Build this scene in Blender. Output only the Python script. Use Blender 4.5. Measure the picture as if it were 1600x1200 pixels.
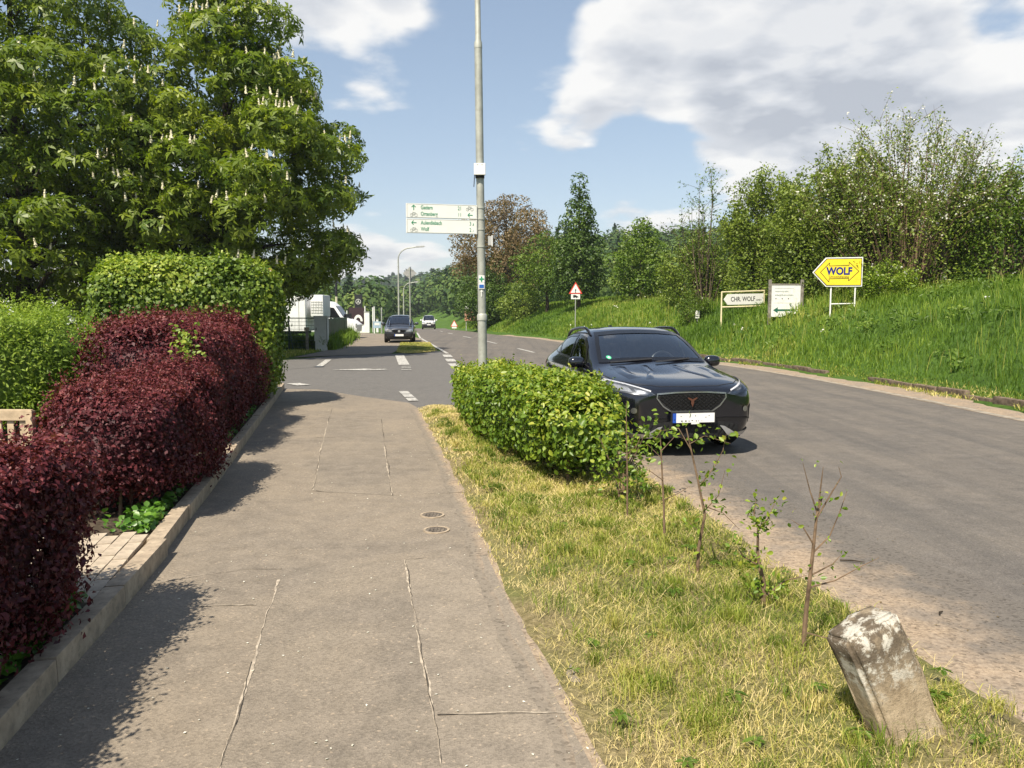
import bpy, bmesh, math, random
import numpy as np
from mathutils import Vector, Matrix
from mathutils.bvhtree import BVHTree

for o in list(bpy.data.objects): bpy.data.objects.remove(o)
R = math.radians
scn = bpy.context.scene
COL = scn.collection
rng = np.random.default_rng(7)
random.seed(7)

# ------------------------------------------------------------------ camera
cam_d = bpy.data.cameras.new('camera'); cam = bpy.data.objects.new('camera', cam_d); COL.objects.link(cam)
cam.location = (0, 0, 1.72); cam.rotation_euler = (R(90 - 5.07), 0, 0)
cam_d.sensor_width = 36; cam_d.lens = 27.9; cam_d.clip_start = 0.05; cam_d.clip_end = 9000
scn.camera = cam

# ------------------------------------------------------------------ light
SUN_AZ, SUN_EL = 30.0, 55.0          # sun stands behind the viewer, 30 degrees to the left
to_sun = Vector((-math.sin(R(SUN_AZ)) * math.cos(R(SUN_EL)), -math.cos(R(SUN_AZ)) * math.cos(R(SUN_EL)), math.sin(R(SUN_EL))))
sun_d = bpy.data.lights.new('sun', 'SUN'); sun = bpy.data.objects.new('sun', sun_d); COL.objects.link(sun)
sun_d.energy = 4.9; sun_d.angle = R(0.55); sun_d.color = (1, 0.905, 0.76)
sun.location = (-20, -30, 60)
sun.rotation_euler = to_sun.to_track_quat('Z', 'Y').to_euler()
scn.view_settings.view_transform = 'Standard'; scn.view_settings.look = 'None'
scn.view_settings.exposure = 0.86; scn.view_settings.gamma = 1.0

world = bpy.data.worlds.new('World'); scn.world = world; world.use_nodes = True
def build_world():
    nt = world.node_tree; nt.nodes.clear(); N = nt.nodes; L = nt.links
    out = N.new('ShaderNodeOutputWorld'); bg = N.new('ShaderNodeBackground'); bg.inputs['Strength'].default_value = 0.112
    sky = N.new('ShaderNodeTexSky'); sky.sky_type = 'NISHITA'; sky.sun_disc = False
    sky.sun_elevation = R(SUN_EL); sky.sun_rotation = R(180 + SUN_AZ); sky.air_density = 1.0; sky.dust_density = 0.7; sky.ozone_density = 1.2
    tc = N.new('ShaderNodeTexCoord')
    sep = N.new('ShaderNodeSeparateXYZ'); L.new(tc.outputs['Generated'], sep.inputs[0])
    def M(op, a, b=None, c=None, clamp=False):
        n = N.new('ShaderNodeMath'); n.operation = op; n.use_clamp = clamp
        for i, v in enumerate((a, b, c)):
            if v is None: continue
            if isinstance(v, (int, float)): n.inputs[i].default_value = v
            else: L.new(v, n.inputs[i])
        return n.outputs[0]
    zc = M('MAXIMUM', sep.outputs['Z'], 0.0)
    den = M('ADD', zc, 0.22)
    px = M('DIVIDE', sep.outputs['X'], den); py = M('DIVIDE', sep.outputs['Y'], den)
    def cloudfield(dx, dy, dz):
        cmb = N.new('ShaderNodeCombineXYZ'); L.new(M('ADD', px, 3.1 + dx), cmb.inputs[0]); L.new(M('ADD', py, 1.7 + dy), cmb.inputs[1]); cmb.inputs[2].default_value = dz
        a = N.new('ShaderNodeTexNoise'); a.inputs['Scale'].default_value = 1.5; a.inputs['Detail'].default_value = 8; a.inputs['Roughness'].default_value = 0.56
        a.inputs['Distortion'].default_value = 0.15
        L.new(cmb.outputs[0], a.inputs['Vector'])
        v = N.new('ShaderNodeTexVoronoi'); v.inputs['Scale'].default_value = 4.2; v.inputs['Detail'].default_value = 2; v.inputs['Roughness'].default_value = .5
        L.new(cmb.outputs[0], v.inputs['Vector'])
        return M('SUBTRACT', a.outputs['Fac'], M('MULTIPLY', M('SUBTRACT', v.outputs['Distance'], .42), .22))
    f0 = cloudfield(0, 0, 0); f1 = cloudfield(-0.06, -0.13, 0.04)
    # where the clouds of this sky stand: (azimuth right of +Y, elevation, radius, amount) in degrees
    bias = None
    for az, el, rad, amt in CLOUDS:
        v = Vector((math.sin(R(az)) * math.cos(R(el)), math.cos(R(az)) * math.cos(R(el)), math.sin(R(el))))
        d = N.new('ShaderNodeVectorMath'); d.operation = 'DOT_PRODUCT'; L.new(tc.outputs['Generated'], d.inputs[0]); d.inputs[1].default_value = v
        mr = N.new('ShaderNodeMapRange'); mr.interpolation_type = 'SMOOTHSTEP'
        L.new(d.outputs['Value'], mr.inputs['Value']); mr.inputs['From Min'].default_value = math.cos(R(rad)); mr.inputs['From Max'].default_value = 1.0
        mr.inputs['To Min'].default_value = 0; mr.inputs['To Max'].default_value = amt
        bias = mr.outputs[0] if bias is None else M('ADD', bias, mr.outputs[0])
    dens = M('ADD', f0, bias)
    mask = N.new('ShaderNodeMapRange'); mask.interpolation_type = 'SMOOTHSTEP'
    L.new(dens, mask.inputs['Value']); mask.inputs['From Min'].default_value = 0.50; mask.inputs['From Max'].default_value = 0.66
    # thick parts are grey below, edges turned to the sun are white
    lit = M('SUBTRACT', f0, f1)
    litr = N.new('ShaderNodeMapRange'); L.new(lit, litr.inputs['Value']); litr.inputs['From Min'].default_value = -0.10; litr.inputs['From Max'].default_value = 0.10
    thick = N.new('ShaderNodeMapRange'); L.new(dens, thick.inputs['Value']); thick.inputs['From Min'].default_value = 0.60; thick.inputs['From Max'].default_value = 0.95
    thick.inputs['To Min'].default_value = 1.0; thick.inputs['To Max'].default_value = 0.0
    br = M('ADD', M('MULTIPLY', litr.outputs[0], 0.62), M('MULTIPLY', thick.outputs[0], 0.5), clamp=True)
    cr = N.new('ShaderNodeValToRGB'); L.new(br, cr.inputs[0])
    e = cr.color_ramp.elements; e[0].position = 0.12; e[0].color = (2.6, 2.75, 3.05, 1); e[1].position = 0.86; e[1].color = (5.05, 4.98, 4.85, 1)
    m = e.new(0.45); m.color = (3.6, 3.7, 3.9, 1)
    mix = N.new('ShaderNodeMix'); mix.data_type = 'RGBA'
    fac = M('MULTIPLY', mask.outputs[0], 0.92)
    gm = N.new('ShaderNodeGamma'); gm.inputs[1].default_value = 0.66; L.new(sky.outputs[0], gm.inputs[0])      # evens out the very bright horizon of the model sky
    sc = N.new('ShaderNodeVectorMath'); sc.operation = 'MULTIPLY'; L.new(gm.outputs[0], sc.inputs[0]); sc.inputs[1].default_value = (1.24, 1.25, 1.27)
    L.new(fac, mix.inputs['Factor']); L.new(sc.outputs[0], mix.inputs['A']); L.new(cr.outputs[0], mix.inputs['B'])
    L.new(mix.outputs['Result'], bg.inputs['Color']); L.new(bg.outputs[0], out.inputs[0])
CLOUDS = [(8.5, 17.5, 6, .24), (14, 20, 8, .22), (20, 17, 9, .24), (29, 18, 12, .30), (17, 12.0, 6, .28), (25, 11, 8, .30), (4.5, 13, 3, .14), (8, 6.0, 3.0, .24), (10.5, 5.0, 2.4, .2), (17.5, 7.4, 2.6, .18), (33, 8, 6, .2), (-11.5, 20.5, 6, .26), (-5, 22, 5, .22), (-16, 24, 8, .2),
          (-7, 3.4, 3.6, .18), (-11, 3.8, 3.2, .22), (-1.5, 6.5, 2.0, .14), (-1.5, 15, 4, -.06)]
build_world()
world.cycles.sampling_method = 'MANUAL'; world.cycles.sample_map_resolution = 512

# ------------------------------------------------------------------ helpers
def mesh_np(name, V, F, mat=None, parent=None, smooth=False, var=None, loc=None):
    """V (n,3), F (m,k) index array -> one mesh object"""
    V = np.asarray(V, dtype=np.float32); F = np.asarray(F, dtype=np.int32)
    me = bpy.data.meshes.new(name)
    m, k = F.shape
    me.vertices.add(len(V)); me.vertices.foreach_set('co', V.ravel())
    me.loops.add(m * k); me.loops.foreach_set('vertex_index', F.ravel())
    me.polygons.add(m); me.polygons.foreach_set('loop_start', np.arange(0, m * k, k, dtype=np.int32))
    me.polygons.foreach_set('loop_total', np.full(m, k, dtype=np.int32))
    if var is not None:
        a = me.attributes.new('var', 'FLOAT', 'POINT'); a.data.foreach_set('value', np.asarray(var, dtype=np.float32))
    me.update(calc_edges=True)
    if smooth: me.polygons.foreach_set('use_smooth', np.ones(m, dtype=bool))
    o = bpy.data.objects.new(name, me); COL.objects.link(o)
    if mat: me.materials.append(mat)
    if parent: o.parent = parent
    if loc is not None: o.location = loc
    return o

def tag(o, label=None, cat=None, group=None, kind=None):
    if label: o['label'] = label
    if cat: o['category'] = cat
    if group: o['group'] = group
    if kind: o['kind'] = kind
    return o
def empty(name, loc=(0, 0, 0), rz=0.0, label=None, cat=None, group=None):
    o = bpy.data.objects.new(name, None); COL.objects.link(o); o.location = loc; o.rotation_euler = (0, 0, rz)
    o.empty_display_size = 0.2
    return tag(o, label, cat, group)
def copy_tree(o, parent=None):
    c = o.copy(); COL.objects.link(c); c.parent = parent
    for ch in list(o.children): copy_tree(ch, c)
    return c

class MB:
    """collects boxes, tubes, lathes and prisms into ONE mesh"""
    def __init__(s): s.v = []; s.f = []
    def add(s, vs, fs):
        n = len(s.v); s.v += [tuple(v) for v in vs]; s.f += [tuple(i + n for i in f) for f in fs]; return s
    def box(s, c, d, rot=None):
        hx, hy, hz = d[0] / 2, d[1] / 2, d[2] / 2
        vs = [Vector((sx * hx, sy * hy, sz * hz)) for sz in (-1, 1) for sy in (-1, 1) for sx in (-1, 1)]
        if rot is not None: vs = [rot @ v for v in vs]
        c = Vector(c); vs = [v + c for v in vs]
        return s.add(vs, [(0, 2, 3, 1), (4, 5, 7, 6), (0, 1, 5, 4), (2, 6, 7, 3), (0, 4, 6, 2), (1, 3, 7, 5)])
    def tube(s, pts, rad, n=8, cap=True):
        pts = [Vector(p) for p in pts]; rads = rad if isinstance(rad, (list, tuple)) else [rad] * len(pts)
        vs = []; fs = []; ref = None
        for i, p in enumerate(pts):
            a = pts[max(i - 1, 0)]; b = pts[min(i + 1, len(pts) - 1)]; t = (b - a)
            t = t.normalized() if t.length > 1e-9 else Vector((0, 0, 1))
            if ref is None: ref = Vector((1, 0, 0)) if abs(t.x) < .9 else Vector((0, 1, 0))
            u = (ref - t * ref.dot(t)).normalized(); w = t.cross(u); ref = u
            for k in range(n):
                an = 2 * math.pi * k / n; vs.append(p + (u * math.cos(an) + w * math.sin(an)) * rads[i])
        for i in range(len(pts) - 1):
            for k in range(n): fs.append((i * n + k, i * n + (k + 1) % n, (i + 1) * n + (k + 1) % n, (i + 1) * n + k))
        if cap: fs.append(tuple(reversed(range(n)))); fs.append(tuple(range((len(pts) - 1) * n, len(pts) * n)))
        return s.add(vs, fs)
    def prism(s, poly, t0, t1, frame=None):
        """2-D polygon (a,b) extruded along the third axis; frame maps (a,b,t)->Vector"""
        frame = frame or (lambda a, b, t: Vector((a, t, b)))
        n = len(poly); vs = [frame(a, b, t0) for a, b in poly] + [frame(a, b, t1) for a, b in poly]
        fs = [tuple(range(n)), tuple(reversed(range(n, 2 * n)))] + [(i, i + n, (i + 1) % n + n, (i + 1) % n) for i in range(n)]
        return s.add(vs, fs)
    def lathe(s, prof, n=24, frame=None):
        """profile (r, h) revolved about the axis h"""
        frame = frame or (lambda x, y, h: Vector((x, y, h)))
        vs = []; fs = []; m = len(prof)
        for k in range(n):
            a = 2 * math.pi * k / n
            for r, h in prof: vs.append(frame(r * math.cos(a), r * math.sin(a), h))
        for k in range(n):
            k2 = (k + 1) % n
            for i in range(m - 1): fs.append((k * m + i, k * m + i + 1, k2 * m + i + 1, k2 * m + i))
        return s.add(vs, fs)
    def build(s, name, mat, parent=None, smooth=False, bevel=0.0, loc=None):
        me = bpy.data.meshes.new(name); me.from_pydata([tuple(v) for v in s.v], [], s.f); me.update()
        bm = bmesh.new(); bm.from_mesh(me)
        bmesh.ops.recalc_face_normals(bm, faces=bm.faces)
        if bevel > 0:
            es = [e for e in bm.edges if len(e.link_faces) == 2 and e.calc_face_angle(0) > 0.5]
            bmesh.ops.bevel(bm, geom=es, offset=bevel, segments=2, affect='EDGES', profile=0.7)
        bm.to_mesh(me); bm.free()
        if smooth:
            me.polygons.foreach_set('use_smooth', np.ones(len(me.polygons), dtype=bool))
            try: me.set_sharp_from_angle(angle=R(40))
            except Exception: pass
        o = bpy.data.objects.new(name, me); COL.objects.link(o)
        if mat: me.materials.append(mat)
        if parent: o.parent = parent
        if loc is not None: o.location = loc
        return o

def text_mesh(name, body, size, mat, parent, loc, rot, sx=1.0, align='LEFT', bold=0.0, depth=0.001):
    cu = bpy.data.curves.new(name, 'FONT'); cu.body = body; cu.size = size; cu.align_x = align; cu.extrude = depth; cu.offset = bold; cu.resolution_u = 4
    t = bpy.data.objects.new(name + '_curve', cu); COL.objects.link(t)
    dg = bpy.context.evaluated_depsgraph_get(); me = bpy.data.meshes.new_from_object(t.evaluated_get(dg))
    bpy.data.objects.remove(t)
    me.name = name; me.materials.clear(); me.materials.append(mat)
    o = bpy.data.objects.new(name, me); COL.objects.link(o); o.parent = parent; o.location = loc; o.rotation_euler = rot; o.scale = (sx, 1, 1)
    return o

def fnoise(P, scale, seed=0, octs=3):
    """cheap smooth noise in about -1..1 on (n,3) points"""
    r = np.random.default_rng(1000 + seed); out = np.zeros(len(P)); amp = 1.0; tot = 0
    for o in range(octs):
        for k in range(4):
            d = r.normal(size=3); d /= np.linalg.norm(d)
            out += amp * 0.5 * np.sin(P @ (d * scale * (2 ** o) * r.uniform(.7, 1.4)) + r.uniform(0, 6.28))
        tot += amp; amp *= 0.55
    return out / tot

# ------------------------------------------------------------------ materials
MATS = {}
def newmat(name):
    m = bpy.data.materials.new(name); m.use_nodes = True; nt = m.node_tree; nt.nodes.clear()
    return m, nt.nodes, nt.links
def ramp(N, L, src, stops):
    cr = N.new('ShaderNodeValToRGB'); L.new(src, cr.inputs[0]); e = cr.color_ramp.elements
    while len(e) > 2: e.remove(e[-1])
    for i, (p, c) in enumerate(stops):
        el = e[i] if i < 2 else e.new(p)
        el.position = p; el.color = (*c, 1)
    return cr.outputs[0]
def noise(N, L, vec, scale, detail=4, rough=.55, dist=0):
    n = N.new('ShaderNodeTexNoise'); n.inputs['Scale'].default_value = scale; n.inputs['Detail'].default_value = detail
    n.inputs['Roughness'].default_value = rough; n.inputs['Distortion'].default_value = dist
    if vec is not None: L.new(vec, n.inputs['Vector'])
    return n.outputs['Fac']
def mixc(N, L, fac, a, b, mode='MIX'):
    n = N.new('ShaderNodeMix'); n.data_type = 'RGBA'; n.blend_type = mode
    for k, v in (('Factor', fac), ('A', a), ('B', b)):
        s = n.inputs[k]
        if isinstance(v, (int, float)): s.default_value = v
        elif isinstance(v, tuple): s.default_value = (*v, 1)
        else: L.new(v, s)
    return n.outputs['Result']
def finish(m, N, L, color, rough=.6, spec=.5, metal=0, bump=None, bstr=.3, bdist=.01, coat=0, alpha=None, transl=None, sheen=0):
    b = N.new('ShaderNodeBsdfPrincipled'); o = N.new('ShaderNodeOutputMaterial')
    if isinstance(color, tuple): b.inputs['Base Color'].default_value = (*color, 1)
    else: L.new(color, b.inputs['Base Color'])
    if isinstance(rough, (int, float)): b.inputs['Roughness'].default_value = rough
    else: L.new(rough, b.inputs['Roughness'])
    b.inputs['Specular IOR Level'].default_value = spec; b.inputs['Metallic'].default_value = metal
    b.inputs['Coat Weight'].default_value = coat; b.inputs['Coat Roughness'].default_value = .04
    if bump is not None:
        bp = N.new('ShaderNodeBump'); bp.inputs['Strength'].default_value = bstr; bp.inputs['Distance'].default_value = bdist
        L.new(bump, bp.inputs['Height']); L.new(bp.outputs[0], b.inputs['Normal'])
    if transl:
        t = N.new('ShaderNodeBsdfTranslucent'); mx = N.new('ShaderNodeMixShader'); mx.inputs[0].default_value = transl
        c2 = mixc(N, L, 1.0, color, (1.25, 1.35, .55), 'MULTIPLY') if not isinstance(color, tuple) else None
        if c2 is not None: L.new(c2, t.inputs['Color'])
        else: t.inputs['Color'].default_value = (*color, 1)
        L.new(b.outputs[0], mx.inputs[1]); L.new(t.outputs[0], mx.inputs[2]); L.new(mx.outputs[0], o.inputs[0])
    else: L.new(b.outputs[0], o.inputs[0])
    return m
def plain(name, color, rough=.6, spec=.5, metal=0, coat=0, var=.12, nscale=6, bstr=.0, dirt=None):
    """a paint, plastic, wood or metal with slight mottling"""
    if name in MATS: return MATS[name]
    m, N, L = newmat(name); tc = N.new('ShaderNodeTexCoord')
    f = noise(N, L, tc.outputs['Object'], nscale, 5)
    lo = tuple(max(0, c * (1 - var * 1.5)) for c in color); hi = tuple(min(1, c * (1 + var)) for c in color)
    col = ramp(N, L, f, [(.3, lo), (.7, hi)])
    if dirt:
        f2 = noise(N, L, tc.outputs['Object'], nscale * 2.7, 6, .65)
        mr = N.new('ShaderNodeMapRange'); L.new(f2, mr.inputs['Value']); mr.inputs['From Min'].default_value = .52; mr.inputs['From Max'].default_value = .75; mr.inputs['To Max'].default_value = dirt[1]
        col = mixc(N, L, mr.outputs[0], col, dirt[0])
    MATS[name] = finish(m, N, L, col, rough, spec, metal, f if bstr else None, bstr, .01, coat)
    return MATS[name]
def leafmat(name, stops, rough=.5, spec=.35, transl=.3):
    m, N, L = newmat(name)
    a = N.new('ShaderNodeAttribute'); a.attribute_name = 'var'
    col = ramp(N, L, a.outputs['Fac'], stops)
    MATS[name] = finish(m, N, L, col, rough, spec, transl=transl)
    return MATS[name]
def emissive(name, color, s):
    m, N, L = newmat(name); e = N.new('ShaderNodeEmission'); o = N.new('ShaderNodeOutputMaterial'); e.inputs[0].default_value = (*color, 1); e.inputs[1].default_value = s
    L.new(e.outputs[0], o.inputs[0]); return m

def asphalt(name, c_lo, c_hi, fleck, stain, stain_amt=.5, fine=260, streak=None):
    m, N, L = newmat(name); g = N.new('ShaderNodeNewGeometry'); P = g.outputs['Position']
    big = noise(N, L, P, .8, 7, .66, .6); mid = noise(N, L, P, 5.5, 5, .6); fin = noise(N, L, P, fine, 2, .6)
    col = ramp(N, L, mid, [(.3, c_lo), (.72, c_hi)])
    mr = N.new('ShaderNodeMapRange'); L.new(big, mr.inputs['Value']); mr.inputs['From Min'].default_value = .42; mr.inputs['From Max'].default_value = .68; mr.inputs['To Max'].default_value = stain_amt
    col = mixc(N, L, mr.outputs[0], col, stain)
    if streak:
        mp = N.new('ShaderNodeMapping'); L.new(P, mp.inputs[0]); mp.inputs['Rotation'].default_value = (0, 0, streak[0]); mp.inputs['Scale'].default_value = (1.6, .06, 1)
        st = noise(N, L, mp.outputs[0], 1.6, 4, .6)
        m2 = N.new('ShaderNodeMapRange'); L.new(st, m2.inputs['Value']); m2.inputs['From Min'].default_value = .45; m2.inputs['From Max'].default_value = .7; m2.inputs['To Max'].default_value = streak[2]
        col = mixc(N, L, m2.outputs[0], col, streak[1])
    vr = N.new('ShaderNodeTexVoronoi'); vr.inputs['Scale'].default_value = 95; L.new(P, vr.inputs['Vector'])
    sp = N.new('ShaderNodeSeparateColor'); L.new(vr.outputs['Color'], sp.inputs[0])
    fl = ramp(N, L, sp.outputs[0], [(0.0, (.72, .72, .72)), (.55, (1, 1, 1)), (.97, (1.12, 1.12, 1.12)), (1.0, fleck)])
    col = mixc(N, L, .8, col, fl, 'MULTIPLY')
    fr = ramp(N, L, fin, [(.3, (.74, .74, .74)), (.7, (1.22, 1.22, 1.22))])
    col = mixc(N, L, .75, col, fr, 'MULTIPLY')
    ad = N.new('ShaderNodeMath'); ad.operation = 'ADD'; L.new(fin, ad.inputs[0]); L.new(vr.outputs['Distance'], ad.inputs[1])
    MATS[name] = finish(m, N, L, col, .88, .25, bump=ad.outputs[0], bstr=.35, bdist=.006)
    return MATS[name]
# ------------------------------------------------------------------ ground levels and outlines (metres; camera stands on the footpath at 0,0)
RIGHT = np.array([(8.9, -30), (8.5, -10), (8.3, 5), (8.2, 12.6), (8.1, 17), (7.9, 21), (7.3, 25), (6.5, 29), (5.7, 33), (4.4, 40), (3.0, 47), (1.7, 54), (-.6, 62), (-3.0, 72), (-5.2, 84), (-7.2, 96), (-9.0, 112), (-12.4, 150), (-17, 200), (-26, 260)], float)
LEFT = np.array([(3.3, -30), (2.95, -10), (2.75, 0), (2.6, 3.9), (2.42, 5), (2.08, 6.5), (1.52, 9.2), (.8, 12), (-.1, 16), (-1.0, 21), (-1.75, 27), (-2.75, 33.4), (-4.6, 45), (-6.35, 55), (-8.4, 70), (-10.2, 85), (-12.6, 100), (-14.6, 112), (-19, 150), (-24, 200), (-34, 260)], float)
def lerp_poly(P, y): return np.interp(y, P[:, 1], P[:, 0])
def base_z(y):
    y = np.asarray(y, float); t = np.clip(y - 66, 0, 130)
    return -np.where(t < 30, t * t * .00026, .234 + (t - 30) * .0156)
def seg_dist_right(X, Y):
    """signed distance right of the road's right edge"""
    best = np.full(X.shape, 1e9); sgn = np.ones(X.shape)
    for a, b in zip(RIGHT[:-1], RIGHT[1:]):
        d = b - a; t = np.clip(((X - a[0]) * d[0] + (Y - a[1]) * d[1]) / (d @ d), 0, 1)
        qx = a[0] + t * d[0]; qy = a[1] + t * d[1]; dd = np.hypot(X - qx, Y - qy)
        s = np.where((X - a[0]) * d[1] - (Y - a[1]) * d[0] > 0, 1., -1.)
        upd = dd < best; best = np.where(upd, dd, best); sgn = np.where(upd, s, sgn)
    return best * sgn
def sstep(a, b, x):
    t = np.clip((x - a) / (b - a), 0, 1); return t * t * (3 - 2 * t)
def bank_z(d):
    return np.interp(d, [-5, .9, 1.15, 1.3, 2.2, 3.4, 4.6, 6.2, 9, 20, 45, 90], [0, 0, .10, .14, .70, 1.42, 2.0, 2.42, 2.75, 3.9, 6.2, 8.0])
def hill_z(X, Y):
    r = np.hypot(X, Y); az = np.degrees(np.arctan2(X, Y))
    h = 20 * sstep(-10, 5, az) * sstep(150, 320, r) * (1 - sstep(60, 110, az))
    h += 27 * sstep(520, 900, r) * sstep(-75, -40, az) * (1 - sstep(15, 40, az))
    h += 12 * sstep(300, 700, r) * (1 - sstep(-60, -20, az))
    return h
def ground_z(X, Y):
    X = np.asarray(X, float); Y = np.asarray(Y, float)
    d = seg_dist_right(X, Y)
    r = np.hypot(X, Y)
    bz = base_z(Y) * (1 - sstep(200, 400, r)) - 1.0 * sstep(200, 400, r)
    und = .05 * np.sin(X * .9 + Y * .31) * np.sin(Y * .53 - X * .2) * sstep(1.3, 4, d)
    return bz + bank_z(d) * (1 - sstep(120, 300, r) * .6) + hill_z(X, Y) + und - .03
def gz(x, y): return float(ground_z(np.array([x]), np.array([y]))[0])

# materials of the ground
M_PATH = asphalt('footpath_asphalt', (.150, .128, .102), (.225, .192, .152), (1.7, 1.6, 1.5), (.250, .208, .156), .75)
M_ROAD = asphalt('road_asphalt', (.100, .090, .080), (.145, .131, .116), (1.6, 1.55, 1.5), (.172, .150, .125), .65, streak=(R(-12), (.082, .077, .072), .65))
M_SIDE = asphalt('side_road_asphalt', (.100, .096, .091), (.138, .131, .122), (1.6, 1.55, 1.5), (.135, .128, .12), .45)
def grassground():
    m, N, L = newmat('meadow_soil'); g = N.new('ShaderNodeNewGeometry'); P = g.outputs['Position']
    a = noise(N, L, P, .25, 6, .6); b = noise(N, L, P, 4, 6, .7); c = noise(N, L, P, 40, 3, .7)
    col = ramp(N, L, b, [(.3, (.030, .062, .010)), (.55, (.060, .120, .018)), (.75, (.105, .165, .030))])
    mr = N.new('ShaderNodeMapRange'); L.new(a, mr.inputs['Value']); mr.inputs['From Min'].default_value = .4; mr.inputs['From Max'].default_value = .65; mr.inputs['To Max'].default_value = .5
    col = mixc(N, L, mr.outputs[0], col, (.085, .15, .022))
    fr = ramp(N, L, c, [(.3, (.55, .55, .55)), (.7, (1.35, 1.35, 1.35))]); col = mixc(N, L, .8, col, fr, 'MULTIPLY')
    MATS['meadow'] = finish(m, N, L, col, .9, .15, bump=c, bstr=.8, bdist=.06); return m
def drysoil():
    m, N, L = newmat('dry_verge_soil'); g = N.new('ShaderNodeNewGeometry'); P = g.outputs['Position']
    a = noise(N, L, P, 1.3, 5, .6); b = noise(N, L, P, 28, 5, .7); c = noise(N, L, P, 220, 2, .7)
    col = ramp(N, L, b, [(.28, (.10, .085, .04)), (.5, (.20, .165, .085)), (.72, (.32, .265, .15))])
    mr = N.new('ShaderNodeMapRange'); L.new(a, mr.inputs['Value']); mr.inputs['From Min'].default_value = .42; mr.inputs['From Max'].default_value = .6; mr.inputs['To Max'].default_value = .65
    col = mixc(N, L, mr.outputs[0], col, (.10, .125, .03))
    fr = ramp(N, L, c, [(.3, (.6, .6, .6)), (.7, (1.3, 1.3, 1.3))]); col = mixc(N, L, .8, col, fr, 'MULTIPLY')
    MATS['drysoil'] = finish(m, N, L, col, .95, .1, bump=b, bstr=.9, bdist=.03); return m
def sandmat(name='sandy_grit', fade=None):
    m, N, L = newmat(name); g = N.new('ShaderNodeNewGeometry'); P = g.outputs['Position']
    a = noise(N, L, P, 2.2, 6, .65); b = noise(N, L, P, 45, 4, .7)
    col = ramp(N, L, b, [(.3, (.20, .15, .105)), (.7, (.36, .285, .205))])
    mr = N.new('ShaderNodeMapRange'); L.new(a, mr.inputs['Value']); mr.inputs['From Min'].default_value = .45; mr.inputs['From Max'].default_value = .62; mr.inputs['To Max'].default_value = .6
    col = mixc(N, L, mr.outputs[0], col, (.19, .165, .14))
    if fade:      # grit thins out over the asphalt
        at_ = N.new('ShaderNodeAttribute'); at_.attribute_name = 'var'; nz = noise(N, L, P, 3.2, 7, .68)
        sm = N.new('ShaderNodeMath'); sm.operation = 'MULTIPLY_ADD'; L.new(nz, sm.inputs[0]); sm.inputs[1].default_value = 1.3; L.new(at_.outputs['Fac'], sm.inputs[2])
        m3 = N.new('ShaderNodeMapRange'); m3.interpolation_type = 'SMOOTHSTEP'; L.new(sm.outputs[0], m3.inputs['Value']); m3.inputs['From Min'].default_value = .85; m3.inputs['From Max'].default_value = 1.45
        col = mixc(N, L, m3.outputs[0], col, fade)
    vr = N.new('ShaderNodeTexVoronoi'); vr.inputs['Scale'].default_value = 60; L.new(P, vr.inputs['Vector'])
    sp = N.new('ShaderNodeSeparateColor'); L.new(vr.outputs['Color'], sp.inputs[0])
    col = mixc(N, L, .8, col, ramp(N, L, sp.outputs[0], [(0, (.55, .55, .55)), (.25, (.95, .95, .95)), (1, (1.15, 1.15, 1.15))]), 'MULTIPLY')
    MATS['sand'] = finish(m, N, L, col, .95, .15, bump=b, bstr=.6, bdist=.012); return m
def paintmat():
    m, N, L = newmat('worn_road_paint'); g = N.new('ShaderNodeNewGeometry'); P = g.outputs['Position']
    b = noise(N, L, P, 14, 6, .7)
    col = ramp(N, L, b, [(.40, (.14, .132, .122)), (.52, (.42, .41, .38)), (.8, (.58, .57, .53))])
    MATS['paint'] = finish(m, N, L, col, .7, .3); return m
M_MEADOW = grassground(); M_DRY = drysoil(); M_SAND = sandmat(); M_SANDF = sandmat('sandy_grit_thinning', (.120, .108, .095)); M_SANDP = sandmat('grit_on_footpath', (.19, .163, .130)); M_PAINT = paintmat()

# the ground sheet: fine near, coarse to the horizon
def graded(lo, hi, step0, near_lo, near_hi, grow=1.16):
    xs = list(np.arange(near_lo, near_hi + 1e-6, step0)); s = step0; x = near_hi
    while x < hi: s = min(s * grow, 60); x += s; xs.append(x)
    s = step0; x = near_lo
    while x > lo: s = min(s * grow, 60); x -= s; xs.insert(0, x)
    return np.array(xs)
gx = graded(-2600, 2600, .5, -4, 22); gy = graded(-300, 3400, .6, -6, 66, 1.06)
GX, GY = np.meshgrid(gx, gy); GZ = ground_z(GX, GY)
nx, ny = len(gx), len(gy); idx = np.arange(nx * ny).reshape(ny, nx)
F = np.stack([idx[:-1, :-1], idx[:-1, 1:], idx[1:, 1:], idx[1:, :-1]], -1).reshape(-1, 4)
ground = mesh_np('ground', np.stack([GX, GY, GZ], -1).reshape(-1, 3), F, M_MEADOW, smooth=True)
tag(ground, 'grassy ground sheet with the roadside bank and hills', None, None, 'structure')

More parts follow.
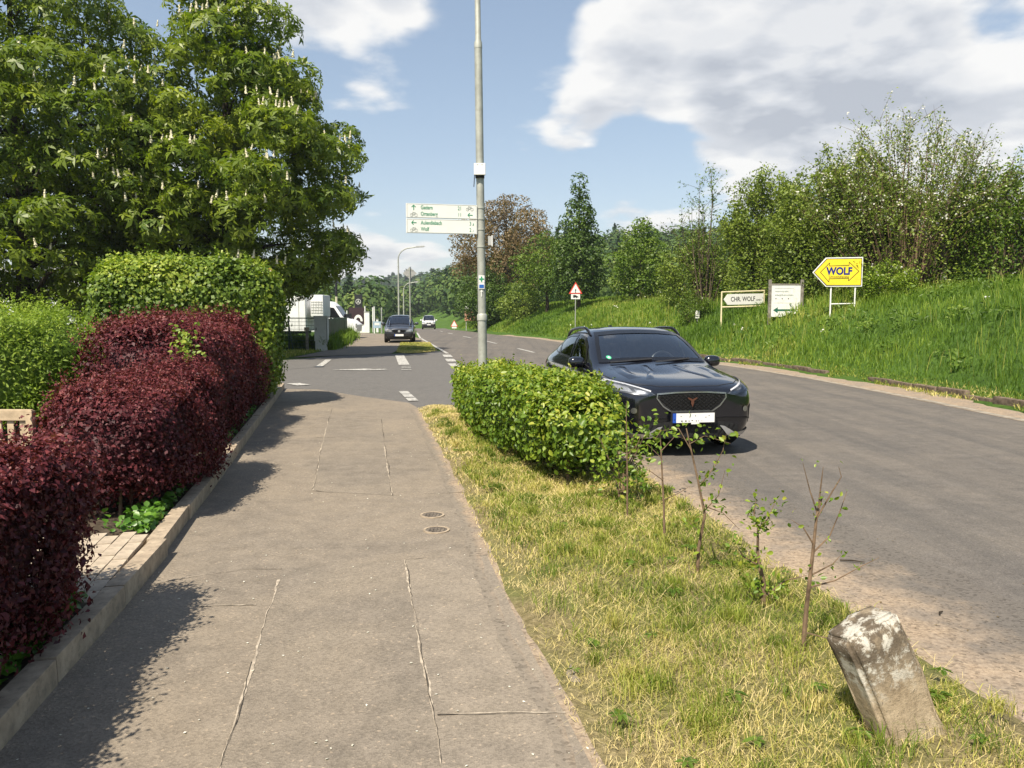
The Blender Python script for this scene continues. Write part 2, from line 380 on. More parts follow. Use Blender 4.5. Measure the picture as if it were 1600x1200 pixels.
# main road: a strip between its two edges, broken edge
def strip(name, ys, lf, rf, z, mat, cols=6):
    ys = np.asarray(ys, float); V = []
    for y in ys:
        a, b = lf(y), rf(y)
        for k in range(cols + 1): V.append((a + (b - a) * k / cols, y, float(base_z(y)) + z))
    n = cols + 1; idx = np.arange(len(V)).reshape(-1, n)
    F = np.stack([idx[:-1, :-1], idx[:-1, 1:], idx[1:, 1:], idx[1:, :-1]], -1).reshape(-1, 4)
    return mesh_np(name, V, F, mat, smooth=True)
ysr = np.concatenate([np.arange(-28, 70, .35), np.arange(70, 258, 2.5)])
jig = lambda y: .035 * math.sin(y * 3.1) + .03 * math.sin(y * 7.7 + 1) + .02 * math.sin(y * 17)
road = strip('road', ysr, lambda y: float(lerp_poly(LEFT, y)) + jig(y) * (1 if y < 60 else 0), lambda y: float(lerp_poly(RIGHT, y)) + jig(y + 40) * .8, 0.0, M_ROAD)
tag(road, 'grey asphalt main road curving away along the bank', None, None, 'structure')

def poly_sheet(name, pts, z, mat, kind='structure', label=None, parent=None):
    me = bpy.data.meshes.new(name); bm = bmesh.new()
    f = bm.faces.new([bm.verts.new((x, y, z)) for x, y in pts]); bmesh.ops.triangulate(bm, faces=[f]); bmesh.ops.recalc_face_normals(bm, faces=bm.faces)
    if sum(q.normal.z for q in bm.faces) < 0: bmesh.ops.reverse_faces(bm, faces=bm.faces)
    bm.to_mesh(me); bm.free(); me.materials.append(mat); o = bpy.data.objects.new(name, me); COL.objects.link(o)
    if parent: o.parent = parent
    tag(o, label, None, None, kind); return o
def rough_line(pts, amp, step=.22, seed=0):
    r = random.Random(seed); out = []
    for (a, b) in zip(pts[:-1], pts[1:]):
        n = max(1, int(math.hypot(b[0] - a[0], b[1] - a[1]) / step))
        for k in range(n):
            t = k / n; out.append((a[0] + (b[0] - a[0]) * t + r.uniform(-amp, amp), a[1] + (b[1] - a[1]) * t + r.uniform(-amp, amp)))
    out.append(pts[-1]); return out
KERB = [(-1.62, .6), (-2.00, 2.9), (-2.12, 3.62), (-2.32, 4.79), (-2.53, 5.74), (-3.06, 8.28), (-4.14, 13.2), (-5.22, 18.1)]
PATH_R = [(.95, -3), (.62, .8), (.33, 2.96), (.23, 3.49), (.1, 4.06), (-.08, 5.09), (-.33, 6.78), (-.75, 9.19), (-1.25, 11.9), (-1.67, 14.18)]
VERGE_R = [(2.55, -3), (2.35, .8), (2.16, 3.0), (2.03, 4.06), (1.88, 5.09), (1.65, 6.78), (1.38, 8.45), (.78, 11.2), (.2, 13.6), (-.55, 14.6)]
# side road and junction, one sheet below the footpath
poly_sheet('side_road', [(-.05, 13.2), (-1.7, 14.0), (-2.2, 15.0), (-3.9, 16.9), (-5.0, 17.4), (-6.2, 18.2), (-9, 20.2), (-20, 24.5), (-60, 38), (-60, 46), (-20, 32.5), (-10.5, 28.9), (-8.4, 29.6), (-7.3, 32.6), (-5.1, 34.1), (-3.5, 36.6), (-2.9, 36.6), (-2.2, 32), (-1.0, 24), (.2, 17)], -.006, M_SIDE, label='blue grey asphalt side road joining from the left')
foot = poly_sheet('footpath', [(-1.2, -3)] + [(x - .02, y) for x, y in KERB] + [(-4.4, 17.95), (-3.2, 16.5), (-2.0, 15.25), (-1.68, 14.3)] + list(reversed(rough_line(PATH_R, .022, seed=3))), .004, M_PATH, label='brown grey asphalt footpath with tarred seams')
far_path = poly_sheet('footpath', [(-8.6, 31.2), (-7.3, 32.7), (-5.2, 34.2), (-5.6, 40), (-6.6, 47.4), (-6.7, 52), (-9.0, 66), (-13.5, 71), (-13.0, 64), (-10.8, 52), (-9.3, 43), (-8.7, 37.6)], .004, M_PATH, label='far stretch of asphalt footpath beyond the junction')
lay = poly_sheet('parking_strip', [(-6.62, 47.5), (-5.0, 47.2), (-6.4, 55.2), (-9.0, 65.8), (-6.72, 52.1)], .0055, M_PATH, label='parking strip beside the far footpath')

# dry verge between footpath and road
def verge_z(x, y): return .035 + .025 * np.sin(x * 2.1 + y * 1.3) + .02 * np.sin(y * 3.3 - x * 4.1)
def verge_sheet(name, left, right, y0, y1, step, zfun, mat, cols=14, seed=1, edge=.02, fade=False):
    vv = []; Lp = np.array(left); Rp = np.array(right); r = np.random.default_rng(seed); V = []; ys = np.arange(y0, y1, step)
    for y in ys:
        a = np.interp(y, Lp[:, 1], Lp[:, 0]) + r.uniform(-edge, edge); b = np.interp(y, Rp[:, 1], Rp[:, 0]) + r.uniform(-edge, edge)
        for k in range(cols + 1):
            x = a + (b - a) * k / cols; e = min(k, cols - k) / 2; s = min(1, e)
            V.append((x, y, .007 + s * float(zfun(x, y)))); vv.append(k / cols if fade != 'both' else abs(1 - 2 * k / cols) * .9 + .12)
    n = cols + 1; idx = np.arange(len(V)).reshape(-1, n)
    F = np.stack([idx[:-1, :-1], idx[:-1, 1:], idx[1:, 1:], idx[1:, :-1]], -1).reshape(-1, 4)
    return mesh_np(name, V, F, mat, smooth=True, var=vv if fade else None)
verge = verge_sheet('verge', PATH_R, VERGE_R, -2.9, 14.2, .16, verge_z, M_DRY)
tag(verge, 'dry mown grass verge between footpath and road', None, None, 'structure')
sand = verge_sheet('sandy_edge', [(x - .12, y) for x, y in VERGE_R], [(x + .55, y) for x, y in LEFT], -2.9, 13.6, .16, lambda x, y: 0 * x, M_SANDF, cols=8, seed=5, edge=.06, fade=True)
tag(sand, 'sandy grit strip along the edge of the road', None, None, 'structure')
# thin grit along the path edge
grit = verge_sheet('sandy_edge', [(x - .16, y) for x, y in PATH_R], [(x + .12, y) for x, y in PATH_R], 1.0, 14.1, .11, lambda x, y: -.001 + 0 * x, M_SANDP, cols=6, seed=8, edge=.02, fade='both')
tag(grit, 'crumbling gritty edge of the footpath beside the verge', None, None, 'structure')
ISLAND_L = [(-4.55, 34.2), (-5.1, 35.2), (-5.7, 40), (-6.6, 47.4)]; ISLAND_R = [(-4.35, 34.2), (-3.5, 36.2), (-3.65, 38), (-4.9, 47.4)]
isl = verge_sheet('verge', ISLAND_L, ISLAND_R, 34.3, 47.5, .4, lambda x, y: .015, M_DRY, cols=6, seed=9, edge=.15); tag(isl, 'small dry grass island beyond the junction', None, None, 'structure')

# right gutter: pale broken concrete edge, grit and worn kerb stones
gut = None
def gutter():
    V = []; ys = np.arange(6, 64, .3); r = random.Random(4)
    for y in ys:
        e = float(lerp_poly(RIGHT, y)); w = .95 + .25 * math.sin(y * .8) + r.uniform(-.1, .1)
        sl = (float(lerp_poly(RIGHT, y + .5)) - float(lerp_poly(RIGHT, y - .5)))
        for k in range(4): V.append((e - .05 + (w + .05) * k / 3, y - sl * 0, .005 + (.02 if k == 2 else 0)))
    idx = np.arange(len(V)).reshape(-1, 4)
    F = np.stack([idx[:-1, :-1], idx[:-1, 1:], idx[1:, 1:], idx[1:, :-1]], -1).reshape(-1, 4)
    o = mesh_np('gutter', V, F, M_SAND, smooth=True); tag(o, 'sandy gutter at the foot of the grass bank', None, None, 'structure'); return o
gut = gutter()
M_CONC = plain('weathered_concrete', (.34, .275, .20), .9, .2, var=.25, nscale=9, bstr=.4, dirt=((.10, .09, .07), .6))
M_CONC2 = plain('pale_concrete_edging', (.27, .24, .195), .9, .2, var=.35, nscale=5, bstr=.4, dirt=((.16, .14, .11), .7))

def along(P, step):
    """points every step metres along a polyline -> (pos, direction)"""
    out = []; P = [Vector((*p, 0)) for p in P]; carry = 0.0
    for a, b in zip(P[:-1], P[1:]):
        d = (b - a); L_ = d.length; t = carry
        while t < L_: out.append((a + d * (t / L_), d.normalized())); t += step
        carry = t - L_
    return out
kerb = empty('kerb', (-2.3, 4.8, 0), 0, 'low concrete kerb between the hedges and the footpath', None); kerb['kind'] = 'structure'
mb = MB().box((0, 0, 0), (.115, .985, .26)); kst = mb.build('kerb_stone', M_CONC, None, smooth=True, bevel=.012)
def place(o, parent, loc, rz, rx=0, ry=0):
    o.parent = parent; o.matrix_parent_inverse = Matrix.Identity(4)
    o.location = Vector(loc) - Vector(parent.location); o.rotation_euler = (rx, ry, rz)
for i, (p, d) in enumerate(along(KERB, 1.0)):
    o = kst if i == 0 else kst.copy()
    if i: COL.objects.link(o)
    c = p + d * .5 + Vector((-d.y, d.x, 0)) * .058
    place(o, kerb, (c.x, c.y, .0 + random.uniform(-.006, .006)), math.atan2(d.y, d.x) - math.pi / 2 + random.uniform(-.008, .008), 0, random.uniform(-.03, .02))
    o.scale = (1, 1, 1)
# pale edging stones along the right side of the road, and half sunk kerb stones at the foot of the bank
edg = empty('road_edging', (8, 17, 0)); edg['kind'] = 'structure'; edg['label'] = 'row of pale edging stones along the far road edge'
es = MB().box((0, 0, 0), (.16, .96, .12)).build('edging_stone', M_CONC2, None, smooth=True, bevel=.012)
rp = [tuple(p) for p in RIGHT if 4 < p[1] < 63]
for i, (p, d) in enumerate(along(rp, 1.0)):
    o = es if i == 0 else es.copy()
    if i: COL.objects.link(o)
    c = p + d * .5 + Vector((d.y, -d.x, 0)) * .06
    place(o, edg, (c.x, c.y, -.046 + random.uniform(-.008, .006)), math.atan2(d.y, d.x) - math.pi / 2 + random.uniform(-.02, .02))
kb = empty('kerb', (9.3, 17, 0)); kb['kind'] = 'structure'; kb['label'] = 'worn kerb stones half sunk at the foot of the grass bank'
M_BRKERB = plain('mossy_brown_stone', (.15, .115, .085), .95, .1, var=.4, nscale=7, bstr=.6, dirt=((.05, .045, .03), .8))
k2 = MB().box((0, 0, 0), (.14, .95, .24)).build('kerb_stone', M_BRKERB, None, smooth=True, bevel=.02)
first = True
for i, (p, d) in enumerate(along(rp, 1.0)):
    if p.y > 40 or random.random() < .22: continue
    o = k2 if first else k2.copy()
    if not first: COL.objects.link(o)
    first = False
    c = p + d * .5 + Vector((d.y, -d.x, 0)) * (1.12 + random.uniform(-.06, .06))
    place(o, kb, (c.x, c.y, .02 + random.uniform(-.05, .03)), math.atan2(d.y, d.x) - math.pi / 2 + random.uniform(-.06, .06), random.uniform(-.02, .02), random.uniform(-.12, .12))

# painted marks
mk = empty('road_markings', (-2, 25, 0)); mk['kind'] = 'structure'; mk['label'] = 'worn white dashes painted on the road and junction'
def mark(name, pts, z=.010):
    me = bpy.data.meshes.new(name); me.from_pydata([(x + 2, y - 25, z + float(base_z(y))) for x, y in pts], [], [tuple(range(len(pts)))]); me.update()
    me.materials.append(M_PAINT); o = bpy.data.objects.new(name, me); COL.objects.link(o); o.parent = mk
    if me.polygons[0].normal.z < 0: me.flip_normals()
    return o
def dash(x0, y0, x1, y1, w, cut=0, gap=.06):
    a = Vector((x0, y0)); b = Vector((x1, y1)); d = (b - a).normalized(); n = Vector((d.y, -d.x)) * w / 2
    k = max(1, cut); L_ = (b - a).length / k
    for i in range(k):
        p = a + d * (L_ * i + (gap / 2 if k > 1 else 0)); q = a + d * (L_ * (i + 1) - (gap / 2 if k > 1 else 0))
        mark('dash', [tuple(p - n), tuple(q - n), tuple(q + n), tuple(p + n)])
dash(-1.93, 15.5, -2.42, 17.55, .20, 3, .12)
dash(-3.62, 26.6, -4.62, 32.6, .36); dash(-3.2, 24.0, -3.5, 26.2, .30, 3, .5)
dash(-1.78, 25.6, -2.05, 27.3, .34); dash(-2.15, 28.4, -2.38, 30.1, .34); dash(-2.5, 31.3, -2.75, 33.2, .34)
dash(-6.25, 25.6, -6.85, 29.6, .22); dash(-5.0, 19.0, -5.4, 19.5, .34)
dash(-4.5, 24.4, -3.9, 24.6, .12)
mark('arrow', [(-5.5, 24.2), (-4.55, 24.75), (-3.75, 24.2), (-4.5, 24.0)])
dash(-2.78, 34.2, -6.25, 54.8, .14); dash(-6.4, 55.5, -8.6, 72, .14)
for k in range(9):
    y0 = 24.5 + k * 10.6; c = lambda y: (float(lerp_poly(LEFT, y)) * .52 + float(lerp_poly(RIGHT, y)) * .48)
    dash(c(y0), y0, c(y0 + 4), y0 + 4, .16)

# seams and cracks in the footpath: sealed joints, sandy fill with a dark open line
M_SEAM = plain('sandy_seam_fill', (.36, .31, .245), .95, .1, var=.3, nscale=30)
M_CRK = plain('open_crack', (.06, .052, .043), .95, .1, var=.3, nscale=30)
cr = empty('pavement_seams', (-1, 6, 0)); cr['kind'] = 'structure'; cr['label'] = 'cracked seams between the patches of the footpath'
def ribbon(name, pts, w, mat, z, wob=.012, seed=0, gapp=0.0, off=0.0):
    r = random.Random(seed); P = []; V = []; Fs = []
    for (a, b) in zip(pts[:-1], pts[1:]):
        n = max(2, int(math.hypot(b[0] - a[0], b[1] - a[1]) / .045))
        for k in range(n): P.append(Vector((a[0] + (b[0] - a[0]) * k / n, a[1] + (b[1] - a[1]) * k / n)))
    P.append(Vector(pts[-1])); ph = r.uniform(0, 9)
    cur = 0.0; live = True
    for i, p in enumerate(P):
        q = P[min(i + 1, len(P) - 1)] - P[max(i - 1, 0)]; q.normalize(); nrm = Vector((q.y, -q.x))
        cur = cur * .8 + r.uniform(-wob, wob); ww = w * r.uniform(.35, 1.3) * (.6 + .4 * math.sin(i * .21 + ph))
        c = p + nrm * (cur + off)
        V += [(c.x - nrm.x * ww / 2 + 1, c.y - nrm.y * ww / 2 - 6, z), (c.x + nrm.x * ww / 2 + 1, c.y + nrm.y * ww / 2 - 6, z)]
        if r.random() < gapp: live = not live
        if i and live: Fs.append((2 * i - 2, 2 * i - 1, 2 * i + 1, 2 * i))
    me = bpy.data.meshes.new(name); me.from_pydata(V, [], Fs); me.update(); me.materials.append(mat)
    o = bpy.data.objects.new(name, me); COL.objects.link(o); o.parent = cr; return o
M_PATCH = asphalt('footpath_patch_asphalt', (.146, .126, .101), (.215, .184, .147), (1.7, 1.6, 1.5), (.238, .20, .152), .7, fine=210)
M_PATCH2 = asphalt('footpath_pale_patch_asphalt', (.170, .146, .117), (.240, .205, .163), (1.7, 1.6, 1.5), (.262, .220, .166), .6, fine=300)
for pts_, mt_ in (([(-1.02, 2.3), (-.16, 2.3), (-.27, 2.88), (-.75, 5.42), (-1.55, 5.22), (-1.11, 2.88)], M_PATCH), ([(-.16, 2.3), (.42, 2.3), (.10, 3.9), (-.18, 5.53), (-.75, 5.42), (-.27, 2.88)], M_PATCH2), ([(-1.94, 7.58), (-1.14, 7.39), (-2.13, 12.8), (-3.1, 13.4), (-2.55, 10.6)], M_PATCH)):
    poly_sheet('path_patch', pts_, .0062, mt_, label='patch of newer asphalt between the seams of the footpath')
SE = [[(-1.02, 2.3), (-1.11, 2.88), (-1.55, 5.22)], [(-.16, 2.3), (-.27, 2.88), (-.75, 5.42)], [(-1.94, 7.58), (-2.55, 10.6), (-3.38, 14.9)], [(-1.14, 7.39), (-2.13, 12.8)]]
for i, s in enumerate(SE):
    ribbon('seam', s, .019, M_SEAM, .0085, .005, i, .008); ribbon('crack', s, .0070, M_CRK, .0105, .005, i + 20, .012, .005)
SE2 = [[(-.75, 5.42), (-.16, 5.53)], [(-1.14, 7.39), (-.42, 7.52)], [(-.32, 3.26), (.23, 3.28)], [(-1.85, 4.54), (-1.51, 4.56)], [(-1.94, 7.58), (-2.15, 7.5), (-2.45, 7.45)], [(-2.3, 4.9), (-2.1, 5.05), (-1.8, 5.22), (-1.55, 5.22)], [(-2.75, 10.9), (-1.75, 11.0)], [(-1.9, 7.58), (-1.5, 7.42)]]
for i, s in enumerate(SE2):
    ribbon('seam', s, .013, M_SEAM, .0085, .006, i + 40, .02)
    ribbon('crack', s, .007, M_CRK, .0105, .005, i + 60, .02, .003)

# two small valve covers
M_IRON = plain('rusty_cast_iron', (.15, .125, .098), .7, .4, metal=.3, var=.4, nscale=30)
for i, (x, y) in enumerate([(-.68, 6.65), (-.60, 6.18)]):
    c = empty('valve_cover', (x, y, .004), 0, ['small round cast iron valve cover, the farther of the pair in the footpath', 'small round cast iron valve cover, the one of the pair nearer the tarred corner'][i], 'valve cover')
    MB().lathe([(.105, 0), (.105, .008), (.086, .008), (.086, .002)], 28).build('rim', M_CONC, c, smooth=True)
    MB().lathe([(.084, 0), (.084, .006), (.0, .006)], 24).build('lid', M_IRON, c, smooth=True)
    for k in range(5): MB().box(((k - 2) * .028, 0, .008), (.010, .15 - abs(k - 2) * .03, .005)).build('rib', M_IRON, c)
# ------------------------------------------------------------------ foliage helpers
def unit(a): return a / np.maximum(np.linalg.norm(a, axis=1, keepdims=True), 1e-9)
def leaf_quads(P, Nr, size, aspect=.55, wide=.45, fold=.12, droop=.12, seed=0, tdir=None, tmix=.5):
    """diamond leaves: one quad each"""
    r = np.random.default_rng(seed); n = len(P); Nr = unit(Nr)
    t = r.normal(size=(n, 3))
    if tdir is not None: t = t * (1 - tmix) + np.asarray(tdir) * tmix * 1.6
    t = unit(t - Nr * np.sum(t * Nr, 1, keepdims=True)); b = np.cross(Nr, t)
    s = (size if np.ndim(size) else np.full(n, size))[:, None]
    base = P - t * s * .35; tip = P + t * s * .65 - Nr * s * droop
    mid = P + t * s * (wide - .35) ; l = mid + b * s * aspect / 2 + Nr * s * fold; q = mid - b * s * aspect / 2 + Nr * s * fold
    V = np.stack([base, q, tip, l], 1).reshape(-1, 3); F = np.arange(n * 4).reshape(-1, 4)
    return V, F
def leaf_hex(P, Nr, size, aspect=.6, fold=.10, droop=.15, seed=0, tdir=None, tmix=.5):
    """pointed oval leaves folded on the midrib: two quads each"""
    r = np.random.default_rng(seed); n = len(P); Nr = unit(Nr)
    t = r.normal(size=(n, 3))
    if tdir is not None: t = t * (1 - tmix) + np.asarray(tdir) * tmix * 1.6
    t = unit(t - Nr * np.sum(t * Nr, 1, keepdims=True)); b = np.cross(Nr, t)
    s = (size if np.ndim(size) else np.full(n, size))[:, None]
    at = lambda u, w, h: P + t * s * (u - .4) + b * s * w * aspect / 2 + Nr * s * h
    V = np.stack([at(0, 0, 0), at(.28, .85, fold), at(.62, .9, fold * .8 - droop * .3), at(1, 0, -droop), at(.62, -.9, fold * .8 - droop * .3), at(.28, -.85, fold)], 1).reshape(-1, 3)
    i = np.arange(n)[:, None] * 6
    F = np.concatenate([i + np.array([[0, 3, 2, 1]]), i + np.array([[0, 5, 4, 3]])], 0)
    return V, F
def palmate(P, Nr, size, k=6, seed=0):
    """hand-shaped chestnut leaves: k drooping leaflets from one point"""
    r = np.random.default_rng(seed); n = len(P); Nr = unit(Nr)
    t0 = r.normal(size=(n, 3)); t0 = unit(t0 - Nr * np.sum(t0 * Nr, 1, keepdims=True)); b0 = np.cross(Nr, t0)
    s = (size if np.ndim(size) else np.full(n, size))[:, None]; Vs = []
    for j in range(k):
        a = (j / k) * 5.6 + r.uniform(-.15, .15, (n, 1)); ln = s * (.62 + .38 * np.cos(a - 2.8)) * r.uniform(.85, 1.1, (n, 1))
        d = t0 * np.cos(a) + b0 * np.sin(a); e = np.cross(Nr, d); dr = r.uniform(.15, .5, (n, 1))
        Vs.append(np.stack([P, P + d * ln * .62 - e * ln * .17 + Nr * ln * .02, P + d * ln - Nr * ln * dr, P + d * ln * .62 + e * ln * .17 + Nr * ln * .02], 1))
    V = np.concatenate(Vs, 1).reshape(-1, 3); F = np.arange(len(V)).reshape(-1, 4)
    return V, F
def rep(var, k): return np.repeat(var, k)

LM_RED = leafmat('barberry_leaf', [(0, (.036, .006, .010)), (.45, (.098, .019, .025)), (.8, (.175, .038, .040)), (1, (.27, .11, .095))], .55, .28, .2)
LM_MAPLE = leafmat('field_maple_leaf', [(0, (.065, .115, .014)), (.5, (.130, .205, .022)), (.8, (.25, .32, .035)), (1, (.35, .40, .06))], .5, .4, .3)
LM_SPIREA = leafmat('spirea_leaf', [(0, (.07, .13, .014)), (.5, (.17, .26, .026)), (1, (.33, .41, .055))], .5, .3, .35)
LM_HORN = leafmat('hornbeam_leaf', [(0, (.060, .12, .012)), (.5, (.125, .205, .018)), (.8, (.24, .30, .028)), (1, (.36, .36, .05))], .42, .45, .3)
LM_CHEST = leafmat('chestnut_leaf', [(0, (.060, .11, .008)), (.5, (.150, .205, .016)), (1, (.30, .35, .03))], .45, .4, .36)
LM_DARK = leafmat('dark_green_leaf', [(0, (.03, .065, .012)), (.5, (.065, .115, .017)), (1, (.12, .185, .028))], .5, .35, .28)
LM_FRESH = leafmat('fresh_green_leaf', [(0, (.05, .10, .012)), (.5, (.11, .175, .020)), (1, (.20, .27, .04))], .5, .35, .32)
LM_BROWN = leafmat('bronze_young_leaf', [(0, (.09, .062, .03)), (.5, (.19, .135, .065)), (1, (.30, .22, .115))], .55, .3, .3)
LM_OLIVE = leafmat('olive_leaf', [(0, (.075, .115, .020)), (.5, (.155, .215, .034)), (1, (.28, .33, .06))], .5, .3, .3)
LM_IVY = leafmat('ground_cover_leaf', [(0, (.03, .09, .008)), (.5, (.07, .17, .015)), (1, (.14, .26, .03))], .4, .5, .25)
LM_GRASS = leafmat('tall_grass_blade', [(0, (.055, .115, .010)), (.45, (.125, .21, .018)), (.85, (.22, .29, .035)), (1, (.37, .36, .09))], .55, .3, .35)
LM_VERGE = leafmat('verge_grass_blade', [(0, (.085, .14, .014)), (.35, (.22, .26, .035)), (.6, (.47, .41, .125)), (1, (.66, .54, .27))], .6, .25, .25)
LM_WHITE = leafmat('white_petal', [(0, (.55, .53, .46)), (1, (.8, .79, .74))], .6, .2, .3)
LM_FOREST = leafmat('forest_leaf', [(0, (.020, .046, .018)), (.35, (.048, .088, .024)), (.7, (.090, .140, .034)), (1, (.17, .21, .055))], .7, .15, .15)
M_BARK = plain('grey_brown_bark', (.11, .085, .06), .95, .1, var=.4, nscale=14, bstr=.8)
M_TWIG = plain('brown_twig_bark', (.16, .11, .07), .9, .15, var=.35, nscale=20)
M_DKBARK = plain('dark_bark', (.05, .04, .03), .95, .1, var=.4, nscale=14, bstr=.8)

def superbox(n, half, e=5.0, seed=0, zmin=-1.0):
    """points and normals on a rounded box"""
    r = np.random.default_rng(seed); hx, hy, hz = half
    A = np.array([hy * hz, hx * hz, hx * hy]); A = A / A.sum(); ax = r.choice(3, size=n, p=A); p = r.uniform(-1, 1, (n, 3)); s = r.choice([-1., 1.], n)
    s = np.where(ax == 2, np.where(r.uniform(size=n) < .93, 1., -1.), s)
    p[np.arange(n), ax] = s
    q = p / (np.sum(np.abs(p) ** e, 1) ** (1 / e))[:, None]
    nr = np.sign(q) * np.abs(q) ** (e - 1) / np.array([hx, hy, hz]); nr = unit(nr)
    return q * np.array(half), nr
def bend(P, axis, half_len):
    """map local x (along) onto a polyline axis in plan; returns world positions and a rotation per point"""
    A = np.array(axis, float); seg = np.hypot(*(np.diff(A, axis=0).T)); cum = np.concatenate([[0], np.cumsum(seg)]); tot = cum[-1]
    s = (P[:, 0] / half_len * .5 + .5) * tot
    se = np.clip(s, 0, tot); x = np.interp(se, cum, A[:, 0]); y = np.interp(se, cum, A[:, 1])
    k = np.clip(np.searchsorted(cum, se, side='right') - 1, 0, len(seg) - 1); d = np.diff(A, axis=0)[k] / seg[k][:, None]
    ex = s - se
    W = np.stack([x + d[:, 0] * ex - d[:, 1] * P[:, 1], y + d[:, 1] * ex + d[:, 0] * P[:, 1], P[:, 2]], 1)
    return W, d
def rot_d(N_, d): return np.stack([N_[:, 0] * d[:, 0] - N_[:, 1] * d[:, 1], N_[:, 0] * d[:, 1] + N_[:, 1] * d[:, 0], N_[:, 2]], 1)

def hedge(name, label, cat, axis, hw, z0, z1, mat, leaf, count, group=None, e=5, lump=.07, lumpscale=2.2, seed=0, form='quad', hexasp=.6, depth=.12, spike=0, spike_len=.12, flare=0.0, upmix=.25, size_jit=.3, vbias=0.0, core=.80, leafdir=(0, 0, .3), stems=8):
    A = np.array(axis, float); L_ = np.hypot(*(np.diff(A, axis=0).T)).sum(); hz = (z1 - z0) / 2
    half = (L_ / 2, hw, hz); mid = A.mean(0)
    root = empty(name, (float(mid[0]), float(mid[1]), 0), 0, label, cat, group)
    def world(P, N_):
        Wn = fnoise(P, lumpscale, seed) * lump + fnoise(P, lumpscale * 3.3, seed + 1) * lump * .5
        Q = P + N_ * Wn[:, None]
        Q[:, 1] *= 1 + flare * (P[:, 2] / hz)
        W, d = bend(Q, A, L_ / 2); W[:, 2] += (z0 + z1) / 2
        return W, rot_d(N_, d)
    r = np.random.default_rng(seed + 50)
    P, N_ = superbox(count, half, e, seed)
    N0 = N_.copy(); W, Nw = world(P, N_)
    dep = np.abs(r.normal(size=count)) * depth; dep = np.where(r.uniform(size=count) < .12, -dep * .45, dep)
    W = W - Nw * dep[:, None]
    Nl = unit(Nw + r.normal(size=(count, 3)) * .55 + np.array([0, 0, upmix]))
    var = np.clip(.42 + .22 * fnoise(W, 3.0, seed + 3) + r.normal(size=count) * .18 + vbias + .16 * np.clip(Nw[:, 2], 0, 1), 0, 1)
    sz = leaf * r.uniform(1 - size_jit, 1 + size_jit, count)
    if spike:
        # young shoots standing out of the top and shoulders
        ks = r.choice(np.where(N0[:, 2] > .25)[0], spike); m = 9
        base = W[ks]; dirn = unit(Nw[ks] * .5 + np.array([0, 0, .9]) + r.normal(size=(spike, 3)) * .28); ln = spike_len * r.uniform(.4, 1.3, spike)
        t = np.linspace(.1, 1, m)
        SP = (base[:, None] + dirn[:, None] * (ln[:, None] * t[None])[..., None]).reshape(-1, 3) + r.normal(size=(spike * m, 3)) * leaf * .25
        SN = unit(r.normal(size=(spike * m, 3)) + np.array([0, 0, .5]))
        W = np.concatenate([W, SP]); Nl = np.concatenate([Nl, SN]); var = np.concatenate([var, np.clip(.62 + r.normal(size=len(SP)) * .16 + vbias, 0, 1)])
        sz = np.concatenate([sz, leaf * .8 * r.uniform(.6, 1.1, len(SP))])
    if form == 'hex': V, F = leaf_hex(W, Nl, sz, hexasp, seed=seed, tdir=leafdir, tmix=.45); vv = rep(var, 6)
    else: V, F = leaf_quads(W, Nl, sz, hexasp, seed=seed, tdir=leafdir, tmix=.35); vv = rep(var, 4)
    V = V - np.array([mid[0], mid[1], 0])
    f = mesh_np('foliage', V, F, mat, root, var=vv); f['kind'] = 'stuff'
    # closed hull added inside the hedge to block light, in a dark leaf tone
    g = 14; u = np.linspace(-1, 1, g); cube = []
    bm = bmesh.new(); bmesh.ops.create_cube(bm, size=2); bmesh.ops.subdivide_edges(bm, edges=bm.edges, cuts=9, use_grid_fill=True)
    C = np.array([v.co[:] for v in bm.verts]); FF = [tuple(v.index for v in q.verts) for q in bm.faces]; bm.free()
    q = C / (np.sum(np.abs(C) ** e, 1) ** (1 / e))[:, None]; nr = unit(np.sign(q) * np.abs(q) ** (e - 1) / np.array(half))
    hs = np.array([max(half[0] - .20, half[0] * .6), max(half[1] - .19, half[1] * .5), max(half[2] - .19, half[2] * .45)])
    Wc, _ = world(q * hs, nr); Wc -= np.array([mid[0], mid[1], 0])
    c = mesh_np('light_block_hull', Wc, np.array(FF), mat, root, smooth=True, var=np.full(len(Wc), .1)); c['kind'] = 'stuff'
    # stems down to the soil
    for k in range(stems):
        t = (k + .5) / stems; W1, _ = bend(np.array([[(t * 2 - 1) * L_ / 2 * .92, random.uniform(-.3, .3) * hw, 0]]), A, L_ / 2)
        x, y = W1[0, 0] - mid[0], W1[0, 1] - mid[1]
        MB().tube([(x, y, -.02), (x + random.uniform(-.05, .05), y + random.uniform(-.05, .05), z0 + .15 + hz * .3)], [.018, .010], 6).build('stem', M_TWIG, root)
    return root

GR_RED = 'clipped red barberry bushes along the kerb'
hedge('barberry_hedge', 'low dark red barberry hedge that screens the wooden bench', 'hedge', [(-2.46, 1.45), (-2.86, 4.42)], .66, .08, 1.12, LM_RED, .029, 94000, GR_RED, seed=11, lump=.11, lumpscale=2.8, size_jit=.5, spike=900, spike_len=.13, hexasp=.66, depth=.10, e=4, flare=.13)
hedge('barberry_hedge', 'rounded dark red barberry bush just beyond the paved gap', 'hedge', [(-3.14, 6.05), (-3.66, 8.5)], .58, .12, 1.18, LM_RED, .033, 48000, GR_RED, seed=12, lump=.12, lumpscale=2.8, size_jit=.5, spike=800, spike_len=.15, hexasp=.62, depth=.08, e=3.6, vbias=.05)
hedge('barberry_hedge', 'tallest dark red barberry hedge beside the light green shrub', 'hedge', [(-4.15, 8.9), (-4.75, 12.6)], .78, .10, 1.66, LM_RED, .043, 40000, GR_RED, seed=13, lump=.13, size_jit=.5, spike=800, spike_len=.18, hexasp=.62, depth=.10, e=3.6, vbias=.02)
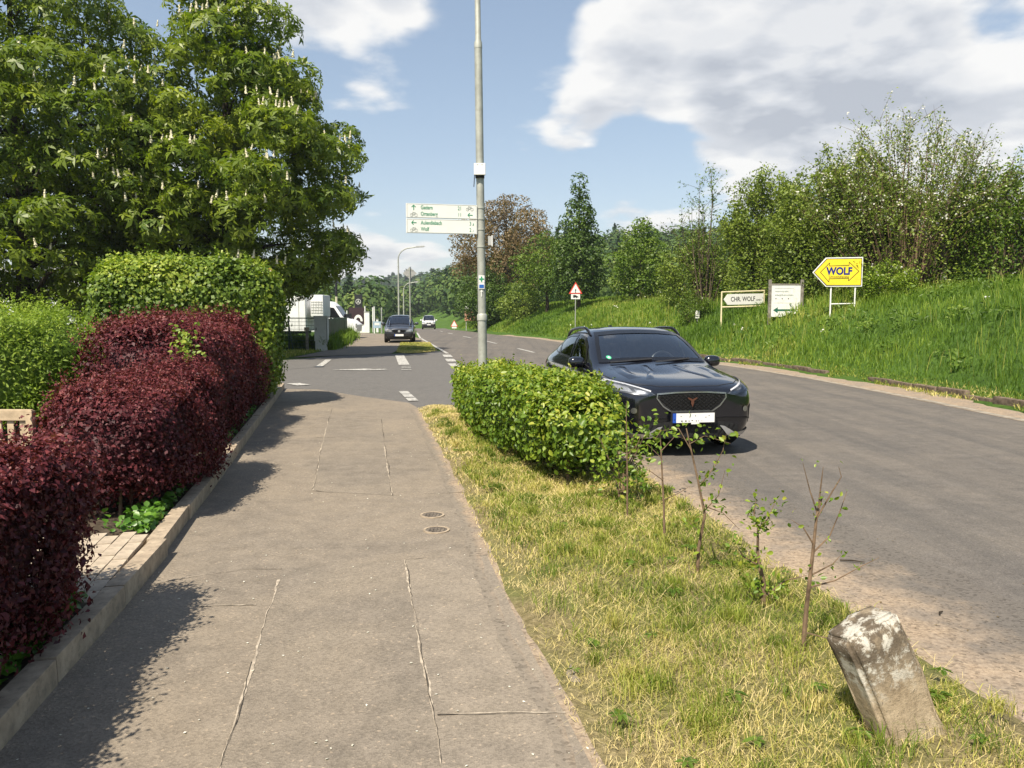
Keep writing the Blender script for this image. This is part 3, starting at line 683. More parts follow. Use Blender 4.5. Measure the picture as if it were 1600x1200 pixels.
_h3 = [o for o in bpy.data.objects if o.get('label', '').startswith('tallest dark red barberry')][0]
def green_shoots(root, centers, n, leaf, seed):
    r = np.random.default_rng(seed); C = np.array(centers, float); P = C[r.integers(0, len(C), n)] + r.normal(size=(n, 3)) * .07; N_ = unit(r.normal(size=(n, 3)) * .6 + np.array([0, -.5, .6])); V, F = leaf_hex(P - np.array(root.location), N_, leaf * r.uniform(.7, 1.3, n), .7, seed=seed)
    o = mesh_np('green_shoots', V, F, LM_MAPLE, root, var=rep(np.clip(r.normal(.6, .2, n), 0, 1), 6)); o['kind'] = 'stuff'
green_shoots(_h3, [(-3.72, 9.1, 1.50), (-3.70, 9.0, 1.40), (-3.66, 8.9, 1.28)], 130, .05, 301)
hedge('barberry_hedge', 'low dark red barberry bush at the foot of the tall green hedge', 'hedge', [(-4.55, 12.5), (-4.85, 14.2)], .5, .06, 1.25, LM_RED, .045, 9000, GR_RED, seed=14, lump=.10, spike=120, spike_len=.15, depth=.10, e=3, vbias=-.05)
hedge('maple_hedge', 'tall clipped bright green hedge at the corner of the side road', 'hedge', [(-7.45, 14.2), (-4.42, 15.2)], 1.15, .12, 2.64, LM_MAPLE, .072, 50000, seed=15, lump=.09, lumpscale=2.6, spike=380, spike_len=.18, hexasp=.85, depth=.11, e=5, vbias=.05)
hedge('spirea_shrub', 'feathery light green shrub behind the red hedges and the bench', 'shrub', [(-9.2, 8.9), (-5.35, 10.5)], 1.45, .05, 1.88, LM_SPIREA, .058, 36000, seed=16, lump=.16, lumpscale=1.8, spike=900, spike_len=.26, hexasp=.34, depth=.16, e=2.8, vbias=.06, upmix=.6)
hedge('hornbeam_hedge', 'knee high bright green hornbeam hedge on the verge beside the dark car', 'hedge', [(-.62, 13.2), (.10, 10.2), (.80, 7.45)], .52, .10, .96, LM_HORN, .054, 32000, seed=17, lump=.08, lumpscale=3.0, size_jit=.5, spike=420, spike_len=.10, form='hex', hexasp=.62, depth=.09, e=4.0, flare=.10, upmix=.4, vbias=.06, leafdir=(0, -.25, -.25))

# a few bare lower shoots of the hornbeam hedge with leaves, reaching down to the grass
def sprig_cloud(name, parent, centers, spread, count, leaf, mat, seed, form='hex', asp=.6, off=(0, 0, 0)):
    r = np.random.default_rng(seed); C = np.array(centers, float); k = r.integers(0, len(C), count)
    P = C[k] + r.normal(size=(count, 3)) * np.array(spread); N_ = unit(r.normal(size=(count, 3)) * .7 + np.array([0, -.3, .8]))
    var = np.clip(.5 + r.normal(size=count) * .2, 0, 1)
    V, F = leaf_hex(P, N_, leaf * r.uniform(.7, 1.25, count), asp, seed=seed) if form == 'hex' else leaf_quads(P, N_, leaf * r.uniform(.7, 1.25, count), asp, seed=seed)
    V = V - np.array(off)
    o = mesh_np(name, V, F, mat, parent, var=rep(var, 6 if form == 'hex' else 4)); o['kind'] = 'stuff'; return o
hb = empty('hornbeam_bush', (.98, 6.95, 0), 0, 'loose leafy end shoots of the hornbeam hedge beside the young saplings', 'shrub')
sprig_cloud('foliage', hb, [(.95, 7.05, .30), (1.05, 6.95, .20), (.85, 7.0, .42), (1.12, 7.1, .42), (.98, 7.0, .55), (1.2, 7.15, .6)], (.11, .10, .10), 480, .054, LM_HORN, 31, off=(.98, 6.95, 0))
for k in range(7):
    a = random.uniform(0, 6.28); MB().tube([(0, .05, 0), (.06 * math.cos(a), .1, .3), (.2 * math.cos(a), .1 + .15 * math.sin(a), .62)], [.010, .007, .003], 5).build('stem', M_TWIG, hb)

# ivy / ground cover under the hedges, on the soil behind the kerb
M_SOIL = plain('dark_garden_soil', (.07, .055, .04), .95, .1, var=.4, nscale=20, bstr=.8)
poly_sheet('garden_bed', [(-1.75, .4), (-2.12, 2.9), (-2.44, 4.75), (-2.66, 5.7), (-3.19, 8.3), (-4.26, 13.2), (-5.34, 18.0), (-9.2, 20), (-18, 22), (-18, .4)], .085, M_SOIL, label='dark soil of the garden behind the kerb')
r = np.random.default_rng(5); kp = np.array(KERB)
def cover(y0, y1, n, seed, w=.2):
    r = np.random.default_rng(seed); y = r.uniform(y0, y1, n); x = np.interp(y, kp[:, 1], kp[:, 0]) - .15 - np.abs(r.normal(size=n)) * w
    P = np.stack([x, y, .11 + np.abs(r.normal(size=n)) * .045], 1); N_ = unit(r.normal(size=(n, 3)) * .4 + np.array([.25, -.2, .9]))
    V, F = leaf_hex(P, N_, .042 * r.uniform(.6, 1.6, n), .9, seed=seed); return V, F, rep(np.clip(r.normal(size=n) * .2 + .5, 0, 1), 6)
parts = [cover(2.2, 4.35, 900, 1, .12), cover(5.75, 6.6, 420, 2, .14), cover(6.6, 13.5, 500, 3, .06)]
V = np.concatenate([p[0] for p in parts]); offs = np.cumsum([0] + [len(p[0]) for p in parts[:-1]]); F = np.concatenate([p[1] + o for p, o in zip(parts, offs)])
ivy = mesh_np('ground_cover', V, F, LM_IVY, var=np.concatenate([p[2] for p in parts])); tag(ivy, 'bright green leafy ground cover under the red hedges', 'ground cover', None, 'stuff')

# ------------------------------------------------------------------ trees
def envelope_r(env, z): return np.interp(z, [e_[0] for e_ in env], [e_[1] for e_ in env])
def clumps(env, n, rad, seed, inner=.25, zbias=0, squash=.7):
    """clump centres spread through a crown volume given as [(z, radius)]"""
    r = np.random.default_rng(seed); out = []; zs = np.array([e_[0] for e_ in env]); tries = 0
    while len(out) < n and tries < n * 60:
        tries += 1
        z = r.uniform(zs[0], zs[-1]); R_ = envelope_r(env, z)
        if r.uniform() > (R_ / max(e_[1] for e_ in env)) ** 1.1: continue
        a = r.uniform(0, 6.283); q = R_ * (r.uniform(.55, 1.0) if r.uniform() > inner else r.uniform(.0, .6))
        p = np.array([q * math.cos(a), q * math.sin(a), z]); rr = rad * r.uniform(.65, 1.3)
        if all(np.linalg.norm((p - o[0])) > (rr + o[1]) * .42 for o in out): out.append((p, rr))
    return out
def crown_points(cl, per_area, seed, squash=.72, up=.25):
    r = np.random.default_rng(seed); Ps = []; Ns = []; Cv = []
    for c, rr in cl:
        n = max(4, int(per_area * rr * rr)); d = unit(r.normal(size=(n, 3)) + np.array([0, 0, up])); q = r.uniform(.55, 1.06, n) ** .6
        Ps.append(c + d * (rr * q)[:, None] * np.array([1, 1, squash])); Ns.append(unit(d + np.array([0, 0, .55]))); Cv.append(np.full(n, r.normal() * .12))
    return np.concatenate(Ps), np.concatenate(Ns), np.concatenate(Cv)
def limbs(cl, base_h, top_h, r0, seed, mat, root, n_l=16, lean=(0, 0)):
    rr = random.Random(seed)
    m = MB().tube([(0, 0, -.15), (.03, .02, base_h * .5), (lean[0] * .4, lean[1] * .4, base_h), (lean[0] * .7, lean[1] * .7, (base_h + top_h) / 2), (lean[0], lean[1], top_h)], [r0 * 1.25, r0, r0 * .8, r0 * .45, r0 * .1], 10)
    m.build('trunk', mat, root, smooth=True)
    pick = list(cl); rr.shuffle(pick)
    for c, q in pick[:n_l]:
        z0 = max(base_h * .7, min(c[2] - .4 * math.hypot(c[0], c[1]), top_h * .9)); t = z0 / top_h
        s = Vector((lean[0] * t, lean[1] * t, z0)); e_ = Vector(c); mid = s.lerp(e_, .5) + Vector((0, 0, .12 * (e_ - s).length))
        w = r0 * .38 * max(.25, 1 - t)
        MB().tube([s, mid, e_], [w, w * .6, w * .2], 6).build('limb', mat, root, smooth=True)
def tree(name, label, loc, env, n_cl, rad, leaf, per_area, mat, seed, group=None, trunk_r=.16, base_h=1.2, bark=None, form='quad', asp=.6, squash=.72, lean=(0, 0), vbias=0, n_l=16, cat='tree', up=.25, gaps=True):
    root = empty(name, loc, 0, label, cat, group)
    cl = clumps(env, n_cl, rad, seed)
    P, N_, cv = crown_points(cl, per_area, seed + 1, squash, up)
    r = np.random.default_rng(seed + 2); n = len(P)
    var = np.clip(.45 + cv + r.normal(size=n) * .16 + vbias, 0, 1); Nl = unit(N_ + r.normal(size=(n, 3)) * .45)
    sz = leaf * r.uniform(.7, 1.3, n)
    if form == 'palm': V, F = palmate(P, Nl, sz, 6, seed); k = 24
    elif form == 'hex': V, F = leaf_hex(P, Nl, sz, asp, seed=seed); k = 6
    else: V, F = leaf_quads(P, Nl, sz, asp, seed=seed); k = 4
    f = mesh_np('crown', V, F, mat, root, var=rep(var, k)); f['kind'] = 'stuff'
    limbs(cl, base_h, env[-1][0] * .93, trunk_r, seed, bark or M_BARK, root, n_l, lean)
    return root, P, N_
# two horse chestnuts beyond the side road, in flower
GR_CH = 'flowering horse chestnuts beyond the tall hedge'
envA = [(2.0, 3.0), (3.0, 4.2), (4.6, 4.9), (7.0, 5.0), (9.2, 4.6), (10.2, 3.5), (11.4, 2.5), (13.0, 1.9), (14.6, 1.0), (15.2, .3)]
chA, PA, NA = tree('horse_chestnut', 'horse chestnut in flower whose crown hangs towards the junction', (-11.25, 32.0, 0), envA, 215, 1.05, .33, 88, LM_CHEST, 101, GR_CH, .32, 2.0, M_DKBARK, 'palm', squash=.62, up=.4, n_l=40)
envB = [(1.2, 3.2), (2.6, 4.9), (5, 5.6), (9, 5.4), (12, 4.2), (14.5, 2.6), (16.5, .6)]
chB, PB, NB = tree('horse_chestnut', 'horse chestnut in flower farther from the junction, behind the feathery shrub', (-18.3, 30.0, 0), envB, 220, 1.1, .33, 72, LM_CHEST, 111, GR_CH, .36, 1.8, M_DKBARK, 'palm', squash=.62, up=.4, n_l=40)
M_CANDLE = plain('cream_blossom', (.72, .67, .48), .7, .2, var=.2, nscale=40)
def candle_mesh():
    r = np.random.default_rng(3); n = 34; t = r.uniform(0, 1, n); a = r.uniform(0, 6.28, n); q = .058 * (1 - t * .85)
    P = np.stack([q * np.cos(a), q * np.sin(a), t * .29], 1); N_ = unit(np.stack([np.cos(a), np.sin(a), .5 + 0 * a], 1)); V, F = leaf_quads(P, N_, .055, .9, seed=4)
    m = MB().lathe([(.036, 0), (.032, .10), (.005, .28)], 6); return np.concatenate([V, np.array([tuple(v) for v in m.v])]), np.concatenate([F, np.array([list(f) for f in m.f]) + len(V)])
cV, cF = candle_mesh(); cand0 = mesh_np('blossom', cV, cF, M_CANDLE)
def blossoms(root, P, N_, n, seed, env):
    global cand0
    r = np.random.default_rng(seed); ok = np.where((N_[:, 2] > .75) & (P[:, 1] < 1.0) & (np.hypot(P[:, 0], P[:, 1]) > .80 * envelope_r(env, P[:, 2])) & (P[:, 2] > 2.5))[0]
    for j in r.choice(ok, n, replace=False):
        c = cand0.copy(); COL.objects.link(c); c.parent = root; c.location = P[j] + np.array([P[j, 0] * .03, P[j, 1] * .03 - .1, .06]); c.scale = (1, 1, 1) if r.uniform() < .7 else (.8, .8, .75)
        c.rotation_euler = (r.normal() * .12, r.normal() * .12, r.uniform(0, 6.28))
blossoms(chA, PA, NA, 230, 5, envA); blossoms(chB, PB, NB, 110, 6, envB)
bpy.data.objects.remove(cand0)

def bl(x, y): return (x, y, gz(x, y) - .03)
# trees on and behind the grass bank
tree('pear_tree', 'tall cone shaped green tree behind the red triangle sign', bl(5.0, 60), [(1.2, 1.4), (2.4, 1.9), (4.2, 1.7), (6.2, 1.15), (7.4, .75), (8.6, .45), (10.4, .05)], 125, .55, .19, 320, LM_DARK, 121, None, .14, 1.4, squash=1.0, up=.1, asp=.7)
tree('young_maple', 'small round bright green tree standing on the open bank', bl(9.0, 56), [(.3, 1.0), (1.2, 1.9), (2.6, 2.2), (4.0, 1.5), (5.2, .9), (5.9, .2)], 70, .6, .19, 280, LM_FRESH, 122, None, .11, .7, squash=1.0, up=.1, asp=.7)
tree('walnut_tree', 'bronze leaved broad tree behind the lamp post', bl(-.6, 82), [(2.8, 3.0), (4.5, 5.2), (7.5, 5.3), (9.8, 3.8), (11.4, 1.6), (12.0, .5)], 150, .95, .22, 180, LM_BROWN, 123, None, .28, 2.6, M_DKBARK, squash=.9, vbias=.0, up=.2)
tree('lime_tree', 'dark green round tree under the bronze leaved tree', bl(-2.2, 78), [(.4, 1.8), (1.8, 3.0), (3.6, 2.9), (5.2, 1.6), (5.8, .4)], 60, .85, .2, 260, LM_DARK, 124, None, .16, .9, M_DKBARK, squash=.85, vbias=-.03)
tree('apple_tree', 'mid green spreading tree between the bronze tree and the cone shaped tree', bl(2.9, 66), [(1.4, 1.8), (2.6, 2.8), (4.2, 2.6), (5.6, 1.4), (6.2, .4)], 60, .75, .18, 260, LM_FRESH, 125, None, .14, 1.4, M_DKBARK, squash=.85, vbias=-.08)
tree('hawthorn_bush', 'dull green bush behind the small round tree', bl(10.6, 66), [(.2, 1.6), (1.4, 2.6), (3.0, 2.2), (4.3, .8)], 40, .75, .2, 240, LM_OLIVE, 126, None, .10, .6, M_DKBARK, squash=.85)
tree('hawthorn_bush', 'low dark bush at the foot of the bronze leaved tree', bl(1.0, 70), [(.1, 1.4), (1.0, 2.2), (2.2, 1.6), (2.9, .5)], 30, .7, .2, 240, LM_OLIVE, 127, None, .10, .5, M_DKBARK, squash=.85)

def shrub(name, label, loc, H, spread, n_stem, leaf, n_leaf, mat, seed, group=None, petals=0, leafbase=.15, bark=None, erect=.8, asp=.55, vbias=0, low=0, thick=.03):
    """a shrub of many rising stems with side twigs, leaves strung along them"""
    r = random.Random(seed); nr = np.random.default_rng(seed); root = empty(name, loc, 0, label, 'shrub', group)
    mb = MB(); segs = []
    for k in range(n_stem):
        a = r.uniform(0, 6.283); q = math.sqrt(r.uniform(0, 1)); h = H * r.uniform(.84, 1.0) * (1 - .52 * q * q); ex = spread * q
        p0 = Vector((.25 * ex * math.cos(a), .25 * ex * math.sin(a), -.1)); p3 = Vector((ex * math.cos(a), ex * math.sin(a), h))
        p1 = p0.lerp(p3, .35) + Vector((r.uniform(-.2, .2), r.uniform(-.2, .2), h * .12 * erect)); p2 = p0.lerp(p3, .7) + Vector((r.uniform(-.2, .2), r.uniform(-.2, .2), h * .08 * erect))
        w = thick * r.uniform(.7, 1.3); mb.tube([p0, p1, p2, p3], [w, w * .7, w * .4, w * .15], 4, cap=False)
        pts = [p0, p1, p2, p3]; segs += [(p1, p2), (p2, p3), (p2, p3)]
        for j in range(6):
            t = r.uniform(.3, .97); i = min(2, int(t * 3)); b0 = pts[i].lerp(pts[i + 1], t * 3 - i); L_ = H * r.uniform(.08, .22)
            dv = Vector((r.gauss(0, .6), r.gauss(0, .6), r.uniform(.35, 1.1) * erect)).normalized() * L_; b1 = b0 + dv
            mb.tube([b0, b0.lerp(b1, .5) + Vector((0, 0, .03)), b1], [w * .35, w * .22, w * .08], 3, cap=False); segs += [(b0, b1)]
    mb.build('branches', bark or M_BARK, root)
    S = np.array([[*a, *b] for a, b in segs]); S = S[(S[:, 5] > H * leafbase)]
    k = nr.integers(0, len(S), n_leaf); t = nr.uniform(0, 1, (n_leaf, 1))
    P = S[k, :3] * (1 - t) + S[k, 3:] * t + nr.normal(size=(n_leaf, 3)) * leaf * .8
    if low:
        a = nr.uniform(0, 6.283, low); q = spread * (.92 + .12 * np.sin(a * 5 + seed)) * nr.uniform(.3, 1.0, low) ** .6; z = H * .55 * nr.uniform(0, 1, low) ** 1.2
        P = np.concatenate([P, np.stack([q * np.cos(a), q * np.sin(a), z], 1)])
    n = len(P); N_ = unit(nr.normal(size=(n, 3)) * .6 + np.array([0, 0, .7])); cv = fnoise(P, 1.3, seed) * .2
    var = np.clip(.45 + cv + nr.normal(size=n) * .15 + vbias, 0, 1)
    V, F = leaf_quads(P, N_, leaf * nr.uniform(.6, 1.3, n), asp, seed=seed)
    f = mesh_np('foliage', V, F, mat, root, var=rep(var, 4)); f['kind'] = 'stuff'
    if petals:
        k = nr.integers(0, len(S), petals); t = nr.uniform(.3, 1, (petals, 1)); P = S[k, :3] * (1 - t) + S[k, 3:] * t + nr.normal(size=(petals, 3)) * .05
        Q = (P[:, None] + nr.normal(size=(petals, 4, 3)) * .05).reshape(-1, 3)
        V, F = leaf_quads(Q, nr.normal(size=(len(Q), 3)) + np.array([0, -.6, .5]), .075, .9, seed=seed); f = mesh_np('blossom', V, F, LM_WHITE, root, var=rep(nr.uniform(0, 1, len(Q)), 4)); f['kind'] = 'stuff'
    return root
GR_TH = 'thicket of shrubs on top of the bank'
shrub('elder_shrub', 'pale twiggy shrub with white blossom, the tallest of the bank thicket', bl(14.6, 29.6), 6.7, 3.9, 130, .105, 17000, LM_OLIVE, 221, GR_TH, 700, .3, M_TWIG, .9, low=7000, vbias=.08)
shrub('hawthorn_shrub', 'dense dark green shrub with white blossom directly behind the yellow arrow sign', bl(13.3, 32.4), 5.9, 3.2, 80, .14, 34000, LM_OLIVE, 202, GR_TH, 320, .05, None, .7, low=11000, vbias=-.02)
shrub('hazel_shrub', 'yellowish green shrub behind the white arrow board', bl(12.2, 37.5), 6.3, 2.5, 60, .15, 24000, LM_OLIVE, 203, GR_TH, 0, .05, None, .7, low=9000, vbias=.12)
shrub('birch_sapling', 'thin sparse young tree with bare forked top beside the thicket', bl(9.8, 40.5), 7.0, 1.5, 14, .13, 1500, LM_FRESH, 204, GR_TH, 0, .3, None, 1.0, low=500, thick=.04)
shrub('willow_shrub', 'rounded olive shrub at the foot of the sparse young tree', bl(9.9, 42.5), 3.6, 2.3, 40, .14, 6500, LM_OLIVE, 205, GR_TH, 0, .02, None, .6, low=5000)
shrub('bramble_shrub', 'low dark shrub behind the white arrow board posts', bl(12.7, 35.2), 2.6, 1.7, 40, .12, 6500, LM_DARK, 206, GR_TH, 0, .02, None, .5, low=2200)
shrub('dogwood_shrub', 'leafy fresh green shrub with thick stems beside the gnarled bare trunk', bl(17.2, 27.6), 4.4, 2.6, 44, .13, 10000, LM_FRESH, 207, GR_TH, 60, .1, None, .7, low=5000, thick=.045)
shrub('spurge_shrub', 'low yellow green bush beside the legs of the yellow arrow sign', bl(12.9, 27.6), 1.3, 1.15, 40, .085, 4200, LM_SPIREA, 208, GR_TH, 30, 0, None, .6, low=1600, vbias=.15, thick=.012)
shrub('willow_shrub', 'dense olive shrub behind the tallest blossom shrub', bl(18.6, 35), 4.2, 3.0, 50, .15, 14000, LM_OLIVE, 209, GR_TH, 0, .05, None, .7, low=2500)
shrub('roadside_bush', 'small leafy bush beside the white marker plate on the bank', bl(8.35, 36.5), 1.5, .8, 24, .10, 1500, LM_FRESH, 210, None, 0, 0, None, .6, low=500, thick=.012)
# gnarled bare trunk in the thicket
mbt = empty('old_trunk', bl(15.4, 28.6), 0, 'gnarled pale bare trunk leaning at the edge of the thicket', 'tree')
M_PALEBARK = plain('pale_bare_bark', (.22, .185, .145), .9, .15, var=.3, nscale=12, bstr=.6)
MB().tube([(0, 0, -.1), (.05, 0, .9), (-.02, .1, 1.8), (.12, .1, 2.9), (.3, .2, 3.8)], [.11, .09, .085, .06, .03], 8).build('trunk', M_PALEBARK, mbt, smooth=True)
for pts_, rd_ in (([(0, .05, 1.3), (-.6, .1, 1.9), (-1.3, .1, 2.1), (-1.7, 0, 1.8)], [.06, .05, .035, .015]), ([(.05, .1, 2.2), (.7, .2, 2.6), (1.0, .2, 3.4)], [.05, .035, .015]), ([(.5, .2, -.1), (.62, .2, 1.2), (.5, .2, 2.4), (.66, .2, 3.1)], [.08, .07, .06, .03])):
    MB().tube(pts_, rd_, 7).build('limb', M_PALEBARK, mbt, smooth=True)

# ------------------------------------------------------------------ far woods: one mass
def forest(name, label, pts, hts, rads, n_leaf, leaf, seed, tone):
    r = np.random.default_rng(seed); Vs = []; vs = []
    for (x, y, z), h, q, tn in zip(pts, hts, rads, tone):
        con = r.uniform() < .16
        d = unit(r.normal(size=(n_leaf, 3)) + np.array([0, -.35, .3])); rr = r.uniform(.75, 1.08, n_leaf) * (1 + .22 * fnoise(d * 2.2, 2.0, int(x * 7 + y) % 97))
        if con:
            t = r.uniform(0, 1, n_leaf) ** .8; a = r.uniform(0, 6.283, n_leaf); P = np.stack([q * .6 * (1 - t) * np.cos(a), q * .6 * (1 - t) * np.sin(a), t * h * 1.2], 1)
        else: P = d * rr[:, None] * np.array([q, q, h * .5]) + np.array([0, 0, h * .52])
        P[:, 2] = np.maximum(P[:, 2], .2)
        V, F = leaf_quads(P + np.array([x, y, z]), d + np.array([0, 0, .4]), leaf * r.uniform(.6, 1.3, n_leaf) * (q / 3.2), .8, seed=int(r.integers(1e6)))
        Vs.append(V); vs.append(rep(np.clip((tn if not con else .08) + r.normal(size=n_leaf) * .12, 0, 1), 4))
    V = np.concatenate(Vs); o = mesh_np(name, V, np.arange(len(V)).reshape(-1, 4), LM_FOREST, var=np.concatenate(vs)); tag(o, label, 'woods', None, 'stuff'); return o
def scatter(n, az0, az1, r0, r1, seed, keep=None):
    r = np.random.default_rng(seed); az = np.radians(r.uniform(az0, az1, n)); q = np.sqrt(r.uniform(r0 * r0, r1 * r1, n)); X = q * np.sin(az); Y = q * np.cos(az)
    ok = np.ones(n, bool) if keep is None else keep(X, Y)
    X, Y = X[ok], Y[ok]; return np.stack([X, Y, ground_z(X, Y)], 1), q[ok], r
offroad = lambda X, Y: (seg_dist_right(X, Y) > np.where(np.hypot(X, Y) > 116, 2.2, 40)) | (seg_dist_right(X, Y) < -14)
pts, q, r = scatter(1100, -20, 26, 112, 340, 61, offroad)
h = np.where(q < 175, r.uniform(3.5, 6.5, len(q)), r.uniform(7, 12.5, len(q))); forest('woods', 'wooded hillside with mixed green trees behind the bend of the road', pts, h, h * r.uniform(.33, .5, len(q)), 125, 1.0, 62, np.clip(r.normal(.5, .2, len(q)), .05, .98))
pts, q, r = scatter(1100, -38, 4, 560, 1000, 63)
h = r.uniform(9, 16, len(q)); forest('woods', 'distant wooded ridge on the skyline beyond the dealership', pts, h, h * r.uniform(.4, .6, len(q)), 36, 2.6, 64, np.clip(r.normal(.35, .16, len(q)), .05, .9))
pts, q, r = scatter(420, 4, 48, 110, 200, 65, lambda X, Y: seg_dist_right(X, Y) > 46)
h = r.uniform(5, 10, len(q)); forest('woods', 'dark wood at the top of the meadow behind the bank trees', pts, h, h * r.uniform(.35, .5, len(q)), 110, 1.1, 66, np.clip(r.normal(.3, .16, len(q)), .05, .9))

# ------------------------------------------------------------------ grass
def blades(P, h, w, lean, seed, var, lie=None):
    """three-cornered blades with a bend: two faces each (one quad to a tip quad)"""
    r = np.random.default_rng(seed); n = len(P); a = r.uniform(0, 6.283, n); b = r.uniform(0, 6.283, n)
    s = np.stack([np.cos(a), np.sin(a), 0 * a], 1) * (w / 2)[:, None]; ld = np.stack([np.cos(b), np.sin(b), 0 * b], 1)
    m = P + np.array([0, 0, 1]) * (h * .55)[:, None] + ld * (h * lean * .35)[:, None]
    t = P + np.array([0, 0, 1]) * (h * np.maximum(.06, 1 - .5 * lean))[:, None] + ld * (h * lean)[:, None]
    V = np.stack([P - s, P + s, m + s * .8, t, m - s * .8], 1).reshape(-1, 3); i = np.arange(n)[:, None] * 5
    F = i + np.array([[0, 1, 2, 4]]); F2 = i + np.array([[4, 2, 3, 3]])
    return V, F, i + np.array([[4, 2, 3]]), rep(var, 5)
def grass_object(name, label, P, h, w, lean, seed, var, mat):
    V, Fq, Ft, vv = blades(P, h, w, lean, seed, var)
    T = np.concatenate([Fq[:, [0, 1, 2]], Fq[:, [0, 2, 3]], Ft]); o = mesh_np(name, V, T, mat, var=vv)
    tag(o, label, 'grass', None, 'stuff'); return o
# mown verge with straw
def verge_pts(n, left, right, y0, y1, seed, near=1.6):
    r = np.random.default_rng(seed); Lp = np.array(left); Rp = np.array(right)
    y = y0 + (y1 - y0) * r.uniform(0, 1, n) ** near; a = np.interp(y, Lp[:, 1], Lp[:, 0]); b = np.interp(y, Rp[:, 1], Rp[:, 0])
    x = a - .03 + (b - a + .02) * r.uniform(0, 1, n); return x, y, (x - a) / (b - a), r
x, y, fr, r = verge_pts(98000, PATH_R, VERGE_R, 1.6, 14.3, 71, 1.7)
P = np.stack([x, y, .012 + verge_z(x, y) * np.clip(np.minimum(fr, 1 - fr) * 7, 0, 1)], 1)
g = fnoise(P, 1.7, 8) + .5 * fnoise(P, 6, 9); edge = np.clip(1 - np.minimum(fr * 4.5, (1 - fr) * 7), 0, 1)
dry = np.clip(.70 - .50 * g + .35 * edge + r.normal(size=len(P)) * .24 - .10 * (y < 3.4), 0, 1)
ok = r.uniform(size=len(P)) > np.clip(edge * .75 + .75 * np.clip(fnoise(P, 3.1, 46) - .1, 0, 1), 0, .93)
P, dry, y = P[ok], dry[ok], y[ok]; r = np.random.default_rng(72); n = len(P)
sc_ = np.clip(y / 5.0, .75, 2.0)
h = r.uniform(.02, .062, n) * np.where(dry > .6, .75, 1.15) * (1 + .4 * (fnoise(P, 2.6, 5) > .35)); lean = np.where(r.uniform(size=n) < .45, r.uniform(1.0, 2.2, n), r.uniform(.1, .8, n))
grass_object('verge_grass', 'short dry yellow and green grass on the verge', P, h, .0040 * sc_ * r.uniform(.6, 1.4, n), lean, 73, dry, LM_VERGE)
# straw lying about, darker tufts and longer blades
x, y, fr, r = verge_pts(15000, PATH_R, VERGE_R, 1.8, 13.5, 171, 1.7); P = np.stack([x, y, .03 + verge_z(x, y)], 1); keep = (fnoise(P, 1.9, 44) + r.normal(size=len(P)) * .4 > -.1) & (fr > .02) & (fr < .97); P = P[keep]; n = len(P)
grass_object('cut_straw', 'pale cut straw lying on the verge', P, r.uniform(.03, .10, n), .0024 * np.clip(P[:, 1] / 4.5, .8, 2) * r.uniform(.7, 1.3, n), r.uniform(1.6, 2.6, n), 172, np.clip(.86 + r.normal(size=n) * .1, .6, 1), LM_VERGE)
x, y, fr, r = verge_pts(420, PATH_R, VERGE_R, 1.8, 13.5, 173, 1.5); k = np.where((fr > .06) & (fr < .95))[0]; reps = 75; cx = np.repeat(x[k], reps); cy = np.repeat(y[k], reps); n = len(cx); sp = np.repeat(r.uniform(.02, .075, len(k)), reps)
P = np.stack([cx + r.normal(size=n) * sp, cy + r.normal(size=n) * sp, np.zeros(n)], 1); P[:, 2] = .02 + verge_z(P[:, 0], P[:, 1])
hh = np.repeat(r.uniform(.05, .13, len(k)), reps) * r.uniform(.5, 1.15, n); tv = np.repeat(np.clip(r.normal(.22, .2, len(k)), 0, .75), reps)
grass_object('grass_tuft', 'greener taller tufts standing out of the dry verge', P, hh, .0042 * np.clip(P[:, 1] / 5, .8, 2) * r.uniform(.7, 1.4, n), r.uniform(.1, .9, n), 174, np.clip(tv + r.normal(size=n) * .08, 0, 1), LM_VERGE)
# flat rosettes of plantain and dandelion in the verge
x, y, fr, r = verge_pts(75, PATH_R, VERGE_R, 2.0, 12.5, 175, 1.5); k = np.where((fr > .05) & (fr < .96))[0]; reps = 9; a = np.tile(np.linspace(0, 6.28, reps, endpoint=False), len(k)) + r.normal(size=len(k) * reps) * .25; ln = np.repeat(r.uniform(.035, .075, len(k)), reps) * r.uniform(.7, 1.2, len(k) * reps)
dv = np.stack([np.cos(a), np.sin(a), .25 + 0 * a], 1); C = np.stack([np.repeat(x[k], reps), np.repeat(y[k], reps), np.repeat(.045 + verge_z(x[k], y[k]), reps)], 1) + dv * (ln * .4)[:, None]
V, F = leaf_hex(C, np.tile([0, 0, 1.0], (len(C), 1)) + r.normal(size=(len(C), 3)) * .15, ln * .8, .42, seed=176, tdir=dv, tmix=.97); o = mesh_np('rosette_weeds', V, F, LM_FRESH, var=rep(np.clip(r.normal(.35, .2, len(C)), 0, 1), 6)); tag(o, 'flat green weed rosettes in the dry verge', 'weeds', None, 'stuff')
x, y, fr, r = verge_pts(9000, ISLAND_L, ISLAND_R, 34.3, 47.4, 74, 1.0); P = np.stack([x, y, np.full(len(x), .015)], 1)
grass_object('verge_grass', 'dry grass on the small island beyond the junction', P, r.uniform(.015, .07, len(x)), r.uniform(.015, .03, len(x)), r.uniform(.4, 1.6, len(x)), 75, np.clip(.6 + .3 * fnoise(P, 1.2, 3) + r.normal(size=len(x)) * .15, 0, 1), LM_VERGE)
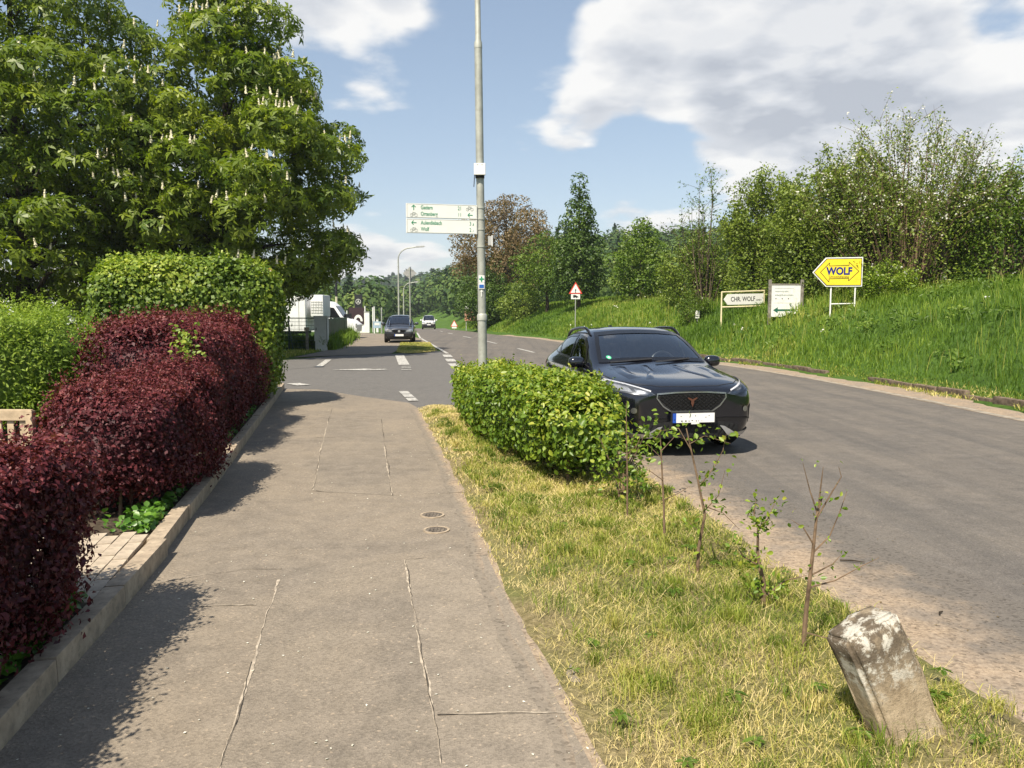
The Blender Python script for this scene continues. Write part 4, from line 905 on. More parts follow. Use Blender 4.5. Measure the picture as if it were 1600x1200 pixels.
# patch of grass by the fence corner across the side road
r = np.random.default_rng(76); x = r.uniform(-17, -8.8, 9000); y = 31.0 + (x + 8.8) * -.0 + r.uniform(-.3, 6.0, 9000) + (x + 9) * .35; P = np.stack([x, y, ground_z(x, y) + .02], 1)
grass_object('verge_grass', 'sunny grass patch at the fence corner across the side road', P, r.uniform(.06, .2, len(x)), r.uniform(.015, .03, len(x)), r.uniform(.2, .9, len(x)), 77, np.clip(.3 + .25 * fnoise(P, .8, 3) + r.normal(size=len(x)) * .12, 0, 1), LM_VERGE)
# long grass of the bank
r = np.random.default_rng(78); n = 175000
Yb = 7 + 118 * r.uniform(0, 1, n) ** 2.0; d = 1.22 + 13 * r.uniform(0, 1, n) ** 1.35
nearx = lerp_poly(RIGHT, Yb); sl = (lerp_poly(RIGHT, Yb + 1) - lerp_poly(RIGHT, Yb - 1)) / 2
Xb = nearx + d * np.sqrt(1 + sl * sl)
dd = seg_dist_right(Xb, Yb); ok = (dd > 1.2) & (Xb < Yb * .78 + 2.5); Xb, Yb, dd = Xb[ok], Yb[ok], dd[ok]
P = np.stack([Xb, Yb, ground_z(Xb, Yb)], 1); n = len(P); r = np.random.default_rng(79)
tuft = fnoise(P, .9, 21); sc_ = np.clip(Yb / 16, .8, 3.2)
h = (.26 + .12 * tuft + r.normal(size=n) * .07) * np.clip((dd - 1.0) / .9, .35, 1); h = np.clip(h, .06, .7)
var = np.clip(.46 + .34 * fnoise(P, .45, 22) + .2 * fnoise(P, 2.2, 23) + r.normal(size=n) * .14 + .25 * np.clip(1.7 - dd, 0, .6), 0, 1)
grass_object('bank_grass', 'long lush green grass covering the roadside bank', P, h, .0135 * sc_ * r.uniform(.6, 1.4, n), r.uniform(.1, .75, n), 80, var, LM_GRASS)
# seed heads, docks and small white and yellow flowers standing in the bank grass
r = np.random.default_rng(178); n = 5200; Yb = 8 + 50 * r.uniform(0, 1, n) ** 1.6; d = 1.6 + 8 * r.uniform(0, 1, n); Xb = lerp_poly(RIGHT, Yb) + d; keep = fnoise(np.stack([Xb, Yb, 0 * Xb], 1), .8, 91) > .0; Xb, Yb = Xb[keep], Yb[keep]; n = len(Xb)
P = np.stack([Xb, Yb, ground_z(Xb, Yb)], 1); hh = r.uniform(.35, .75, n)
grass_object('seed_stalks', 'pale grass stalks standing above the bank grass', P, hh, .009 * np.clip(Yb / 16, .8, 2.5), r.uniform(.05, .35, n), 179, np.clip(.9 + r.normal(size=n) * .1, 0, 1), LM_GRASS)
k = np.arange(0, n, 60); Q = P[k] + np.array([0, 0, 1]) * (hh[k] * .85)[:, None]; Q = np.repeat(Q, 3, 0) + r.normal(size=(len(k) * 3, 3)) * .03
V, F = leaf_quads(Q, r.normal(size=(len(Q), 3)) + np.array([0, -.5, .8]), .05 * np.clip(Q[:, 1] / 18, .8, 1.6), .9, seed=180); o = mesh_np('meadow_flowers', V, F, LM_WHITE, var=rep(r.uniform(0, 1, len(Q)), 4)); tag(o, 'tiny white flowers scattered in the bank grass', 'flowers', None, 'stuff')
r = np.random.default_rng(185); n = 90; Yb = 9 + 26 * r.uniform(0, 1, n) ** 1.3; Xb = lerp_poly(RIGHT, Yb) + 1.5 + 6 * r.uniform(0, 1, n); reps = 26; C = np.stack([Xb, Yb, ground_z(Xb, Yb)], 1); Q = np.repeat(C, reps, 0) + r.normal(size=(n * reps, 3)) * np.array([.16, .16, .10]) + np.array([0, 0, .25])
V, F = leaf_hex(Q, unit(r.normal(size=(len(Q), 3)) * .6 + np.array([0, -.3, .8])), .12 * r.uniform(.6, 1.3, len(Q)), .5, seed=186); o = mesh_np('bank_weeds', V, F, LM_FRESH, var=rep(np.repeat(np.clip(r.normal(.4, .25, n), 0, 1), reps), 6)); tag(o, 'broad leaved weeds in clumps among the bank grass', 'weeds', None, 'stuff')
# weeds and grass tufts in the gutter, brown dead grass at the foot of the bank
r = np.random.default_rng(81); n = 20000; Yb = 7 + 45 * r.uniform(0, 1, n) ** 1.7; d = r.uniform(.25, 1.45, n); Xb = lerp_poly(RIGHT, Yb) + d
P = np.stack([Xb, Yb, np.full(n, .0)], 1); keep = (fnoise(P, 1.6, 31) + (d - .85) * 1.3) > .12; P = P[keep]; n = len(P); d = d[keep]
P[:, 2] = np.maximum(ground_z(P[:, 0], P[:, 1]), .012)
grass_object('gutter_weeds', 'straggly weeds and dead grass in the gutter below the bank', P, r.uniform(.03, .16, n), .012 * np.clip(P[:, 1] / 14, .8, 2.5) * r.uniform(.6, 1.3, n), r.uniform(.2, 1.3, n), 82, np.clip(.35 + .35 * fnoise(P, 1.4, 33) + r.normal(size=n) * .2, 0, 1), LM_VERGE)
# weeds along the fence
r = np.random.default_rng(83); n = 9000; t = r.uniform(0, 1, n); Yw = 37.5 + 22 * t ** 1.2; Xw = np.interp(Yw, [37, 44, 52, 60], [-8.9, -9.75, -10.9, -12.3]) + np.abs(r.normal(size=n)) * .28 - .1
P = np.stack([Xw, Yw, np.zeros(n)], 1)
grass_object('fence_weeds', 'tall green weeds growing out of the green fence', P, np.clip(.55 + .35 * fnoise(P, .9, 3) + r.normal(size=n) * .2, .1, 1.3), r.uniform(.03, .06, n), r.uniform(.1, .6, n), 84, np.clip(.4 + r.normal(size=n) * .15, 0, .8), LM_GRASS)

r = np.random.default_rng(183); n = 9000; t = r.uniform(0, 1, n); P = np.stack([-17.5 + 8.1 * t, 41.9 - 3.1 * t + r.uniform(-.1, 1.0, n), np.zeros(n)], 1)
grass_object('fence_weeds', 'dark green growth behind the wire mesh fence', P, np.clip(.6 + .2 * fnoise(P, .9, 3) + r.normal(size=n) * .15, .1, 1.0), r.uniform(.03, .06, n), r.uniform(.1, .6, n), 184, np.clip(.2 + r.normal(size=n) * .15, 0, .8), LM_GRASS)

# ------------------------------------------------------------------ saplings on the verge
def sapling(label, pts, rad, twigs, leaves, leaf, seed, spread=.05, name='sapling'):
    r = random.Random(seed); root = empty(name, (pts[0][0], pts[0][1], 0), 0, label, 'sapling', None); o = Vector((pts[0][0], pts[0][1], 0))
    P = [Vector(p) - o for p in pts]; n = len(P)
    MB().tube(P, [rad * (1 - .7 * i / (n - 1)) for i in range(n)], 7).build('stem', M_TWIG, root, smooth=True)
    tips = []
    for tw in twigs:
        q = [Vector(p) - o for p in tw]; MB().tube(q, [rad * .36 * (1 - .75 * i / (len(q) - 1)) for i in range(len(q))], 5).build('twig', M_TWIG, root, smooth=True); tips += q[1:] + [q[0].lerp(q[1], .5)]
    tips += P[1:]
    if leaves:
        nr = np.random.default_rng(seed); T = np.array([t[:] for t in tips]); k = nr.integers(0, len(T), leaves); Q = T[k] + nr.normal(size=(leaves, 3)) * spread
        V, F = leaf_hex(Q, unit(nr.normal(size=(leaves, 3)) + np.array([0, -.3, .6])), leaf * nr.uniform(.6, 1.3, leaves), .6, seed=seed); f = mesh_np('leaves', V, F, LM_HORN, root, var=rep(np.clip(nr.normal(.55, .2, leaves), 0, 1), 6)); f['kind'] = 'stuff'
    return root
sapling('thin straight bare sapling beside the loose end of the hornbeam hedge', [(1.13, 5.75, 0), (1.12, 5.75, .3), (1.10, 5.76, .62), (1.09, 5.78, .84)], .011,
        [[(1.12, 5.75, .35), (1.24, 5.72, .42), (1.30, 5.7, .47)], [(1.11, 5.75, .5), (1.0, 5.72, .58), (.93, 5.72, .60)], [(1.10, 5.76, .72), (1.2, 5.76, .83), (1.32, 5.76, .78)], [(1.10, 5.76, .66), (.98, 5.78, .78)]], 10, .03, 1)
sapling('leafy crooked sapling with an arching side shoot', [(1.21, 5.05, 0), (1.215, 5.05, .2), (1.25, 5.05, .42), (1.20, 5.06, .66), (1.155, 5.08, .86), (1.13, 5.1, .98)], .0125,
        [[(1.16, 5.08, .84), (1.08, 5.1, .98), (.97, 5.12, .96), (.93, 5.12, .90)], [(1.25, 5.05, .45), (1.33, 5.03, .55), (1.36, 5.0, .72)], [(1.21, 5.06, .6), (1.31, 5.06, .74), (1.36, 5.06, .84), (1.38, 5.06, .95)], [(1.24, 5.05, .48), (1.36, 5.02, .44), (1.46, 5.0, .34)], [(1.22, 5.05, .3), (1.14, 5.05, .38)], [(1.15, 5.08, .88), (1.25, 5.1, .93), (1.42, 5.1, .88)]], 135, .040, 2, .035)
sapling('short bushy sapling with a forked leafy top between two bare ones', [(1.42, 4.35, 0), (1.42, 4.36, .2), (1.385, 4.37, .36), (1.385, 4.38, .52)], .018,
        [[(1.385, 4.38, .5), (1.44, 4.38, .57), (1.475, 4.38, .66)], [(1.39, 4.38, .5), (1.36, 4.38, .60), (1.37, 4.38, .68)], [(1.42, 4.36, .12), (1.54, 4.36, .22), (1.66, 4.36, .25)], [(1.40, 4.36, .3), (1.3, 4.36, .36), (1.26, 4.36, .42)], [(1.41, 4.36, .15), (1.35, 4.33, .22)]], 270, .034, 3, .03)
sapling('tall bare sapling with pruned forked top beside the leaning stone', [(1.43, 3.78, 0), (1.445, 3.78, .28), (1.47, 3.79, .55), (1.487, 3.8, .74), (1.51, 3.8, .83)], .0135,
        [[(1.49, 3.8, .75), (1.45, 3.8, .86), (1.41, 3.8, 1.0)], [(1.49, 3.8, .74), (1.505, 3.8, .92), (1.51, 3.8, .98)], [(1.49, 3.8, .73), (1.56, 3.8, .86), (1.60, 3.8, .93), (1.585, 3.8, .98)], [(1.475, 3.79, .56), (1.55, 3.79, .64), (1.60, 3.8, .76), (1.63, 3.8, .86)], [(1.46, 3.79, .44), (1.57, 3.79, .50), (1.61, 3.8, .54)], [(1.455, 3.79, .38), (1.58, 3.78, .42), (1.70, 3.76, .50), (1.78, 3.76, .54)], [(1.47, 3.79, .6), (1.42, 3.79, .68), (1.36, 3.79, .72)], [(1.435, 3.78, .16), (1.52, 3.77, .14), (1.58, 3.76, .13)]], 60, .026, 4, .02)
sapling('thin bare sapling standing against the face of the hornbeam hedge', [(.97, 6.55, 0), (.965, 6.55, .4), (.955, 6.56, .75), (.95, 6.56, .98)], .009, [[(.965, 6.55, .55), (1.06, 6.52, .66)], [(.96, 6.55, .7), (.9, 6.55, .8)]], 12, .03, 5)
# ------------------------------------------------------------------ vehicles
M_RUBBER = plain('tyre_rubber', (.018, .018, .018), .85, .3, var=.3, nscale=20)
M_RIM = plain('dark_alloy', (.12, .12, .125), .35, .5, metal=.8, var=.15)
M_SILVER = plain('satin_silver', (.55, .55, .56), .35, .5, metal=.7, var=.1)
M_CHROME = plain('dull_chrome', (.42, .42, .43), .25, .5, metal=.9, var=.1)
M_BLKGLOSS = plain('black_gloss_plastic', (.008, .008, .009), .18, .5, var=.2)
M_BLKMAT = plain('black_matt_plastic', (.016, .016, .017), .7, .3, var=.3, nscale=25)
M_INT = plain('dark_cabin_fabric', (.035, .037, .04), .9, .2, var=.3, nscale=15)
M_PLATE = plain('number_plate_white', (.75, .75, .73), .45, .4, var=.05)
M_PLBLUE = plain('number_plate_blue', (.02, .08, .42), .45, .4, var=.05)
M_COPPER = plain('copper_emblem', (.20, .085, .055), .4, .5, metal=.7, var=.15)
M_LAMPW = plain('lamp_reflector', (.52, .53, .56), .25, .6, metal=.7, var=.2, nscale=25)
M_GREENST = plain('green_sticker', (.05, .42, .20), .5, .4, var=.05)
def glass(name, tint, refl=1.0, base=.03):
    m, N, L = newmat(name); t = N.new('ShaderNodeBsdfTransparent'); t.inputs[0].default_value = (*tint, 1)
    g = N.new('ShaderNodeBsdfGlossy'); g.inputs['Roughness'].default_value = .02; g.inputs[0].default_value = (1, 1, 1, 1)
    fz = N.new('ShaderNodeFresnel'); fz.inputs['IOR'].default_value = 1.55
    mm = N.new('ShaderNodeMath'); mm.operation = 'MULTIPLY_ADD'; L.new(fz.outputs[0], mm.inputs[0]); mm.inputs[1].default_value = refl; mm.inputs[2].default_value = base
    mx = N.new('ShaderNodeMixShader'); o = N.new('ShaderNodeOutputMaterial'); L.new(mm.outputs[0], mx.inputs[0]); L.new(t.outputs[0], mx.inputs[1]); L.new(g.outputs[0], mx.inputs[2]); L.new(mx.outputs[0], o.inputs[0])
    MATS[name] = m; return m
G_SCREEN = glass('windscreen_glass', (.62, .67, .67), 1.7, .09); G_SIDE = glass('side_window_glass', (.12, .13, .13), 1.3); G_LAMP = glass('lamp_glass', (.88, .9, .92))

def car_paint(name, col, metal=.4, rough=.3):
    m, N, L = newmat(name); tc = N.new('ShaderNodeTexCoord'); f = noise(N, L, tc.outputs['Object'], 900, 1); d = noise(N, L, tc.outputs['Object'], 3, 5)
    c = ramp(N, L, f, [(.3, tuple(x * .8 for x in col)), (.7, tuple(x * 1.25 for x in col))])
    rg = N.new('ShaderNodeMapRange'); L.new(d, rg.inputs['Value']); rg.inputs['To Min'].default_value = rough * .8; rg.inputs['To Max'].default_value = rough * 1.4
    finish(m, N, L, c, rg.outputs[0], .5, metal, coat=1.0); MATS[name] = m; return m

class Car:
    def __init__(s, name, label, cat, loc, rz, stations, paint, axles, wheel_r, track, group=None):
        s.root = empty(name, loc, rz, label, cat, group); s.paint = paint
        ring = []
        V = []; F = []; n = 18
        for st in stations:
            y, zb, pts, ztop = st; prof = [(0, zb), (pts[0], zb)] + list(pts[1:]) + [(0, ztop)]
            half = prof                                # 10 points, bottom centre to top centre
            rg = [(x, y, z) for x, z in half] + [(-x, y, z) for x, z in reversed(half[1:-1])]
            V += rg
        k = len(stations)
        for i in range(k - 1):
            for j in range(n): F.append((i * n + j, i * n + (j + 1) % n, (i + 1) * n + (j + 1) % n, (i + 1) * n + j))
        for base, flip in ((0, False), ((k - 1) * n, True)):
            L_ = lambda i: base + i; Rr = lambda i: base + (n - i) % n
            fs = [(L_(0), Rr(1), L_(1))] + [(L_(i), Rr(i), Rr(i + 1), L_(i + 1)) for i in range(1, 8)] + [(L_(8), Rr(8), L_(9))]
            F += [tuple(reversed(f)) if flip else f for f in fs]
        me = bpy.data.meshes.new('cage'); me.from_pydata(V, [], F); me.update()
        bm = bmesh.new(); bm.from_mesh(me); bmesh.ops.recalc_face_normals(bm, faces=bm.faces); bm.to_mesh(me); bm.free()
        o = bpy.data.objects.new('cage', me); COL.objects.link(o)
        ss = o.modifiers.new('s', 'SUBSURF'); ss.levels = 3; ss.render_levels = 3
        dg = bpy.context.evaluated_depsgraph_get(); solid = bpy.data.meshes.new_from_object(o.evaluated_get(dg)); bpy.data.objects.remove(o)
        s.bvh = BVHTree.FromPolygons([v.co[:] for v in solid.vertices], [tuple(p.vertices) for p in solid.polygons])
        # wheel arches
        o = bpy.data.objects.new('arch_work', solid); COL.objects.link(o); cuts = []
        for ya in axles:
            for sx in (-1, 1):
                c = MB().lathe([(0, -.22), (wheel_r + .055, -.22), (wheel_r + .055, .3), (0, .3)], 32, lambda a, b, h, sx=sx, ya=ya: Vector((sx * (track / 2 + h), ya + a, wheel_r + .01 + b))).build('arch_cutter', None)
                bmc = bmesh.new(); bmc.from_mesh(c.data); bmesh.ops.remove_doubles(bmc, verts=bmc.verts, dist=1e-5); bmesh.ops.recalc_face_normals(bmc, faces=bmc.faces); bmc.to_mesh(c.data); bmc.free()
                b = o.modifiers.new('b', 'BOOLEAN'); b.operation = 'DIFFERENCE'; b.object = c; b.solver = 'EXACT'; cuts.append(c)
        dg = bpy.context.evaluated_depsgraph_get(); s.mesh = bpy.data.meshes.new_from_object(o.evaluated_get(dg))
        bpy.data.objects.remove(o)
        for c in cuts: bpy.data.objects.remove(c)
        s.holes = []; s.axles = axles; s.wr = wheel_r; s.track = track
    # --- projection of 2-D outlines on the body
    def hit(s, axis, a, b):
        if axis == 'front': o, d = Vector((a, -3, b)), Vector((0, 1, 0))
        elif axis == 'rear': o, d = Vector((a, 9, b)), Vector((0, -1, 0))
        elif axis == 'top': o, d = Vector((a, b, 4)), Vector((0, 0, -1))
        elif axis == 'side+': o, d = Vector((3, a, b)), Vector((-1, 0, 0))
        else: o, d = Vector((-3, a, b)), Vector((1, 0, 0))
        p, n, _, _ = s.bvh.ray_cast(o, d)
        if p is None:
            p, n, _, _ = s.bvh.find_nearest(o + d * 2.2)
        return p, n
    @staticmethod
    def resample(poly, step, closed=True):
        out = []; P = list(poly) + ([poly[0]] if closed else [])
        for a, b in zip(P[:-1], P[1:]):
            k = max(1, int(math.ceil(math.hypot(b[0] - a[0], b[1] - a[1]) / step)))
            out += [(a[0] + (b[0] - a[0]) * i / k, a[1] + (b[1] - a[1]) * i / k) for i in range(k)]
        if not closed: out.append(P[-1])
        return out
    @staticmethod
    def inside(p, poly):
        x, y = p; c = False; n = len(poly)
        for i in range(n):
            x1, y1 = poly[i]; x2, y2 = poly[(i + 1) % n]
            if (y1 > y) != (y2 > y) and x < (x2 - x1) * (y - y1) / (y2 - y1) + x1: c = not c
        return c
    def decal(s, name, poly, axis, mat, off=.006, step=.05, parent=None, curve=None):
        from mathutils.geometry import delaunay_2d_cdt
        B = s.resample(poly, step); xs = [p[0] for p in B]; ys = [p[1] for p in B]; I = []
        u = min(xs) + step / 2
        while u < max(xs):
            v = min(ys) + step / 2
            while v < max(ys):
                if s.inside((u, v), poly) and min((u - q[0]) ** 2 + (v - q[1]) ** 2 for q in B) > (step * .45) ** 2: I.append((u, v))
                v += step
            u += step
        pts = [Vector(p) for p in B + I]; ed = [(i, (i + 1) % len(B)) for i in range(len(B))]
        vv, _, ff, *_ = delaunay_2d_cdt(pts, ed, [tuple(range(len(B)))], 1, 1e-5)
        V = []
        for p in vv:
            q, n = s.hit(axis, p[0], p[1]); V.append(q + n * off)
        me = bpy.data.meshes.new(name); me.from_pydata([tuple(v) for v in V], [], [tuple(f) for f in ff]); me.update()
        bm = bmesh.new(); bm.from_mesh(me); bmesh.ops.recalc_face_normals(bm, faces=bm.faces)
        want = {'front': Vector((0, -1, 0)), 'rear': Vector((0, 1, 0)), 'top': Vector((0, 0, 1)), 'side+': Vector((1, 0, 0)), 'side-': Vector((-1, 0, 0))}[axis]
        if sum((f.normal * f.calc_area()).dot(want) for f in bm.faces) < 0: bmesh.ops.reverse_faces(bm, faces=bm.faces)
        bm.to_mesh(me); bm.free(); me.polygons.foreach_set('use_smooth', np.ones(len(me.polygons), dtype=bool)); me.materials.append(mat)
        o = bpy.data.objects.new(name, me); COL.objects.link(o); o.parent = parent or s.root; return o
    def band(s, name, poly, width, axis, mat, off=.008, closed=True, parent=None, step=.04, inward=None):
        """a strip of given width following an outline on the body"""
        B = s.resample(poly, step, closed); n = len(B); V = []; F = []
        cx = sum(p[0] for p in B) / n; cy = sum(p[1] for p in B) / n
        for i in range(n):
            a = B[(i - 1) % n] if closed else B[max(i - 1, 0)]; b = B[(i + 1) % n] if closed else B[min(i + 1, n - 1)]
            t = Vector((b[0] - a[0], b[1] - a[1])).normalized(); m = Vector((-t.y, t.x))
            if closed and m.dot(Vector((cx - B[i][0], cy - B[i][1]))) < 0: m = -m
            o1 = -width / 2 if not closed else -width * .15; o2 = width / 2 if not closed else width * .85
            for oo in (o1, o2):
                q, nn = s.hit(axis, B[i][0] + m.x * oo, B[i][1] + m.y * oo); V.append(q + nn * off)
        for i in range(n if closed else n - 1):
            j = (i + 1) % n; F.append((2 * i, 2 * i + 1, 2 * j + 1, 2 * j))
        me = bpy.data.meshes.new(name); me.from_pydata([tuple(v) for v in V], [], F); me.update(); me.materials.append(mat)
        me.polygons.foreach_set('use_smooth', np.ones(len(me.polygons), dtype=bool))
        o = bpy.data.objects.new(name, me); COL.objects.link(o); o.parent = parent or s.root; return o
    def window(s, name, poly, axis, mat, cut=True, frame=.035, off=.004, ymin=-1, ymax=99):
        w = s.decal(name, poly, axis, mat, off, .06)
        s.band('window_seal', poly, frame, axis, M_BLKGLOSS, off + .004, parent=w)
        if cut: s.holes.append((poly, axis, ymin, ymax))
        return w
    def finish(s):
        me = s.mesh; bm = bmesh.new(); bm.from_mesh(me); kill = []
        for f in bm.faces:
            c = f.calc_center_median()
            for poly, axis, y0, y1 in s.holes:
                if not (y0 < c.y < y1): continue
                if axis in ('front', 'rear'):
                    if (axis == 'front' and f.normal.y < .1 * -1 or axis == 'rear' and f.normal.y > .1) and all(s.inside((v.co.x, v.co.z), poly) for v in f.verts): kill.append(f); break
                elif axis == 'side+' and c.x > .2 or axis == 'side-' and c.x < -.2:
                    if all(s.inside((v.co.y, v.co.z), poly) for v in f.verts): kill.append(f); break
        bmesh.ops.delete(bm, geom=list(set(kill)), context='FACES'); bm.to_mesh(me); bm.free()
        me.name = 'body'; me.materials.clear(); me.materials.append(s.paint); me.polygons.foreach_set('use_smooth', np.ones(len(me.polygons), dtype=bool))
        try: me.set_sharp_from_angle(angle=R(38))
        except Exception: pass
        o = bpy.data.objects.new('body', me); COL.objects.link(o); o.parent = s.root; s.body = o
    def wheels(s, width=.22, spokes=10, rim=None):
        first = None
        for ya in s.axles:
            for sx in (-1, 1):
                r = s.wr; fr = lambda a, b, h: Vector((h * sx, a, b))
                w = empty('wheel', (0, 0, 0)); w.parent = s.root; w.location = (sx * (s.track / 2), ya, r)
                hw = width / 2
                MB().lathe([(r * .66, -hw), (r * .93, -hw), (r, -hw * .65), (r, hw * .65), (r * .93, hw), (r * .70, hw), (r * .66, hw * .8)], 36, fr).build('tyre', M_RUBBER, w, smooth=True)
                m = MB().lathe([(r * .68, hw * .9), (r * .64, hw * .85), (r * .6, -hw * .5), (.02, -hw * .4)], 32, fr).lathe([(0, hw * .7), (.06, hw * .68), (.065, hw * .3)], 16, fr)
                for k in range(spokes):
                    a = 2 * math.pi * k / spokes; u = Vector((0, math.cos(a), math.sin(a))); v = Vector((0, -math.sin(a), math.cos(a)))
                    for s2 in (-1, 1):
                        p0 = u * .05; p1 = u * r * .65; ww = .012
                        vs = [p0 + v * ww, p0 - v * ww, p1 - v * ww * 1.5, p1 + v * ww * 1.5]; vs = [q + Vector((sx * hw * .72, 0, 0)) for q in vs] + [q + Vector((sx * hw * .4, 0, 0)) for q in vs]
                        m.add(vs, [(0, 1, 2, 3), (7, 6, 5, 4), (0, 4, 5, 1), (1, 5, 6, 2), (2, 6, 7, 3), (3, 7, 4, 0)]); break
                m.build('rim', rim or M_RIM, w, smooth=False)
    def mirror(s, x, y, z, mat, sc=1.0):
        for sx in (-1, 1):
            bm = bmesh.new(); bmesh.ops.create_icosphere(bm, subdivisions=3, radius=1)
            for v in bm.verts:
                c = v.co; c.x = math.copysign(abs(c.x) ** .7, c.x) * .115 * sc; c.y = math.copysign(abs(c.y) ** .8, c.y) * .085 * sc; c.z = math.copysign(abs(c.z) ** .75, c.z) * .08 * sc
                if c.y > 0: c.y *= .35
                c.z -= abs(c.x * sx - .115) * .0
            me = bpy.data.meshes.new('mirror'); bm.to_mesh(me); bm.free(); me.materials.append(mat); me.polygons.foreach_set('use_smooth', np.ones(len(me.polygons), dtype=bool))
            o = bpy.data.objects.new('mirror', me); COL.objects.link(o); o.parent = s.root; o.location = (sx * x, y, z)
            MB().box((0, .03 * sc, 0), (.18 * sc, .004, .12 * sc)).build('mirror_glass', M_CHROME, o, bevel=.001)
            MB().tube([(-sx * .17 * sc, .03, -.06 * sc), (-sx * .07 * sc, .01, -.05 * sc)], [.028 * sc, .02 * sc], 8).build('mirror_arm', M_BLKMAT, o)

# ---- the dark crossover parked at the verge
def crossover():
    S = [(.00, .25, [.44, (.52, .34), (.56, .50), (.57, .62), (.54, .74), (.44, .785), (.30, .80), (.15, .805)], .807),
         (.045, .22, [.62, (.70, .33), (.735, .50), (.74, .64), (.70, .77), (.56, .815), (.38, .835), (.18, .845)], .847),
         (.16, .20, [.72, (.80, .33), (.845, .52), (.845, .70), (.79, .83), (.62, .865), (.42, .885), (.20, .89)], .892),
         (.42, .19, [.80, (.885, .34), (.91, .56), (.91, .76), (.855, .89), (.68, .925), (.45, .945), (.22, .945)], .945),
         (.85, .19, [.80, (.905, .35), (.93, .60), (.93, .82), (.875, .94), (.71, .985), (.48, 1.00), (.24, .99)], .988),
         (1.22, .19, [.80, (.90, .36), (.92, .60), (.92, .84), (.885, .965), (.76, 1.02), (.54, 1.045), (.27, 1.045)], 1.045),
         (1.34, .19, [.80, (.90, .36), (.92, .60), (.92, .85), (.885, .975), (.80, 1.05), (.66, 1.085), (.34, 1.095)], 1.098),
         (1.72, .19, [.80, (.90, .36), (.92, .60), (.925, .87), (.885, .99), (.815, 1.16), (.725, 1.295), (.37, 1.328)], 1.335),
         (2.10, .19, [.80, (.90, .36), (.92, .60), (.925, .88), (.885, 1.00), (.805, 1.245), (.705, 1.445), (.38, 1.492)], 1.50),
         (2.40, .19, [.80, (.90, .36), (.92, .60), (.925, .89), (.885, 1.01), (.80, 1.27), (.685, 1.485), (.37, 1.524)], 1.535),
         (3.00, .19, [.80, (.90, .36), (.92, .61), (.928, .91), (.885, 1.03), (.79, 1.26), (.665, 1.475), (.36, 1.518)], 1.528),
         (3.50, .20, [.80, (.905, .38), (.925, .63), (.935, .93), (.88, 1.05), (.765, 1.23), (.625, 1.412), (.34, 1.452)], 1.46),
         (3.90, .22, [.80, (.90, .40), (.92, .65), (.925, .94), (.855, 1.06), (.69, 1.19), (.53, 1.31), (.3, 1.345)], 1.35),
         (4.20, .26, [.74, (.85, .42), (.88, .66), (.875, .93), (.80, 1.03), (.64, 1.08), (.48, 1.14), (.26, 1.155)], 1.16),
         (4.40, .34, [.62, (.74, .45), (.78, .66), (.78, .88), (.72, .96), (.58, .99), (.42, 1.01), (.22, 1.015)], 1.017),
         (4.45, .40, [.52, (.62, .48), (.66, .66), (.66, .82), (.60, .89), (.48, .92), (.34, .935), (.18, .94)], .942)]
    paint = car_paint('dark_blue_black_paint', (.0060, .0066, .0105), .15, .12)
    c = Car('crossover_car', 'dark blue black crossover car parked at the verge beside the hornbeam hedge', 'car', CAR_LOC, R(CAR_ROT), S, paint, (.88, 3.56), .345, 1.60)
    scr = [(-.75, 1.065), (-.35, 1.085), (0, 1.09), (.35, 1.085), (.75, 1.065), (.665, 1.32), (.60, 1.44), (.3, 1.468), (0, 1.475), (-.3, 1.468), (-.60, 1.44), (-.665, 1.32)]
    w = c.window('windscreen', scr, 'front', G_SCREEN, frame=.045, ymax=2.3)
    for sx, ax in ((1, 'side+'), (-1, 'side-')):
        c.window('side_window', [(1.62, 1.045), (2.36, 1.06), (2.44, 1.41), (2.12, 1.375), (1.86, 1.26)], ax, G_SIDE)
        c.window('side_window', [(2.46, 1.065), (3.12, 1.085), (3.40, 1.24), (3.30, 1.345), (3.0, 1.395), (2.54, 1.415)], ax, G_SIDE)
        c.window('side_window', [(3.18, 1.095), (3.52, 1.125), (3.62, 1.20), (3.46, 1.265)], ax, G_SIDE, frame=.02)
        for line in ([(1.42, .36), (1.38, .75), (1.46, 1.0), (1.60, 1.02)], [(2.42, .33), (2.40, .7), (2.41, 1.05)], [(3.28, .95), (3.2, .72), (3.12, .6), (2.98, .4)]):
            c.band('door_gap', line, .010, ax, M_BLKMAT, .002, closed=False)
        for yy in (2.2, 3.1): c.decal('door_handle', [(yy, .86), (yy + .2, .875), (yy + .2, .90), (yy, .885)], ax, M_BLKGLOSS, .02, .04)
        c.band('sill_trim', [(1.3, .33), (2.2, .31), (3.15, .33)], .14, ax, M_BLKMAT, .006, closed=False)
        for ya in (.88, 3.56):
            arc = [(ya + .425 * math.cos(R(a)), .355 + .425 * math.sin(R(a))) for a in range(-8, 189, 10)]
            c.band('wheel_arch_trim', arc, .06, ax, M_BLKMAT, .006, closed=False)
        # tail lamp
        c.decal('tail_lamp', [(4.0, .90), (4.28, .87), (4.28, .95), (4.02, .97)], ax, plain('tail_lamp_red', (.35, .02, .02), .2, .5), .006, .05)
    c.window('rear_window', [(-.52, 1.12), (.52, 1.12), (.44, 1.30), (-.44, 1.30)], 'rear', G_SIDE, ymin=3.2)
    # bonnet
    bon = [(-.80, 1.20), (-.84, .85), (-.80, .46), (-.62, .20), (-.36, .085), (0, .06), (.36, .085), (.62, .20), (.80, .46), (.84, .85), (.80, 1.20)]
    c.band('bonnet_gap', bon, .010, 'top', M_BLKMAT, .0025, closed=False)
